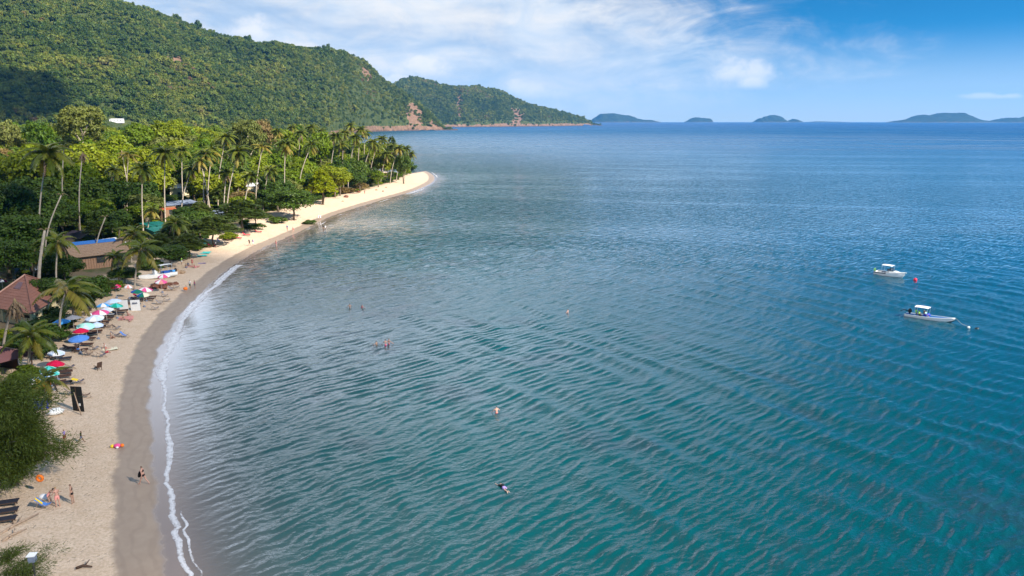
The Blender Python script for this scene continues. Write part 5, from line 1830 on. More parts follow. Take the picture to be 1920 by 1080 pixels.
def build_thatched_hut():
    a, b = GB(142, 507), GB(238, 497)
    o, L = frame_at('thatched_hut', a, b, 'thatched bamboo hut with a blue tarpaulin over its ridge', 'hut')
    D_, h, rise = 6.5, 2.9, 1.9
    wl = MB()
    wl.slab([(0, 0, -0.3), (L * .72, 0, -0.3), (L * .72, 0, h), (0, 0, h)], 0.1)
    wl.slab([(0, D_, -0.3), (0, 0.1, -0.3), (0, .1, h), (0, D_ / 2, h + rise - .1), (0, D_, h)], 0.1)
    wl.slab([(L, D_, -0.3), (0, D_, -0.3), (0, D_, h), (L, D_, h)][::-1], 0.1)
    wl.build('wall', BAMBOO, o)
    can = MB().tube([(0, -0.06, -0.1), (0, -0.06, h - 0.1)], 0.05, 5).mesh('bamboo_pole', BAMBOO)
    for i in range(15):
        put('bamboo_pole', can, o, (0.1 + i * L * .72 / 14.5, 0, 0))
    MB().box((L * .50, -0.10, 1.55), (1.5, 0.06, 1.2)).build('window', GLASS_AND_SHADE, o)
    MB().box((L * .86, 1.2, 1.2), (L * .24, 0.08, 2.6)).build('doorway_shade', GLASS_AND_SHADE, o)  # solid dark slab, painted as the shade within the porch
    for x in (L * .75, L - .1):
        MB().tube([(x, -0.3, -0.3), (x, -0.3, h)], 0.08, 6).build('post', WOOD, o)
    for side in (0, 1):
        n = 9
        for k in range(n):
            t0, t1 = k / n, (k + 1.0) / n
            y0 = -0.9 + (D_ / 2 + 0.9) * t0; y1 = -0.9 + (D_ / 2 + .9) * t1
            z0 = h - 0.35 + (rise + .35) * t0; z1 = h - .35 + (rise + .35) * t1
            if side:
                y0, y1 = D_ - y0, D_ - y1
            m_ = MB()
            pr = [(-0.7, y0, z0 + 0.14), (L + .7, y0, z0 + .14), (L + .7, y1, z1), (-.7, y1, z1)]
            m_.slab(pr if not side else pr[::-1], 0.16)
            m_.build('thatch_row', THATCH, o)
    t_ = MB()
    for sy in (-1, 1):
        pr = [(-.75, D_ / 2 + sy * 0.9, h + rise - 0.32), (L * .92, D_ / 2 + sy * 0.9, h + rise - 0.32), (L * .92, D_ / 2, h + rise + .22), (-.75, D_ / 2, h + rise + .22)]
        t_.slab(pr if sy < 0 else pr[::-1], 0.03)
    t_.build('ridge_tarpaulin', BLUETARP, o)


build_thatched_hut()


def at_d(px, py, D):
    p = PD(px, py, D)
    return p


def shed_px(name, x0, y0, x1, y1, D0, D1, depth, rise, roofm, wallm, label, **kw):
    """eave from pixel to pixel at given distances; the walls reach the ground"""
    a, b = PD(x0, y0, D0), PD(x1, y1, D1)
    z = (a.z + b.z) / 2
    g = ground((a.x + b.x) / 2, (a.y + b.y) / 2)
    a.z = b.z = g
    return shed(name, a, b, depth, z - g, rise, roofm, wallm, label, **kw)


shed_px('white_roofed_shed', 203, 463, 240, 459, 166, 170, 5.0, 1.1, WHITE, WOOD, 'open shed with a white sheet roof behind the thatched hut', posts=True)
shed_px('dark_roofed_shed', 112, 446, 148, 451, 176, 176, 5.5, 1.2, DARKMETAL, WOOD, 'shed with a dark sheet roof and pale edge behind the thatched hut')
shed_px('teal_building', 280, 424, 316, 422, 190, 194, 5.0, 0.4, TEAL, TEAL, 'teal clad upper storey showing between palms and almond tree', over=0.1)
shed_px('teal_annex', 289, 434, 318, 432, 180, 183, 4.0, 0.5, TEAL, TEAL, 'lower teal clad annex in front of the teal upper storey', over=0.1)
shed_px('tin_roofed_house', 308, 388, 374, 379, 214, 222, 6.0, 0.5, GREYMETAL, WOOD, 'house with a blue grey tin roof below the tall dark palm')
shed_px('orange_awning', 302, 395, 328, 391, 205, 207, 2.0, 0.2, ORANGE, WOOD, 'orange awning on posts beside the blue grey tin roof', posts=True, cat='awning')
shed_px('pale_roofed_hut', 394, 405, 420, 402, 205, 207, 4.0, 0.8, GREYMETAL, WOOD, 'hut with a pale tin roof half hidden by the layered almond tree', posts=True, cat='hut')
shed_px('white_cottage', 318, 354, 352, 352, 252, 254, 5.0, 1.0, PLASTERGREY, CREAM, 'small white cottage in the shade behind the palms')
shed_px('white_hut', 463, 350, 482, 349, 255, 256, 4.0, 0.8, PLASTERGREY, CREAM, 'little white hut beside the palm with the dying head', cat='hut')
for px_, w_, h_, dy_, lab in ((205, 22, 4.6, 0, 'white villa standing out at the foot of the hill'), (241, 16, 3.6, 4, 'small white house next to the white villa at the hill foot')):
    yv = VILLA_Y + dy_
    a_ = Vector(((px_ - 960) * CP / FPX * yv, yv, 0)); b_ = Vector(((px_ + w_ - 960) * CP / FPX * yv, yv + 2, 0))
    z_ = float(HILL.at(np.array([px_ + w_ / 2]), np.array([yv]))[0][0])
    a_.z = b_.z = z_
    shed('hill_villa', a_, b_, 8, h_, 0.8, PLASTERGREY, WHITE, lab)

# low grey garden wall and path beside the brown pyramid roof
g_ = GB(64, 508)
MB().box((0, 0, 0.6), (7.0, 0.25, 1.2)).build('garden_wall', GREYMETAL, None, loc=(g_.x, g_.y, g_.z - 0.02), rot=(0, 0, R(62)))
tag(bpy.data.objects['garden_wall'], 'short grey garden wall behind the brown pyramid roof', 'wall')
# ------------------------------------------------------------------ things on the beach
def sea_angle(x, y):
    """heading from this spot towards the water"""
    k = int(np.argmin((SHORE2[:, 0] - x) ** 2 + (SHORE2[:, 1] - y) ** 2))
    a, b = SHORE2[max(k - 1, 0)], SHORE2[min(k + 1, len(SHORE2) - 1)]
    t = b - a
    return math.atan2(-t[0], t[1])


CL = {}


def cloth(name, col):
    if name not in CL:
        CL[name] = mat('cloth_' + name, col, 0.8, 0.07, 3.0, 0.15)
    return CL[name]


C_PINK = cloth('pink', (0.75, 0.10, 0.27)); C_WHITE = cloth('white', (0.82, 0.80, 0.80)); C_RED = cloth('crimson', (0.60, 0.01, 0.06))
C_BLUE = cloth('blue', (0.09, 0.24, 0.62)); C_LBLUE = cloth('pale_blue', (0.58, 0.68, 0.85)); C_MINT = cloth('mint', (0.42, 0.80, 0.68))
C_GREEN = cloth('green', (0.01, 0.36, 0.24)); C_GREY = cloth('grey', (0.27, 0.27, 0.30)); C_DGREEN = cloth('bottle_green', (0.01, 0.15, 0.10))
C_YELLOW = cloth('yellow', (0.85, 0.60, 0.04)); C_NAVY = cloth('navy', (0.03, 0.10, 0.36)); C_CREAM = cloth('cream', (0.78, 0.72, 0.52))
C_SKY = cloth('sky_blue', (0.08, 0.36, 0.75)); C_TURQ = cloth('turquoise', (0.08, 0.55, 0.50)); C_ORANGE = cloth('orange', (0.85, 0.20, 0.03))
C_BLACK = cloth('black', (0.012, 0.012, 0.014)); C_SLATE = cloth('slate', (0.13, 0.135, 0.19)); C_LIME = cloth('lime', (0.42, 0.85, 0.10))
C_PURPLE = cloth('mauve', (0.30, 0.22, 0.50)); C_SALMON = cloth('salmon', (0.72, 0.30, 0.26)); C_BROWN = cloth('brown', (0.13, 0.06, 0.04))
POLE = mat('parasol_pole', (0.55, 0.52, 0.48), 0.5, 0.08)
BLACKPAINT = mat('black_board', (0.010, 0.012, 0.013), 0.45, 0.1)
PLASTIC = mat('pale_plastic', (0.62, 0.62, 0.60), 0.5, 0.06)


def panel_mesh(m, r, h, k=8, cuts=True):
    a = math.pi / k
    b = MB()
    def ring(rr, z, aa):
        return (rr * math.cos(aa), rr * math.sin(aa), z)
    e = 0.997
    pts = [(0, 0, h), ring(r * .5, h * .62, -a * e), ring(r * .5, h * .62, a * e), ring(r, 0, -a * e), ring(r, 0, a * e), ring(r * 1.005, -0.16, -a * e), ring(r * 1.005, -0.16, a * e), ring(r * .97, -0.02, 0), ring(r * .985, -0.13, 0)]
    b.add(pts, [(0, 1, 2), (1, 3, 7), (1, 7, 2), (2, 7, 4), (3, 5, 8, 7), (7, 8, 6, 4)])
    return b.mesh('canopy_panel', m)


PM = {}


def parasol(px, py, cols, r, label, h=2.0, tilt=0.0, lift=0.42):
    r *= 0.84
    p = GB(px, py, h + 0.18)
    o = empty('parasol', (p.x, p.y, p.z), 0, label, 'parasol', 'parasols along the beach')
    MB().tube([(0, 0, -0.4), (0, 0, h + lift + 0.06)], 0.028, 6).build('pole', POLE, o)
    MB().tube([(0, 0, -0.06), (0, 0, 0.16), (0, 0, .3)], [0.22, 0.20, 0.05], 8).build('base', GREYMETAL, o)
    tx = random.Random(int(px * 7 + py)).uniform(-.14, .14) + tilt
    q = Matrix.Rotation(tx, 4, 'X') @ Matrix.Rotation(random.Random(int(px + py * 3)).uniform(-.12, .12), 4, 'Y')
    for k in range(8):
        m = cols[k % len(cols)]
        key = (m.name, round(r, 2))
        if key not in PM:
            PM[key] = panel_mesh(m, r, lift)
        e = (Matrix.Translation((0, 0, h)) @ q @ Matrix.Rotation(k * math.pi / 4 + px, 4, 'Z'))
        c = put('canopy_panel', PM[key], o)
        c.matrix_local = e
    rb = MB()
    for k in range(8):
        v = (Matrix.Translation((0, 0, h)) @ q) @ Vector((math.cos(k * math.pi / 4) * r * .5, math.sin(k * math.pi / 4) * r * .5, lift * .55))
        rb.tube([(0, 0, h - 0.15), v], 0.012, 4, False)
    rb.build('ribs', POLE, o)
    return o


for px_, py_, cols_, r_, lab_ in (
        (147, 632, [C_BLUE], 1.42, 'plain cornflower blue parasol, biggest of the near row'),
        (151, 618, [C_RED], 1.10, 'plain crimson parasol right behind the cornflower blue one'),
        (160, 609, [C_MINT, C_MINT, C_MINT, C_LBLUE], 1.35, 'mint green parasol behind the crimson one'),
        (181, 607, [C_LBLUE], 1.0, 'pale blue parasol touching the mint green one'),
        (177, 594, [C_LBLUE, C_WHITE], 1.45, 'white and icy blue parasol behind the mint green one'),
        (187, 584, [C_PINK, C_WHITE, C_PINK, C_PINK], 1.42, 'pink parasol with white stripes beside the icy blue one'),
        (198, 579, [C_WHITE, C_LBLUE], 1.25, 'white parasol partly hidden behind the pink striped one'),
        (193, 571, [C_SKY, C_WHITE], 1.2, 'parasol with blue and white wedges left of the green one'),
        (211, 563, [C_LBLUE], 1.45, 'wide icy blue parasol behind the green one'),
        (217, 571, [C_GREEN, C_TURQ], 1.15, 'emerald green parasol just left of the white boards'),
        (136, 594, [C_GREY], 1.3, 'grey parasol behind the leaning palm trunk'),
        (114, 601, [C_SKY, C_SKY, C_BLUE], 1.35, 'bright blue parasol left of the leaning palm trunk'),
        (105, 659, [C_LBLUE, C_WHITE], 1.12, 'white and pale blue parasol alone above the second crimson one'),
        (104, 679, [C_RED], 1.08, 'plain crimson parasol beside the low palm'),
        (91, 690, [C_GREEN, C_MINT, C_GREEN, C_TURQ], 1.12, 'green and mint parasol below the second crimson one'),
        (97, 696, [C_TURQ, C_MINT], 0.9, 'turquoise parasol under the green and mint one'),
        (78, 704, [C_SKY, C_LBLUE], 0.9, 'blue patterned parasol behind the low yellowish palm'),
        (64, 712, [C_GREEN, C_WHITE, C_YELLOW, C_SKY], 1.0, 'many coloured parasol nearest the feathery she-oak'),
        (84, 716, [C_ORANGE], 0.75, 'small orange parasol under the low yellowish palm'),
        (257, 545, [C_DGREEN, C_DGREEN, C_YELLOW, C_YELLOW, C_DGREEN, C_NAVY, C_NAVY, C_DGREEN], 1.15, 'bottle green and yellow wedge parasol'),
        (268, 551, [C_NAVY, C_DGREEN, C_CREAM, C_CREAM], 1.15, 'navy and cream parasol in front of the bottle green and yellow one'),
        (272, 541, [C_PINK, C_WHITE], 1.35, 'pink and white striped parasol beside the heap of brown rocks'),
        (302, 526, [C_SALMON, C_PINK, C_WHITE], 1.2, 'salmon pink parasol in front of the white beached boat'),
        (307, 516, [C_PINK, C_WHITE, C_PINK], 1.25, 'pink striped parasol leaning against the white beached boat'),
        (240, 536, [C_WHITE, C_SALMON], 0.75, 'little white and peach parasol at the palm trunk'),
        (216, 535, [C_PINK, C_RED], 1.05, 'magenta parasol among the bushes by the slim palm'),
        (175, 530, [C_SALMON, C_PURPLE], 0.9, 'faded pink parasol deep in the shade of the bushes'),
        (3, 525, [C_RED, C_WHITE], 1.0, 'red and white parasol standing behind the brown pyramid roof')):
    parasol(px_, py_, cols_, r_, lab_)


# ---- loungers
def lounger_mesh_parts(frame_m, pad_m):
    L, W = 1.9, 0.62
    fr = MB()
    for s in (-1, 1):
        fr.box((0, s * W / 2, 0.30), (L, 0.05, 0.07))
    for x in (-0.85, -0.35, 0.15, 0.6, 0.9):
        fr.box((x, 0, 0.30), (0.05, W - .052, 0.05))
    seat = MB().box((0.28, 0, 0.36), (1.3, W - .04, 0.06))
    M_ = Matrix.Rotation(R(34), 3, 'Y')
    back = MB().box((-0.66, 0, 0.56), (0.72, W - .04, 0.06), M_)
    leg = MB().box((0, 0, 0.10), (0.05, 0.05, 0.36))
    return fr.mesh('frame', frame_m), seat.mesh('seat', pad_m), back.mesh('backrest', pad_m), leg.mesh('leg', frame_m)


LP = {'brown': lounger_mesh_parts(DARKWOOD, cloth('dark_brown_pad', (0.085, 0.042, 0.032))), 'black': lounger_mesh_parts(DARKWOOD, cloth('charcoal_pad', (0.03, 0.032, 0.045))), 'red': lounger_mesh_parts(DARKWOOD, C_RED), 'teal': lounger_mesh_parts(DARKWOOD, C_TURQ)}


def lounger(px, py, kind, label, dr=0.0, group='loungers under the parasols'):
    p = GB(px, py, 0.3)
    o = empty('sun_lounger', p, sea_angle(p.x, p.y) + dr, label, 'lounger', group)
    f, s, b, l = LP[kind]
    put('frame', f, o); put('seat', s, o); put('backrest', b, o)
    for x in (-.6, .75):
        for y in (-.27, .27):
            put('leg', l, o, (x, y, 0))
    return o


LW = {'brown': 'dark brown', 'black': 'charcoal', 'red': 'red', 'teal': 'turquoise'}
for px_, py_, k_, where in (
        (134, 652, 'brown', 'under the cornflower blue parasol, left one of the pair'), (150, 656, 'brown', 'under the cornflower blue parasol, right one of the pair'),
        (160, 645, 'brown', 'right behind the cornflower blue parasol'), (165, 634, 'brown', 'in front of the plain crimson parasol'), (171, 625, 'black', 'in front of the mint green parasol'),
        (178, 621, 'brown', 'at the edge of the mint green shade'), (185, 612, 'black', 'in front of the icy blue and white parasol'), (192, 603, 'brown', 'next to the icy blue and white parasol'),
        (200, 596, 'brown', 'in front of the pink striped parasol'), (206, 590, 'black', 'with a white towel in front of the pink striped parasol'), (221, 587, 'black', 'under the emerald green parasol'),
        (228, 582, 'brown', 'behind the left white board'), (139, 612, 'brown', 'under the grey parasol'), (150, 588, 'black', 'left one behind the grey parasol'), (158, 580, 'black', 'right one behind the grey parasol'),
        (104, 668, 'brown', 'under the lone white and pale blue parasol'), (118, 672, 'black', 'in the sun right of the lone white and pale blue parasol'), (113, 691, 'brown', 'under the second crimson parasol'),
        (119, 697, 'brown', 'just right of the green and mint parasol'), (116, 705, 'brown', 'in the middle of the three beside the low palm'), (118, 717, 'black', 'nearest the black board, of the three beside the low palm'),
        (106, 716, 'brown', 'half hidden by the low yellowish palm'), (282, 556, 'brown', 'right of the navy and cream parasol'), (258, 562, 'black', 'behind the right white board'),
        (246, 568, 'brown', 'between the two white boards'), (277, 561, 'brown', 'in front of the navy and cream parasol'), (262, 556, 'red', 'covered in red cloth under the wedge parasols'),
        (300, 535, 'brown', 'below the salmon pink parasol'), (388, 462, 'red', 'left one under the layered almond tree'), (396, 460, 'red', 'right one under the layered almond tree'),
        (462, 440, 'red', 'left one under the small layered almond tree'), (484, 434, 'red', 'right one under the small layered almond tree'), (430, 450, 'brown', 'next to the trunk of the almond tree'),
        (446, 446, 'red', 'folded low beside the almond trunk'), (8, 942, 'black', 'topmost of the three in the lower left corner'), (7, 958, 'black', 'middle of the three in the lower left corner'), (3, 974, 'black', 'lowest of the three in the lower left corner')):
    lounger(px_, py_, k_, '%s lounger %s' % (LW[k_], where), random.Random(px_).uniform(-.25, .25))


# ---- folding beach chairs of wood and slung cloth
def chair_parts(m):
    fr = MB()
    for s in (-1, 1):
        y = s * 0.30
        fr.tube([(-0.62, y, 0.86), (0.55, y, 0.02)], 0.022, 5)
        fr.tube([(-0.50, y * .9, 0.02), (0.52, y * .9, 0.44)], 0.022, 5)
        fr.tube([(-0.66, y, 0.02), (-0.32, y, 0.62)], 0.02, 5)
    for x, z in ((-0.62, .86), (.55, .02), (.52, .44), (-.5, .02)):
        fr.tube([(x, -.3, z), (x, .3, z)], 0.02, 5)
    pts = [(-0.60, .85), (-.38, .60), (-.15, .38), (.10, .28), (.32, .32), (.51, .43)]
    sl = MB()
    for i in range(len(pts) - 1):
        (x0, z0), (x1, z1) = pts[i], pts[i + 1]
        sl.slab([(x0, -.27, z0), (x1, -.27, z1), (x1, .27, z1), (x0, .27, z0)], 0.012)
    return fr.mesh('frame', PALEWOOD), sl.mesh('sling', m)


CHP = {'slate': chair_parts(C_SLATE), 'grey': chair_parts(C_GREY), 'blue': chair_parts(C_BLUE), 'brown': chair_parts(cloth('tan', (0.20, 0.14, 0.11)))}
for px_, py_, k_, dr_, lab_ in (
        (217, 627, 'slate', 0.2, 'slate blue folding chair left one of the pair on open sand'), (234, 628, 'blue', -0.2, 'blue slung folding chair right one of the pair on open sand'),
        (219, 614, 'grey', 0.9, 'grey folding chair turned sideways above the pair of chairs'), (204, 610, 'brown', 0.2, 'tan folding chair in front of the loungers'),
        (177, 652, 'grey', 0.7, 'grey folding chair beside the cornflower blue parasol'), (190, 665, 'slate', 0.5, 'slate folding chair below the seated couple'),
        (166, 662, 'brown', 0.0, 'tan folding chair at the edge of the blue parasol shade'), (131, 687, 'slate', 0.5, 'slate folding chair right of the second crimson parasol'),
        (148, 714, 'slate', 0.3, 'slate folding chair with a yellow towel over its back'), (159, 740, 'brown', 0.0, 'tan folding chair right of the black board'),
        (133, 735, 'slate', 0.2, 'slate folding chair left of the black board'), (309, 553, 'grey', 0.3, 'grey folding chair nearest the heap of brown rocks'),
        (313, 562, 'grey', 0.5, 'grey folding chair lying low beside the tide line'), (300, 567, 'grey', 0.1, 'dark grey folding chair in the middle of the scattered row'),
        (291, 577, 'grey', 0.4, 'grey folding chair nearest to the white boards'), (322, 541, 'grey', 0.0, 'grey folding chair in front of the pale scrub'),
        (331, 537, 'grey', 0.3, 'grey folding chair furthest along the scattered row'), (412, 452, 'blue', 0.0, 'blue folding chair far along the beach under the trees'), (424, 454, 'brown', 0.2, 'tan folding chair far along the beach under the trees')):
    p = GB(px_, py_, 0.35)
    o = empty('beach_chair', p, sea_angle(p.x, p.y) + dr_, lab_, 'beach chair', 'folding chairs on the sand')
    put('frame', CHP[k_][0], o); put('sling', CHP[k_][1], o)
# the dark chair standing alone
p = GB(184, 689, 0.3)
o = empty('wooden_chair', p, 2.6, 'lone dark wooden armchair on the open sand', 'chair')
MB().box((0, 0, 0.36), (0.6, 0.6, 0.06)).build('seat', DARKWOOD, o)
MB().box((-0.36, 0, 0.70), (0.06, 0.6, 0.75), Matrix.Rotation(-0.35, 3, 'Y')).build('backrest', DARKWOOD, o)
for x, y in ((-.26, -.26), (-.26, .26), (.26, -.26), (.26, .26)):
    MB().box((x, y, .16), (.05, .05, .34)).build('leg', DARKWOOD, o)
for y in (-.32, .32):
    MB().box((0.02, y, .56), (.62, .06, .05)).build('armrest', DARKWOOD, o)


# ---- white advertising boards and the tall black board
def board(name, px, py, w, h, m, label, lean=0.12, back=None):
    p = GB(px, py)
    o = empty(name, p, R(16 + (px % 7)), label, 'sign')
    M_ = Matrix.Rotation(lean, 3, 'X')
    MB().box((0, 0, h / 2), (w, 0.05, h), M_).build('panel', m, o)
    f = MB()
    for s in (-1, 1):
        f.tube([(s * w * .4, 0.08, h * .8), (s * w * .4, 0.75, 0)], 0.03, 5)
    f.build('prop', WOOD, o)
    return o, M_


board('white_board', 233, 583, 1.25, 1.75, WHITE, 'blank white board propped on the sand, left one of the two')
o, M_ = board('white_board', 255, 583, 1.35, 1.8, WHITE, 'white board with a small dark mark, right one of the two')
b = MB()
for (x, z, w, h, r) in ((-.12, 1.38, .5, .09, .12), (.05, 1.24, .62, .07, -.05), (.2, 1.36, .22, .10, -.3), (-.3, 1.27, .14, .14, .2)):
    b.box(M_ @ Vector((x, -0.031, z)) , (w, 0.012, h), M_ @ Matrix.Rotation(r, 3, 'Y'))
b.build('print', C_SLATE, o)
p = GB(148, 771)
o = empty('black_board', p, R(-8), 'tall black board standing upright on the sand', 'sign')
for i in range(2):
    MB().box((-0.31 + i * .62, 0, 1.35), (0.61, 0.06, 2.7)).build('panel', BLACKPAINT, o)
MB().box((-0.05, -0.06, 1.32), (0.05, 0.05, 2.6)).build('batten', DARKWOOD, o)
MB().box((0.22, -0.04, 0.75), (0.20, 0.02, 0.26)).build('notice', WHITE, o)
p = GB(152, 775)
o = MB().tube([(-0.35, 0, 2.35), (-.22, 0.0, 1.6), (0.0, -0.1, 0.8), (0.22, -.2, -0.1)], [0.035, 0.05, 0.06, 0.05], 6).build('driftwood_pole', PALEWOOD, None, True, (p.x, p.y - 0.15, p.z))
tag(o, 'bleached bent pole leaning against the black board', 'pole')


# ---- rocks, driftwood, cloths, toys
ROCK = mat('brown_rock', (0.17, 0.075, 0.05), 0.9, 0.3, 2.0, 0.1, 0.5)
TANROCK = mat('tan_rock', (0.36, 0.24, 0.15), 0.9, 0.25, 2.0, 0.1, 0.5)


def rock(px, py, r, m, label, seed, group=None):
    rng = random.Random(seed)
    p = GB(px, py)
    b = MB().ball((0, 0, r * .25), (r, r * rng.uniform(.7, 1.1), r * rng.uniform(.5, .75)), 9, 6, 0.22, rng)
    o = b.build('rock', m, None, False, p, (0, 0, rng.uniform(0, 6)))
    return tag(o, label, 'rock', group)


for i, (px_, py_, r_, lab_) in enumerate(((290, 540, .8, 'left end rock of the brown heap by the pink striped parasol'), (298, 538, 1.0, 'largest brown rock of the heap below the salmon parasol'), (306, 541, .7, 'lowest brown rock at the front of the heap'),
                                          (313, 536, .7, 'brown rock in the right half of the heap'), (322, 534, .6, 'small brown rock near the right end of the heap'), (330, 533, .5, 'brown rock at the far right end of the heap'))):
    rock(px_, py_, r_, ROCK, lab_, i, 'heap of brown rocks')
rock(330, 513, 1.0, TANROCK, 'tan boulder right of the white beached boat', 21)
rock(340, 512, .7, TANROCK, 'smaller tan boulder beside the tan boulder', 22)
rock(649, 370, .9, ROCK, 'dark rock at the back of the sunlit beach', 23)
rock(672, 361, .8, ROCK, 'reddish rock under the brown scrub on the sunlit beach', 24)
rock(706, 357, .6, TANROCK, 'small rock lying on the sunlit sand', 25)
rock(724, 352, .5, TANROCK, 'small rock further out on the sunlit sand', 26)
rock(718, 359, .4, ROCK, 'smallest dark stone on the sunlit sand', 27)
rock(643, 378, .45, TANROCK, 'pebble heap on the bright sand past the big dark tree', 28)
for (px_, py_, L_, a_, lab_) in ((318, 545, 2.6, 0.4, 'grey driftwood branches at the foot of the brown rock heap'), (662, 363, 4.5, 0.1, 'long driftwood log under the brown scrub'), (630, 372, 3.0, 0.3, 'pale driftwood log near the glowing tree'), (158, 1066, 1.0, .2, 'dark stick lying on the wet sand edge'), (36, 985, 3.2, 1.25, 'pale log edging the loungers in the lower left corner'), (28, 1005, 1.8, 1.2, 'short pale log below the longer one in the corner')):
    p = GB(px_, py_)
    b = MB()
    b.tube([(-L_ / 2, 0, .08), (-L_ * .1, .12, .16), (L_ / 2, 0, .08)], [.11, .10, .05], 6)
    b.tube([(0, .1, .14), (L_ * .22, .5, .34)], [.06, .02], 5)
    b.tube([(-L_ * .2, .1, .14), (-L_ * .3, -.4, .3)], [.05, .02], 5)
    tag(b.build('driftwood', PALEWOOD if 'pale' in lab_ or 'grey' in lab_ else DARKWOOD, None, True, p, (0, 0, a_)), lab_, 'driftwood')


def towel(px, py, w, l, m, label, rz=0.0, name='beach_towel', cat='towel'):
    p = GB(px, py)
    rng = np.random.default_rng(int(px * 5 + py))
    n = 6
    X, Y = np.meshgrid(np.linspace(-w / 2, w / 2, n), np.linspace(-l / 2, l / 2, n))
    Z = 0.05 + rng.uniform(0, 0.06, X.shape)
    V = np.stack([X.ravel(), Y.ravel(), Z.ravel()], 1)
    V2 = V.copy(); V2[:, 2] -= 0.02
    idx = np.arange(n * n).reshape(n, n)
    f = np.stack([idx[:-1, :-1], idx[:-1, 1:], idx[1:, 1:], idx[1:, :-1]], -1).reshape(-1, 4)
    me = mesh_np(name, np.vstack([V, V2]), np.vstack([f, f[:, ::-1] + n * n]), [m], True)
    sl = sea_angle(p.x, p.y)
    return tag(put(name, me, None, p, (0, 0, sl + rz)), label, cat)


towel(236, 597, 2.1, 2.2, C_SALMON, 'pink towels spread under the reclining people', 0.2)
towel(385, 474, 2.2, 2.6, C_TURQ, 'turquoise towel lying in front of the red loungers', 0.1)
towel(377, 480, 2.4, 1.8, C_TURQ, 'turquoise cloth spread below the almond tree', 0.5)
towel(379, 494, 1.6, .6, C_PURPLE, 'small mauve mat alone on the sand', 0.0)
towel(362, 500, 2.6, 1.2, C_SALMON, 'salmon towel under the seated beach group', 0.0)
towel(206, 655, 1.8, 1.4, C_CREAM, 'pale towel under the seated couple', 0.3)
p = GB(143, 712, 0.7)
o = MB().slab([(-.3, -.3, .62), (.28, -.3, .40), (.28, .3, .40), (-.3, .3, .62)], 0.03).build('yellow_towel', C_YELLOW, None, False, (p.x - .15, p.y, p.z + .25), (0, 0, 0.3))
tag(o, 'yellow towel hung over a slate folding chair', 'towel')
p = GB(206, 589, 0.42)
tag(MB().box((0, 0, 0.44), (1.2, .5, .05)).build('white_towel', C_WHITE, None, False, p, (0, 0, sea_angle(p.x, p.y))), 'white towel laid over a charcoal lounger', 'towel')
p = GB(384, 466)
o = empty('parasol_closed', p, 0, 'closed turquoise parasol standing by the red loungers', 'parasol')
MB().tube([(0, 0, -.2), (0, 0, 2.5)], 0.03, 5).build('pole', POLE, o)
MB().tube([(0, 0, .7), (0, 0, 1.2), (0, 0, 2.0), (0, 0, 2.4)], [.26, .34, .2, .03], 8).build('canopy', C_TURQ, o, True)
# inflatable toys at the wet sand
p = GB(220, 839)
o = empty('inflatable_toy', p, 0.3, 'pink and yellow inflatable toy lying on the sand', 'toy')
MB().ball((0, 0, .18), (.34, .26, .2), 10, 6).build('body', C_PINK, o, True)
MB().ball((-.42, .05, .16), (.18, .18, .17), 8, 5).build('float_arm', C_YELLOW, o, True)
MB().ball((.42, 0, .16), (.18, .18, .17), 8, 5).build('float_arm', C_ORANGE, o, True)
MB().ball((.05, -.3, .12), (.14, .1, .1), 8, 5).build('valve_end', C_WHITE, o, True)
p = GB(75, 900, 1.2)
o = empty('orange_float', (p.x, p.y, p.z), 0, 'bright orange swim ring hanging in the she-oak', 'swim ring')
rg = MB()
rg.tube([(math.cos(a) * .22, 0, 1.35 + math.sin(a) * .22) for a in [i * 2 * math.pi / 12 for i in range(13)]], .11, 7, False)
rg.build('ring', C_ORANGE, o, True)
MB().tube([(0, 0, 1.8), (0, 0, 2.6)], 0.012, 4).build('string', PALEWOOD, o)
# striped deckchair bottom left
p = GB(84, 946, .3)
o = empty('striped_deckchair', p, 0.2, 'blue and yellow striped deckchair beside the tanned people', 'beach chair')
f_, s_ = chair_parts(C_BLUE)
put('frame', f_, o); put('sling', s_, o)
MB().slab([(-.60, -.10, .88), (-.15, -.10, .41), (-.15, .10, .41), (-.60, .10, .88)], 0.012).build('yellow_stripe', C_YELLOW, o)
p = GB(82, 932, .3)
tag(MB().ball((0, 0, .3), (.42, .3, .26), 9, 6).build('white_bag', C_WHITE, None, True, p), 'white bag behind the striped deckchair', 'bag')
for px_, py_, lab_, sc in ((105, 777, 'white plastic sheet bundle below the black board', 1.0), (44, 783, 'white laundry bundle showing through the she-oak', 0.9), (63, 790, 'small white bundle right of the laundry bundle', .5)):
    p = GB(px_, py_)
    rng_ = random.Random(px_)
    tag(MB().ball((0, 0, .3 * sc), (.75 * sc, .5 * sc, .36 * sc), 10, 6, .2, rng_).build('white_bundle', WHITE, None, True, p, (0, 0, rng_.uniform(0, 3))), lab_, 'bundle')
p = GB(74, 765)
o = empty('blue_tarpaulin', p, R(20), 'deep blue tarpaulin tent beside the low yellowish palm', 'tarpaulin')
MB().slab([(-1.1, -.7, .1), (1.0, -.7, .1), (.8, .1, 1.0), (-.9, .1, 1.0)], .03).build('front_sheet', DEEPBLUE, o)
MB().slab([(.8, .1, 1.0), (1.0, .9, .1), (-1.1, .9, .1), (-.9, .1, 1.0)], .03).build('back_sheet', DEEPBLUE, o)
MB().tube([(-1, .1, 1.0), (.9, .1, 1.0)], .03, 5).build('ridge_pole', PALEWOOD, o)
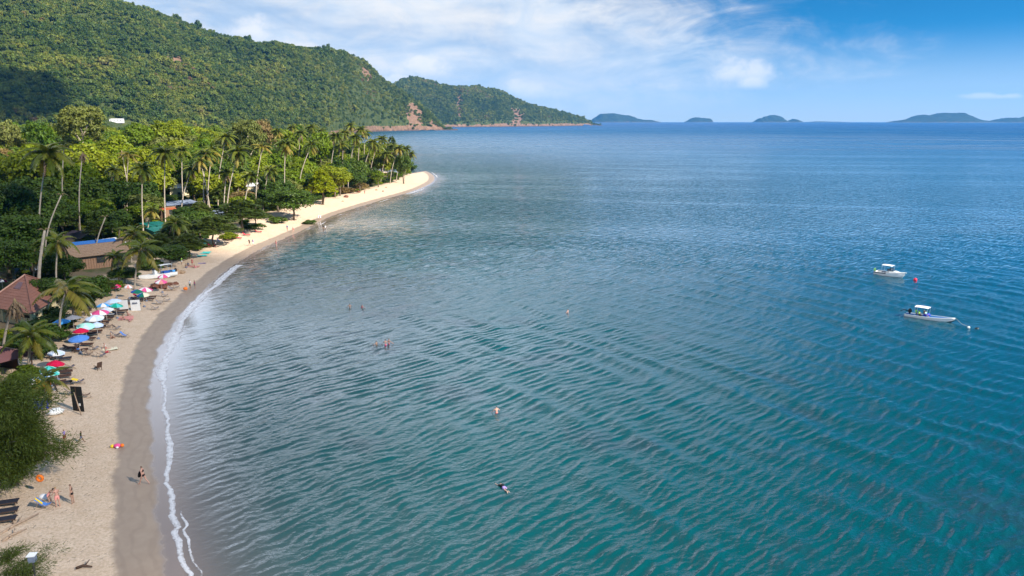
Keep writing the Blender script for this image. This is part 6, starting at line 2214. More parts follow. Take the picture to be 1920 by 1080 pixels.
# lamp box in the small she-oak
c_ = PD(60, 1044, 38.2)
g0 = ground(c_.x, c_.y)
o = empty('lamp_post', (c_.x, c_.y, g0), R(8), 'box lamp with a white lid on a post among she-oak sprays', 'lamp')
MB().tube([(0, 0, -.3), (0, 0, c_.z - g0 - .3)], .05, 6).build('post', DARKMETAL, o)
MB().box((0, 0, c_.z - g0 - .10), (.34, .34, .4)).build('housing', GREYMETAL, o)
MB().box((0, 0, c_.z - g0 + .13), (.44, .44, .06)).build('lid', WHITE, o)
# string of pale lamps on a garden post near the thatched hut
for (px_, py_, h_, lab_) in ((77, 471, 3.0, 'white globe lamp left of the thick topless trunk'), (170, 590, 2.0, 'thin lamp post among the bushes left of the blue and white parasol')):
    p = GB(px_, py_, h_)
    o = empty('globe_lamp', p, 0, lab_, 'lamp')
    MB().tube([(0, 0, -.3), (0, 0, h_ - .15)], .045, 6).build('post', PALEWOOD, o)
    MB().ball((0, 0, h_), .2, 8, 6).build('globe', WHITE, o, True)
# ------------------------------------------------------------------ people
SKINS = {}


def skin(name, col):
    if name not in SKINS:
        SKINS[name] = mat('skin_' + name, col, 0.55, 0.05, 4.0, 0.3)
    return SKINS[name]


S_FAIR = skin('fair', (0.56, 0.34, 0.25)); S_TAN = skin('tan', (0.40, 0.235, 0.165)); S_RED = skin('sunburnt', (0.50, 0.27, 0.20)); S_BROWN = skin('brown', (0.26, 0.13, 0.08))
H_DARK = mat('hair_dark', (0.02, 0.014, 0.01), 0.6, 0.2); H_BROWN = mat('hair_brown', (0.08, 0.04, 0.02), 0.6, 0.2); H_FAIR = mat('hair_fair', (0.32, 0.2, 0.09), 0.6, 0.2)


def pose_joints(lean=2, thigh=(2, -2), knee=(3, 3), arm=(-4, 6), out=(9, 9), elbow=(12, 12), head=0, female=True):
    """joint positions of a figure 1.7 m tall, facing +Y, pelvis at the origin"""
    J = {}
    def up(o, L, ang, lat=0):
        a = R(ang)
        return o + Vector((lat, math.sin(a) * L, math.cos(a) * L))
    J['pelvis'] = Vector((0, 0, 0))
    J['waist'] = up(J['pelvis'], 0.15, lean)
    J['chest'] = up(J['waist'], 0.22, lean * 1.1)
    J['neck'] = up(J['chest'], 0.17, lean * 1.2)
    J['head'] = up(J['neck'], 0.13, lean * .8 + head) + Vector((0, 0.01, 0))
    J['crown'] = up(J['head'], 0.09, lean * .8 + head)
    J['nose'] = J['head'] + Vector((0, 0.105, 0.0))
    sw = 0.165 if female else 0.195
    hw = 0.098 if female else 0.09
    for i, (s, sd) in enumerate(((-1, 'l'), (1, 'r'))):
        sh = J['chest'] + (J['neck'] - J['chest']) * 0.62 + Vector((s * sw, 0, 0))
        J['shoulder_' + sd] = sh
        a, o = R(arm[i]), R(out[i])
        d = Vector((s * math.sin(o), math.sin(a) * math.cos(o), -math.cos(a) * math.cos(o)))
        J['elbow_' + sd] = sh + d * 0.285
        a2 = R(arm[i] + elbow[i])
        d2 = Vector((s * math.sin(o) * .6, math.sin(a2), -math.cos(a2))).normalized()
        J['wrist_' + sd] = J['elbow_' + sd] + d2 * 0.245
        J['palm_' + sd] = J['wrist_' + sd] + d2 * 0.075
        side = d2.cross(Vector((1, 0, 0))).normalized()
        J['_dir_' + sd] = d2; J['_side_' + sd] = side
        hp = Vector((s * hw, 0, -0.04))
        J['hip_' + sd] = hp
        t = R(thigh[i])
        kd = Vector((s * 0.02, math.sin(t), -math.cos(t)))
        J['knee_' + sd] = hp + kd * 0.43
        k = R(thigh[i] - knee[i])
        J['ankle_' + sd] = J['knee_' + sd] + Vector((0, math.sin(k), -math.cos(k))) * 0.42
        f = R(thigh[i] - knee[i] + 78)
        J['toe_' + sd] = J['ankle_' + sd] + Vector((s * .02, math.sin(f), -math.cos(f))) * 0.17
    return J


RAD = {'pelvis': .128, 'waist': .102, 'chest': .122, 'neck': .052, 'head': .092, 'crown': .068, 'nose': .014, 'shoulder': .054, 'elbow': .038, 'wrist': .027, 'palm': .034, 'hip': .088, 'knee': .055, 'ankle': .036, 'toe': .030}
BONES = [('pelvis', 'waist'), ('waist', 'chest'), ('chest', 'neck'), ('neck', 'head'), ('head', 'crown'), ('head', 'nose')]
for _s in 'lr':
    BONES += [('chest', 'shoulder_' + _s), ('shoulder_' + _s, 'elbow_' + _s), ('elbow_' + _s, 'wrist_' + _s), ('wrist_' + _s, 'palm_' + _s), ('pelvis', 'hip_' + _s), ('hip_' + _s, 'knee_' + _s), ('knee_' + _s, 'ankle_' + _s), ('ankle_' + _s, 'toe_' + _s)]
BODY = {}


def build_body(key, J):
    names = [k for k in J if not k.startswith('_')]
    vi = {k: i for i, k in enumerate(names)}
    V = [J[k] for k in names]
    Rr = [RAD[k.split('_')[0]] for k in names]
    E = [(vi[a], vi[b]) for a, b in BONES]
    roots = [vi['pelvis']]
    for s, sg in (('l', -1), ('r', 1)):
        # four fingers of different length and a thumb, each rooted in the palm, slightly curled
        p, d, sd = J['palm_' + s], J['_dir_' + s], J['_side_' + s]
        curl = Vector((-sg * 0.25, 0, 0))
        for f_, (o_, L_) in enumerate(((-.027, .060), (-.009, .072), (.009, .068), (.026, .052))):
            a = p + sd * o_ + d * 0.005
            b = a + d * (0.03 + L_ * .5)
            c = b + (d + curl).normalized() * L_ * .55
            n = len(V)
            V += [a, b, c]; Rr += [.0095, .0085, .0075]; E += [(n, n + 1), (n + 1, n + 2)]; roots.append(n)
        a = p - sd * .02 - d * .02
        b = a - sd * .028 + d * .03
        c = b + d * .03 - sd * .006
        n = len(V)
        V += [a, b, c]; Rr += [.012, .010, .008]; E += [(n, n + 1), (n + 1, n + 2)]; roots.append(n)
    me = bpy.data.meshes.new('body_' + key)
    me.from_pydata([tuple(v) for v in V], E, [])
    o = bpy.data.objects.new('body_tmp', me)
    COL.objects.link(o)
    sk = o.modifiers.new('skin', 'SKIN')
    sk.use_smooth_shade = True
    for i, sv in enumerate(me.skin_vertices[0].data):
        sv.radius = (Rr[i], Rr[i] * (0.82 if names[i].split('_')[0] in ('chest', 'waist', 'pelvis') else 1.0) if i < len(names) else Rr[i])
        sv.use_root = i in roots
    ss = o.modifiers.new('sub', 'SUBSURF'); ss.levels = 1; ss.render_levels = 1
    dg = bpy.context.evaluated_depsgraph_get()
    res = bpy.data.meshes.new_from_object(o.evaluated_get(dg))
    bpy.data.objects.remove(o)
    res.polygons.foreach_set('use_smooth', np.ones(len(res.polygons), bool))
    BODY[key] = (res, J)
    return res


def bone_of(J, c):
    best, bb, bt = 1e9, None, 0
    for a, b in BONES:
        pa, pb = J[a], J[b]
        ab = pb - pa
        t = max(0, min(1, (c - pa).dot(ab) / max(ab.length_squared, 1e-9)))
        d = (c - pa - ab * t).length - RAD[a.split('_')[0]] * .6
        if d < best:
            best, bb, bt = d, (a, b), t
    return bb, bt


REG = {}


def regions(key):
    if key in REG:
        return REG[key]
    me, J = BODY[key]
    REG[key] = [bone_of(J, Vector(p.center)) for p in me.polygons]
    return REG[key]


def garment(key, kind):
    gk = (key, kind)
    if gk in BODY:
        return BODY[gk]
    me, J = BODY[key]
    reg = regions(key)
    upv = (J['crown'] - J['neck']).normalized()
    fw = Vector((0, 1, 0))
    sel = []
    for p, ((a, b), t) in zip(me.polygons, reg):
        c = Vector(p.center)
        A, B = a.split('_')[0], b.split('_')[0]
        if kind == 'hair':
            h = c - J['head']
            ok = A in ('head', 'neck') and B in ('crown', 'head', 'nose') and (h.dot(upv) > 0.045 or (h.dot(fw - upv * fw.dot(upv)) < -0.005 and h.dot(upv) > -0.10)) and B != 'nose'
        elif kind == 'bottom':
            ok = (A, B) == ('pelvis', 'hip') or ((A, B) == ('pelvis', 'waist') and t < 0.30) or ((A, B) == ('hip', 'knee') and t < 0.06)
        elif kind == 'shorts':
            ok = (A, B) == ('pelvis', 'hip') or ((A, B) == ('pelvis', 'waist') and t < 0.45) or ((A, B) == ('hip', 'knee') and t < 0.62)
        elif kind == 'top':
            ok = ((A, B) == ('chest', 'neck') and t < 0.35) or ((A, B) == ('waist', 'chest') and t > 0.62) or ((A, B) == ('chest', 'shoulder') and t < .4 and c.z < J['shoulder_l'].z)
        elif kind == 'shirt':
            ok = (A, B) in (('pelvis', 'waist'), ('waist', 'chest'), ('chest', 'shoulder')) or ((A, B) == ('chest', 'neck') and t < .85) or ((A, B) == ('shoulder', 'elbow') and t < 0.55)
        elif kind == 'suit':
            ok = (A, B) in (('pelvis', 'waist'), ('waist', 'chest'), ('pelvis', 'hip')) or ((A, B) == ('chest', 'neck') and t < .5)
        else:
            ok = False
        if ok:
            sel.append(p)
    off = {'hair': .020, 'bottom': .012, 'shorts': .022, 'top': .012, 'shirt': .018, 'suit': .010}[kind]
    used = {}
    V, F = [], []
    for p in sel:
        f = []
        for v in p.vertices:
            if v not in used:
                used[v] = len(V)
                V.append(Vector(me.vertices[v].co) + Vector(me.vertices[v].normal) * off)
            f.append(used[v])
        F.append(tuple(f))
    out = bpy.data.meshes.new(kind)
    out.from_pydata([tuple(v) for v in V], [], F)
    out.polygons.foreach_set('use_smooth', np.ones(len(out.polygons), bool))
    out.update()
    BODY[gk] = out
    return out


POSES = {
    'stand': (dict(), 0.90), 'stand2': (dict(thigh=(6, -3), knee=(10, 2), arm=(10, 20), elbow=(60, 35), out=(14, 12)), 0.895),
    'walk': (dict(lean=5, thigh=(26, -20), knee=(6, 26), arm=(-20, 14), elbow=(15, 70), out=(10, 6)), 0.875),
    'sit': (dict(lean=-6, thigh=(118, 108), knee=(102, 96), arm=(35, -25), elbow=(30, 10), out=(12, 20)), 0.13),
    'sit_long': (dict(lean=-16, thigh=(84, 90), knee=(2, 20), arm=(-30, -34), elbow=(6, 6), out=(20, 16)), 0.12),
    'seat': (dict(lean=-10, thigh=(78, 84), knee=(70, 80), arm=(30, 25), elbow=(40, 50), out=(14, 14)), 0.45),
    'bend': (dict(lean=38, thigh=(20, 14), knee=(18, 10), arm=(60, 66), elbow=(10, 10), out=(8, 8), head=10), 0.86),
    'wade': (dict(arm=(22, 28), out=(35, 40), elbow=(30, 25)), 0.90), 'prone': (dict(lean=-3, thigh=(-4, 6), knee=(8, 6), arm=(165, 150), elbow=(8, 12), out=(16, 18)), 0.0),
}
for k_, (kw_, z_) in POSES.items():
    build_body(k_, pose_joints(**kw_))
BODYM = {}


def person(loc, pose, facing, sk, hair, wear, label, height=1.68, lie=None, sink=0.0, group=None):
    z0 = POSES[pose][1]
    s = height / 1.70
    o = empty('person', loc, facing, label, 'person', group)
    o.scale = (s, s, s)
    off = Vector((0, 0, z0 - sink / s))
    rot = (0, 0, 0)
    if lie == 'back':
        off = Vector((0, 0, 0.13)); rot = (R(90), 0, 0)
    if lie == 'front':
        off = Vector((0, 0, 0.13 - sink)); rot = (R(-90), 0, 0)
    key = (pose, sk.name)
    if key not in BODYM:
        m = BODY[pose][0].copy(); m.materials.clear(); m.materials.append(sk)
        BODYM[key] = m
    put('body', BODYM[key], o, off, rot)
    for kind, m in [('hair', hair)] + list(wear):
        gk = (pose, kind, m.name)
        if gk not in BODYM:
            g = garment(pose, kind).copy(); g.materials.clear(); g.materials.append(m)
            BODYM[gk] = g
        nm = {'hair': 'hair', 'bottom': 'swim_briefs', 'shorts': 'shorts', 'top': 'bikini_top', 'shirt': 'shirt', 'suit': 'swimsuit'}[kind]
        put(nm, BODYM[gk], o, off, rot)
    return o


BK = [('bottom', C_BLACK), ('top', C_BLACK)]
pw = person(GB(270, 908), 'walk', R(78), S_RED, H_BROWN, BK, 'woman in a black bikini striding along the wet sand', 1.70)
# what she carries
p = Vector(pw.location)
o = MB().ball((0, 0, 0), (.20, .07, .26), 9, 6, .12, random.Random(3)).build('dark_bag', C_BLACK, None, True, (p.x - .30, p.y + .05, p.z + .88), (0, .25, R(78)))
tag(o, 'black bundle held by the woman striding on the wet sand', 'bag')
person(GB(137, 944), 'stand', R(100), S_TAN, H_BROWN, BK, 'woman in a dark bikini standing upright on the dry sand', 1.70)
person(GB(109, 950), 'stand2', R(60), S_RED, H_FAIR, [('shorts', C_SALMON)], 'tanned person in pinkish shorts standing by the striped deckchair', 1.72)
person(GB(92, 946), 'bend', R(-80), S_TAN, H_DARK, [('suit', C_SALMON)], 'person bending over the striped deckchair', 1.62)
person(GB(153, 830), 'walk', R(-70), S_BROWN, H_DARK, [('shirt', C_BLACK), ('shorts', C_SLATE)], 'child in dark clothes walking on the dry sand', 1.22)
person(GB(122, 830), 'stand', R(-90), S_TAN, H_DARK, [('shirt', C_PURPLE), ('shorts', C_RED)], 'person in a mauve top half hidden by the she-oak', 1.35)
person(GB(240, 592), 'sit', R(-30), S_RED, H_BROWN, [('bottom', C_BLACK), ('top', C_BLACK)], 'sunburnt woman sitting on the pink towels', 1.68)
person(GB(234, 600), 'sit_long', R(-60), S_TAN, H_DARK, [('bottom', C_SLATE)], 'tanned man reclining on the pink towels', 1.75)
person(GB(244, 602), 'stand', R(200), S_RED, H_FAIR, [('bottom', C_PINK), ('top', C_PINK)], 'fair haired woman lying flat beside the pink towels', 1.66, lie='back')
person(GB(209, 635), 'sit', R(-40), S_TAN, H_BROWN, [('shorts', C_BROWN)], 'tanned person sitting above the couple', 1.72)
person(GB(199, 654), 'sit_long', R(-70), S_RED, H_BROWN, [('bottom', C_RED), ('top', C_WHITE)], 'woman in a red and white bikini reclining, left of the couple', 1.66)
person(GB(199, 662), 'sit', R(-50), S_TAN, H_DARK, [('shorts', C_RED)], 'man in red shorts sitting, lower one of the couple', 1.75)
person(GB(144, 655, .4), 'seat', R(-20), S_RED, H_DARK, [('shorts', C_BLUE)], 'man in blue trunks resting under the cornflower blue parasol', 1.74)
person(GB(357, 542), 'stand', R(150), S_TAN, H_DARK, [('shirt', C_WHITE), ('shorts', C_DGREEN)], 'man in a pale shirt and dark shorts at the tide line', 1.75)
person(GB(350, 546), 'stand2', R(120), S_TAN, H_DARK, [('suit', C_ORANGE)], 'child with an orange float standing with the man at the tide line', 1.15)
p = GB(349, 541, .5)
tag(MB().ball((0, 0, .55), (.42, .3, .3), 10, 6).build('orange_ball', C_ORANGE, None, True, (p.x, p.y - .3, p.z)), 'orange float carried by the child at the tide line', 'float')
person(GB(366, 541), 'stand', R(140), S_TAN, H_BROWN, [('suit', C_PINK), ('shorts', C_SLATE)], 'woman in a pink top right of the man at the tide line', 1.66)
person(GB(349, 502), 'sit', R(-10), S_TAN, H_DARK, [('shorts', C_BLUE)], 'man in blue shorts sitting at the left of the beach group', 1.75)
person(GB(353, 499), 'sit', R(20), S_BROWN, H_DARK, [('shirt', C_SLATE)], 'person in a dark shirt sitting behind the man in blue shorts', 1.7)
person(GB(361, 499), 'stand', R(0), S_TAN, H_BROWN, [('bottom', C_RED), ('top', C_RED)], 'woman in a red bikini standing in the beach group', 1.66)
person(GB(366, 502), 'sit_long', R(-20), S_FAIR, H_BROWN, [('bottom', C_PINK), ('top', C_PINK)], 'woman in a pink bikini lounging on the salmon towel', 1.66)
person(GB(341, 496), 'stand', R(-40), S_TAN, H_DARK, [('shirt', C_LIME), ('shorts', C_WHITE)], 'person in a lime shirt at the bush edge', 1.6)
person(GB(405, 465), 'stand2', R(-40), S_BROWN, H_DARK, [('shirt', C_WHITE), ('shorts', C_BLACK)], 'person in a white shirt and black shorts beside the red loungers', 1.75)
person(GB(468, 461), 'walk', R(140), S_TAN, H_DARK, [('shirt', C_BLACK), ('shorts', C_BLACK)], 'person in black, left one of the strolling pair', 1.75)
person(GB(475, 461), 'walk', R(140), S_TAN, H_BROWN, [('shirt', C_PURPLE), ('shorts', C_WHITE)], 'person in a mauve shirt, right one of the strolling pair', 1.72)
person(P(518, 462, -0.1), 'stand', R(150), S_RED, H_BROWN, [('bottom', C_PINK)], 'bare chested bather standing in ankle deep water', 1.72)
person(GB(539, 433), 'stand', R(150), S_TAN, H_DARK, [('shirt', C_NAVY), ('shorts', C_SALMON)], 'person in a navy shirt on the narrow beach', 1.72)
person(GB(550, 436), 'walk', R(150), S_RED, H_FAIR, [('bottom', C_RED), ('top', C_RED)], 'fair haired person in red swimwear on the narrow beach', 1.68)
person(GB(597, 413), 'stand', R(170), S_TAN, H_DARK, [('shirt', C_WHITE), ('shorts', C_WHITE)], 'person all in white, left one under the dark tree tip', 1.72)
person(GB(601, 412), 'stand', R(190), S_TAN, H_BROWN, [('shirt', C_WHITE), ('shorts', C_WHITE)], 'person all in white, right one under the dark tree tip', 1.68)
person(GB(684, 364), 'stand', R(150), S_TAN, H_DARK, [('shorts', C_RED)], 'person in red shorts at the brown scrub on the sunlit beach', 1.72)
# bathers standing or swimming in the sea
for px_, py_, sk_, hr_, wr_, f_, sink_, lab_ in (
        (606, 428, S_BROWN, H_DARK, [('shirt', C_BLACK)], 20, 0.7, 'dark haired bather in a black shirt, left one by the dark tree'), (610, 428, S_TAN, H_DARK, [('shirt', C_WHITE)], -20, 0.75, 'bather in a white shirt, right one by the dark tree'),
        (656, 576, S_TAN, H_DARK, [('shorts', C_SLATE)], 30, 1.05, 'bather with arms spread, left one of the far pair'), (679, 578, S_RED, H_BROWN, [('top', C_PINK)], -30, 1.05, 'sunburnt bather, right one of the far pair'),
        (706, 648, S_TAN, H_DARK, [('shorts', C_SLATE)], 60, 1.0, 'bather apart at the left of the group of three'), (723, 648, S_RED, H_BROWN, [('bottom', C_PINK)], 0, 0.8, 'tallest standing bather in the middle of the group of three'),
        (729, 645, S_RED, H_DARK, [('bottom', C_PINK)], -40, 0.9, 'bather at the right of the group of three'), (1065, 586, S_RED, H_BROWN, [('top', C_SLATE)], 60, 1.15, 'lone bather far out in the bay'),
        (931, 774, S_RED, H_DARK, [('shorts', C_RED)], 20, 0.95, 'lone bather standing in the middle of the bay')):
    person(P(px_, py_, 0), 'wade', R(f_), sk_, hr_, wr_, lab_, 1.72, sink=sink_)
person(P(945, 915, 0), 'prone', R(115) - R(90), S_FAIR, H_DARK, [('shirt', C_BLACK), ('shorts', C_PURPLE)], 'snorkeller in a black top floating face down', 1.75, lie='front', sink=0.10)
person(P(669, 417, 0), 'wade', R(0), S_TAN, H_DARK, [], 'swimmer whose head alone shows off the narrow beach', 1.7, sink=1.36)
# ------------------------------------------------------------------ boats
HULLW = mat('white_hull', (0.78, 0.77, 0.74), 0.35, 0.05, 1.5, 0.5)
HULLB = mat('blue_hull', (0.015, 0.075, 0.28), 0.4, 0.08, 1.5, 0.4)
BLUEIN = mat('blue_deck', (0.02, 0.11, 0.30), 0.6, 0.12, 2)
CHROME = mat('steel_tube', (0.55, 0.56, 0.58), 0.3, 0.05, 3, 0.5, metallic=0.8)
TINT = mat('tinted_screen', (0.03, 0.045, 0.06), 0.12, 0.05, 3, 0.6)
STRIPE = mat('dark_stripe', (0.03, 0.035, 0.05), 0.4, 0.05)
LIMEP = mat('lime_cowl', (0.38, 0.75, 0.22), 0.5, 0.05)
BLACKM = mat('black_cowl', (0.012, 0.012, 0.014), 0.4, 0.1)


def hull_pts(L, B, fb, draft, flare=1.12, n=15, bow_rise=0.35, taper=0.80, stern=0.9, v=0.5):
    """sections from transom (x=-L/2) to stem (x=L/2): sheer, chine, keel"""
    out = []
    for i in range(n):
        t = i / (n - 1)
        x = -L / 2 + L * t
        w = B / 2 * (stern + (1 - stern) * min(1, t / .35)) * (1 - max(0, (t - .45) / .55) ** 2.0)
        w = max(w, 0.015)
        sh = fb + bow_rise * t ** 2.2
        kz = -draft * (1 - max(0, (t - .7) / .3) ** 2) + (sh * .55) * max(0, (t - .85) / .15) ** 2
        out.append((x, w, sh, kz))
    return out


def hull_mesh(name, pts, mats, stripe=None, v=0.5):
    """shell with a chine; faces: topsides, bottom, rubbing strake"""
    b = MB()
    rows = []
    for x, w, sh, kz in pts:
        cz = kz + (sh - kz) * 0.38
        r = [(x, -w, sh), (x, -w * .96, sh - (sh - cz) * .45), (x, -w * .86, cz), (x, 0, kz), (x, w * .86, cz), (x, w * .96, sh - (sh - cz) * .45), (x, w, sh)]
        rows.append(r)
    V = [p for r in rows for p in r]
    F, M = [], []
    k = 7
    for i in range(len(rows) - 1):
        for j in range(6):
            F.append((i * k + j, (i + 1) * k + j, (i + 1) * k + j + 1, i * k + j + 1))
            mi = 0 if j in (0, 5) else (1 if j in (1, 4) and len(mats) > 1 else (2 if j in (2, 3) and len(mats) > 2 else 0))
            M.append(mi)
    F.append(tuple(range(k))[::-1]); M.append(0)
    return mesh_np(name, V, F, mats, False, M)


def deck_mesh(name, pts, m, t0, t1, drop, inset=0.06):
    n = len(pts)
    b = MB()
    i0, i1 = int(t0 * (n - 1)), int(t1 * (n - 1))
    for i in range(i0, i1):
        (x0, w0, s0, _), (x1, w1, s1, _) = pts[i], pts[i + 1]
        w0, w1 = max(w0 - inset, .005), max(w1 - inset, .005)
        b.slab([(x0, -w0, s0 - drop), (x1, -w1, s1 - drop), (x1, w1, s1 - drop), (x0, w0, s0 - drop)], 0.04)
    return b.mesh(name, m)


def rail(pts, t0, t1, h, rad, m, parent, name='gunwale', step=1, inset=0.0):
    n = len(pts)
    for s in (-1, 1):
        MB().tube([(p[0], s * max(p[1] - inset, 0.01), p[2] + h) for p in pts[int(t0 * (n - 1)):int(t1 * (n - 1)) + 1]], rad, 5).build(name, m, parent, True)


def canopy(parent, x0, x1, w, z, m, floor, name='canopy', bulge=0.10):
    b = MB()
    n = 5
    for i in range(n):
        xa, xb = x0 + (x1 - x0) * i / n, x0 + (x1 - x0) * (i + 1) / n
        for j in range(4):
            ya, yb = -w / 2 + w * j / 4, -w / 2 + w * (j + 1) / 4
            h = lambda x, y: z + bulge * (1 - (2 * y / w) ** 2) + bulge * .5 * math.sin((x - x0) / (x1 - x0) * math.pi)
            b.slab([(xa, ya, h(xa, ya)), (xb, ya, h(xb, ya)), (xb, yb, h(xb, yb)), (xa, yb, h(xa, yb))], 0.04)
    b.build(name, m, parent)
    for x in (x0 + .08, x1 - .08):
        for s in (-1, 1):
            MB().tube([(x, s * (w / 2 - .06), floor), (x, s * (w / 2 - .06), z + .02)], .025, 5).build('canopy_post', CHROME, parent)


def outboard(parent, x, z, m, sc=1.0, name='outboard_motor'):
    o = MB().ball((0, 0, 0.30), (.24 * sc, .18 * sc, .32 * sc), 10, 7).build(name, m, parent, True, (x, 0, z))
    MB().box((-.02, 0, -.25), (.16 * sc, .12 * sc, .75 * sc)).build('leg', BLACKM, o)
    return o


# cuddy boat at anchor
a, b = P(1645, 514, 0), P(1692, 521, 0)
mid = (a + b) / 2; d = b - a
cud = empty('cuddy_boat', mid, math.atan2(d.y, d.x), 'white motor boat with sun top and lime green outboard at anchor', 'boat')
L = max(d.length, 5.6)
pts = hull_pts(L, 2.1, 0.62, .35, bow_rise=.45)
put('hull', hull_mesh('hull', pts, [HULLW]), cud)
put('cockpit_floor', deck_mesh('cockpit_floor', pts, PLASTIC, 0, .55, .42), cud)
put('foredeck', deck_mesh('foredeck', pts, HULLW, .55, 1.0, -0.01, -0.0), cud)
rail(pts, 0, 1, .02, .045, HULLW, cud)
cb = MB()
cb.slab([(.0, -.75, .70), (1.6, -.42, .92), (1.6, .42, .92), (0, .75, .70)][::1], .05)
cb.slab([(0.0, -.75, 1.12), (1.15, -.50, 1.10), (1.15, .50, 1.10), (0, .75, 1.12)], .06)
cb.slab([(1.15, -.50, 1.10), (1.9, -.36, .86), (1.9, .36, .86), (1.15, .5, 1.10)], .06)
for s in (-1, 1):
    pr = [(0, s * .75, .66), (1.9, s * .36, .84), (1.15, s * .5, 1.09), (0, s * .75, 1.11)]
    cb.slab(pr if s < 0 else pr[::-1], .05)
cb.build('cabin', HULLW, cud)
ws = MB()
ws.slab([(0.75, -.62, 1.12), (0.75, .62, 1.12), (.30, .60, 1.55), (.30, -.60, 1.55)], .03)
for s in (-1, 1):
    pr = [(-.35, s * .72, 1.13), (.74, s * .63, 1.12), (.29, s * .61, 1.55), (-.35, s * .66, 1.5)]
    ws.slab(pr if s < 0 else pr[::-1], .03)
ws.build('windscreen', TINT, cud)
canopy(cud, -1.45, .55, 1.5, 2.08, WHITE, .3)
st = MB()
n = len(pts)
for s in (-1, 1):
    q = [(p[0], s * (p[1] * .985 + .012), p[2] - .20) for p in pts[:7]]
    for i in range(6):
        A_, B_ = Vector(q[i]), Vector(q[i + 1])
        pr = [A_, B_, B_ + Vector((0, 0, .16)), A_ + Vector((0, 0, .16))]
        st.slab(pr if s < 0 else pr[::-1], .015)
st.build('stripe', STRIPE, cud)
outboard(cud, -L / 2 - .15, .55, LIMEP, 1.1)
MB().box((-1.2, 0, .50), (.5, 1.3, .4)).build('stern_bench', STRIPE, cud)
for y in (-.4, .4):
    MB().box((-.3, y, .6), (.45, .45, .6)).build('seat', PLASTIC, cud)
MB().tube([(L / 2 - .1, 0, 1.06), (L / 2 + .32, 0, 1.05)], [.10, .06], 6).build('bowsprit', HULLW, cud)
# buoy
bu = P(1716, 526, 0)
o = empty('mooring_buoy', bu, 0, 'round red mooring buoy beside the white motor boat', 'buoy')
MB().ball((0, 0, .18), .33, 12, 8).build('float_ball', mat('buoy_red', (0.75, .02, .06), .4, .05), o, True)
MB().tube([(0, 0, .48), (0, 0, .62)], .05, 6).build('ring_eye', CHROME, o)

# long slender taxi boat
a, b = P(1697, 591, 0), P(1790, 606, 0)
mid = (a + b) / 2; d = b - a
L = d.length
tx = empty('taxi_boat', mid, math.atan2(d.y, d.x), 'long slender boat with pink white sun roof and blue inside', 'boat')
pts = hull_pts(L, 1.75, .34, .25, bow_rise=.42, stern=.72)
put('hull', hull_mesh('hull', pts, [HULLW, HULLW, STRIPE]), tx)
put('deck', deck_mesh('deck', pts, BLUEIN, 0, 1.0, .0, .10), tx)
rail(pts, 0, 1, .0, .06, HULLW, tx)
canopy(tx, -L * .30, -L * .02, 1.5, 1.75, cloth('pinkish_roof', (.74, .66, .74)), .3, bulge=.06)
eng = outboard(tx, -L * .41, .55, BLACKM, 1.2)
MB().tube([(-.1, .2, .2), (-1.0, .35, .25), (-1.4, .2, .0)], [.09, .06, .04], 6).build('prop_shaft', BLACKM, eng)
for x in (-L * .22, -L * .12, L * .06, L * .2):
    w_ = 1.3 if x < L * .1 else 1.05
    MB().box((x, 0, .44), (.28, w_, .07)).build('thwart', BLUEIN, tx)
pb = MB().ball((0, 0, 0), (.55, .38, .28), 9, 6, .1, random.Random(4)).build('blue_cover', DEEPBLUE, None, True)
_m = Matrix.Translation(mid) @ Matrix.Rotation(tx.rotation_euler[2], 4, 'Z')
pb.location = _m @ Vector((-L * .06, 0, .62))
tag(pb, 'deep blue bundle lying amidships in the slender boat', 'bundle')
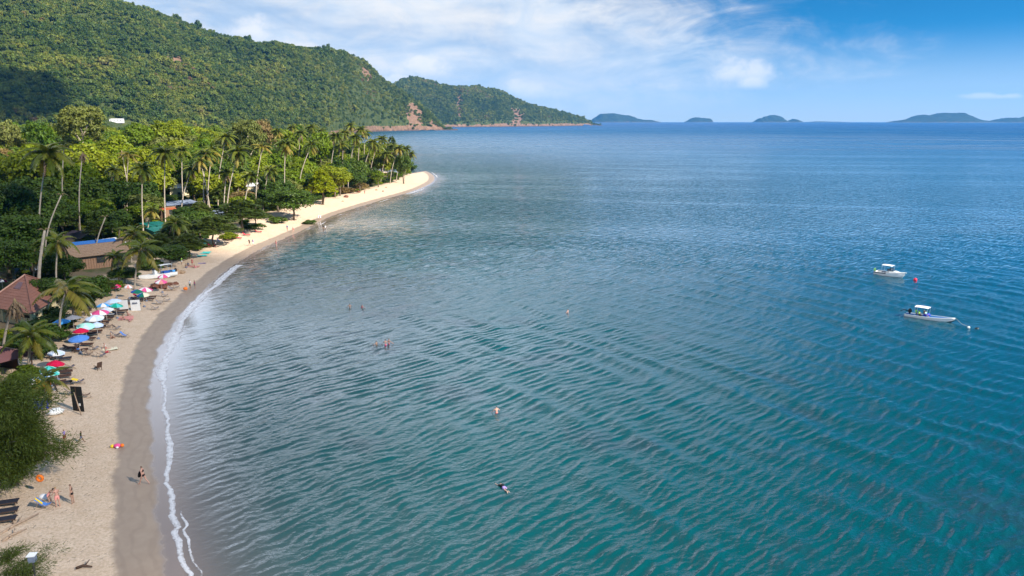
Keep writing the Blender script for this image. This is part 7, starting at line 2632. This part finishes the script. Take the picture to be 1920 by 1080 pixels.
for (x, y, wr, lab, ps) in ((-L * .28, .15, [('shirt', C_LIME), ('shorts', C_SLATE)], 'person in a lime vest sitting furthest aft in the slender boat', 'seat'), (-L * .20, -.3, [('shirt', C_LIME), ('shorts', C_BLACK)], 'person in a lime vest sitting second in the slender boat', 'seat'),
                             (-L * .12, .25, [('shirt', C_BLACK), ('shorts', C_DGREEN)], 'dark clothed person under the sun roof of the slender boat', 'seat'), (-L * .07, -.2, [('shirt', C_MINT), ('shorts', C_BLUE)], 'person in a mint vest sitting furthest forward in the slender boat', 'seat')):
    q = _m @ Vector((x, y, .10))
    person(q, ps, tx.rotation_euler[2] - R(90), S_TAN, H_DARK, wr, lab, 1.7)
# mooring line, white float and dark float ahead of it
w1 = P(1816, 615, 0)
o = MB().ball((0, 0, .08), .2, 10, 6).build('white_float', WHITE, None, True, w1)
tag(o, 'small white float ahead of the slender boat', 'float')
w2 = P(1832, 617, 0)
o = MB().ball((0, 0, .05), (.34, .24, .2), 10, 6, .12, random.Random(2)).build('dark_float', BLACKM, None, True, w2)
tag(o, 'dark float beside the small white one', 'float')
bow = _m @ Vector((L / 2, 0, .8))
o = MB().tube([bow, bow.lerp(w1, .5) + Vector((0, 0, -.15)), w1 + Vector((0, 0, .2))], .025, 4).build('mooring_line', PALEWOOD, None, True)
tag(o, 'pale mooring line from the slender boat to its float', 'rope')

# speedboat drawn up on the sand
a, b = GB(328, 519), GB(262, 524)
mid = (a + b) / 2; d = b - a
bt = empty('beached_speedboat', (mid.x, mid.y, ground(mid.x, mid.y) + .16), math.atan2(d.y, d.x), 'white speedboat with white sun roof drawn up on the beach', 'boat')
bt.rotation_euler = (R(7), 0, bt.rotation_euler[2])
L = 6.9
pts = hull_pts(L, 2.3, .52, .36, bow_rise=.30)
put('hull', hull_mesh('hull', pts, [HULLW]), bt)
put('cockpit_floor', deck_mesh('cockpit_floor', pts, PLASTIC, 0, .62, .4), bt)
put('foredeck', deck_mesh('foredeck', pts, HULLW, .6, 1.0, -.01, 0), bt)
rail(pts, 0, 1, .02, .05, HULLW, bt)
canopy(bt, -2.7, -.5, 1.7, 2.15, WHITE, .35)
MB().box((.35, 0, .95), (.5, .9, .9)).build('console', HULLW, bt)
MB().slab([(.62, -.45, 1.4), (.62, .45, 1.4), (.42, .45, 1.75), (.42, -.45, 1.75)], .03).build('windscreen', TINT, bt)
for y in (-.45, .45):
    MB().box((-1.6, y, .75), (1.2, .5, .5)).build('seat', C_NAVY, bt)
MB().box((-2.9, 0, .8), (.5, 1.6, .35)).build('stern_cover', C_SKY, bt)
outboard(bt, -L / 2 - .2, .6, BLACKM, 1.1)
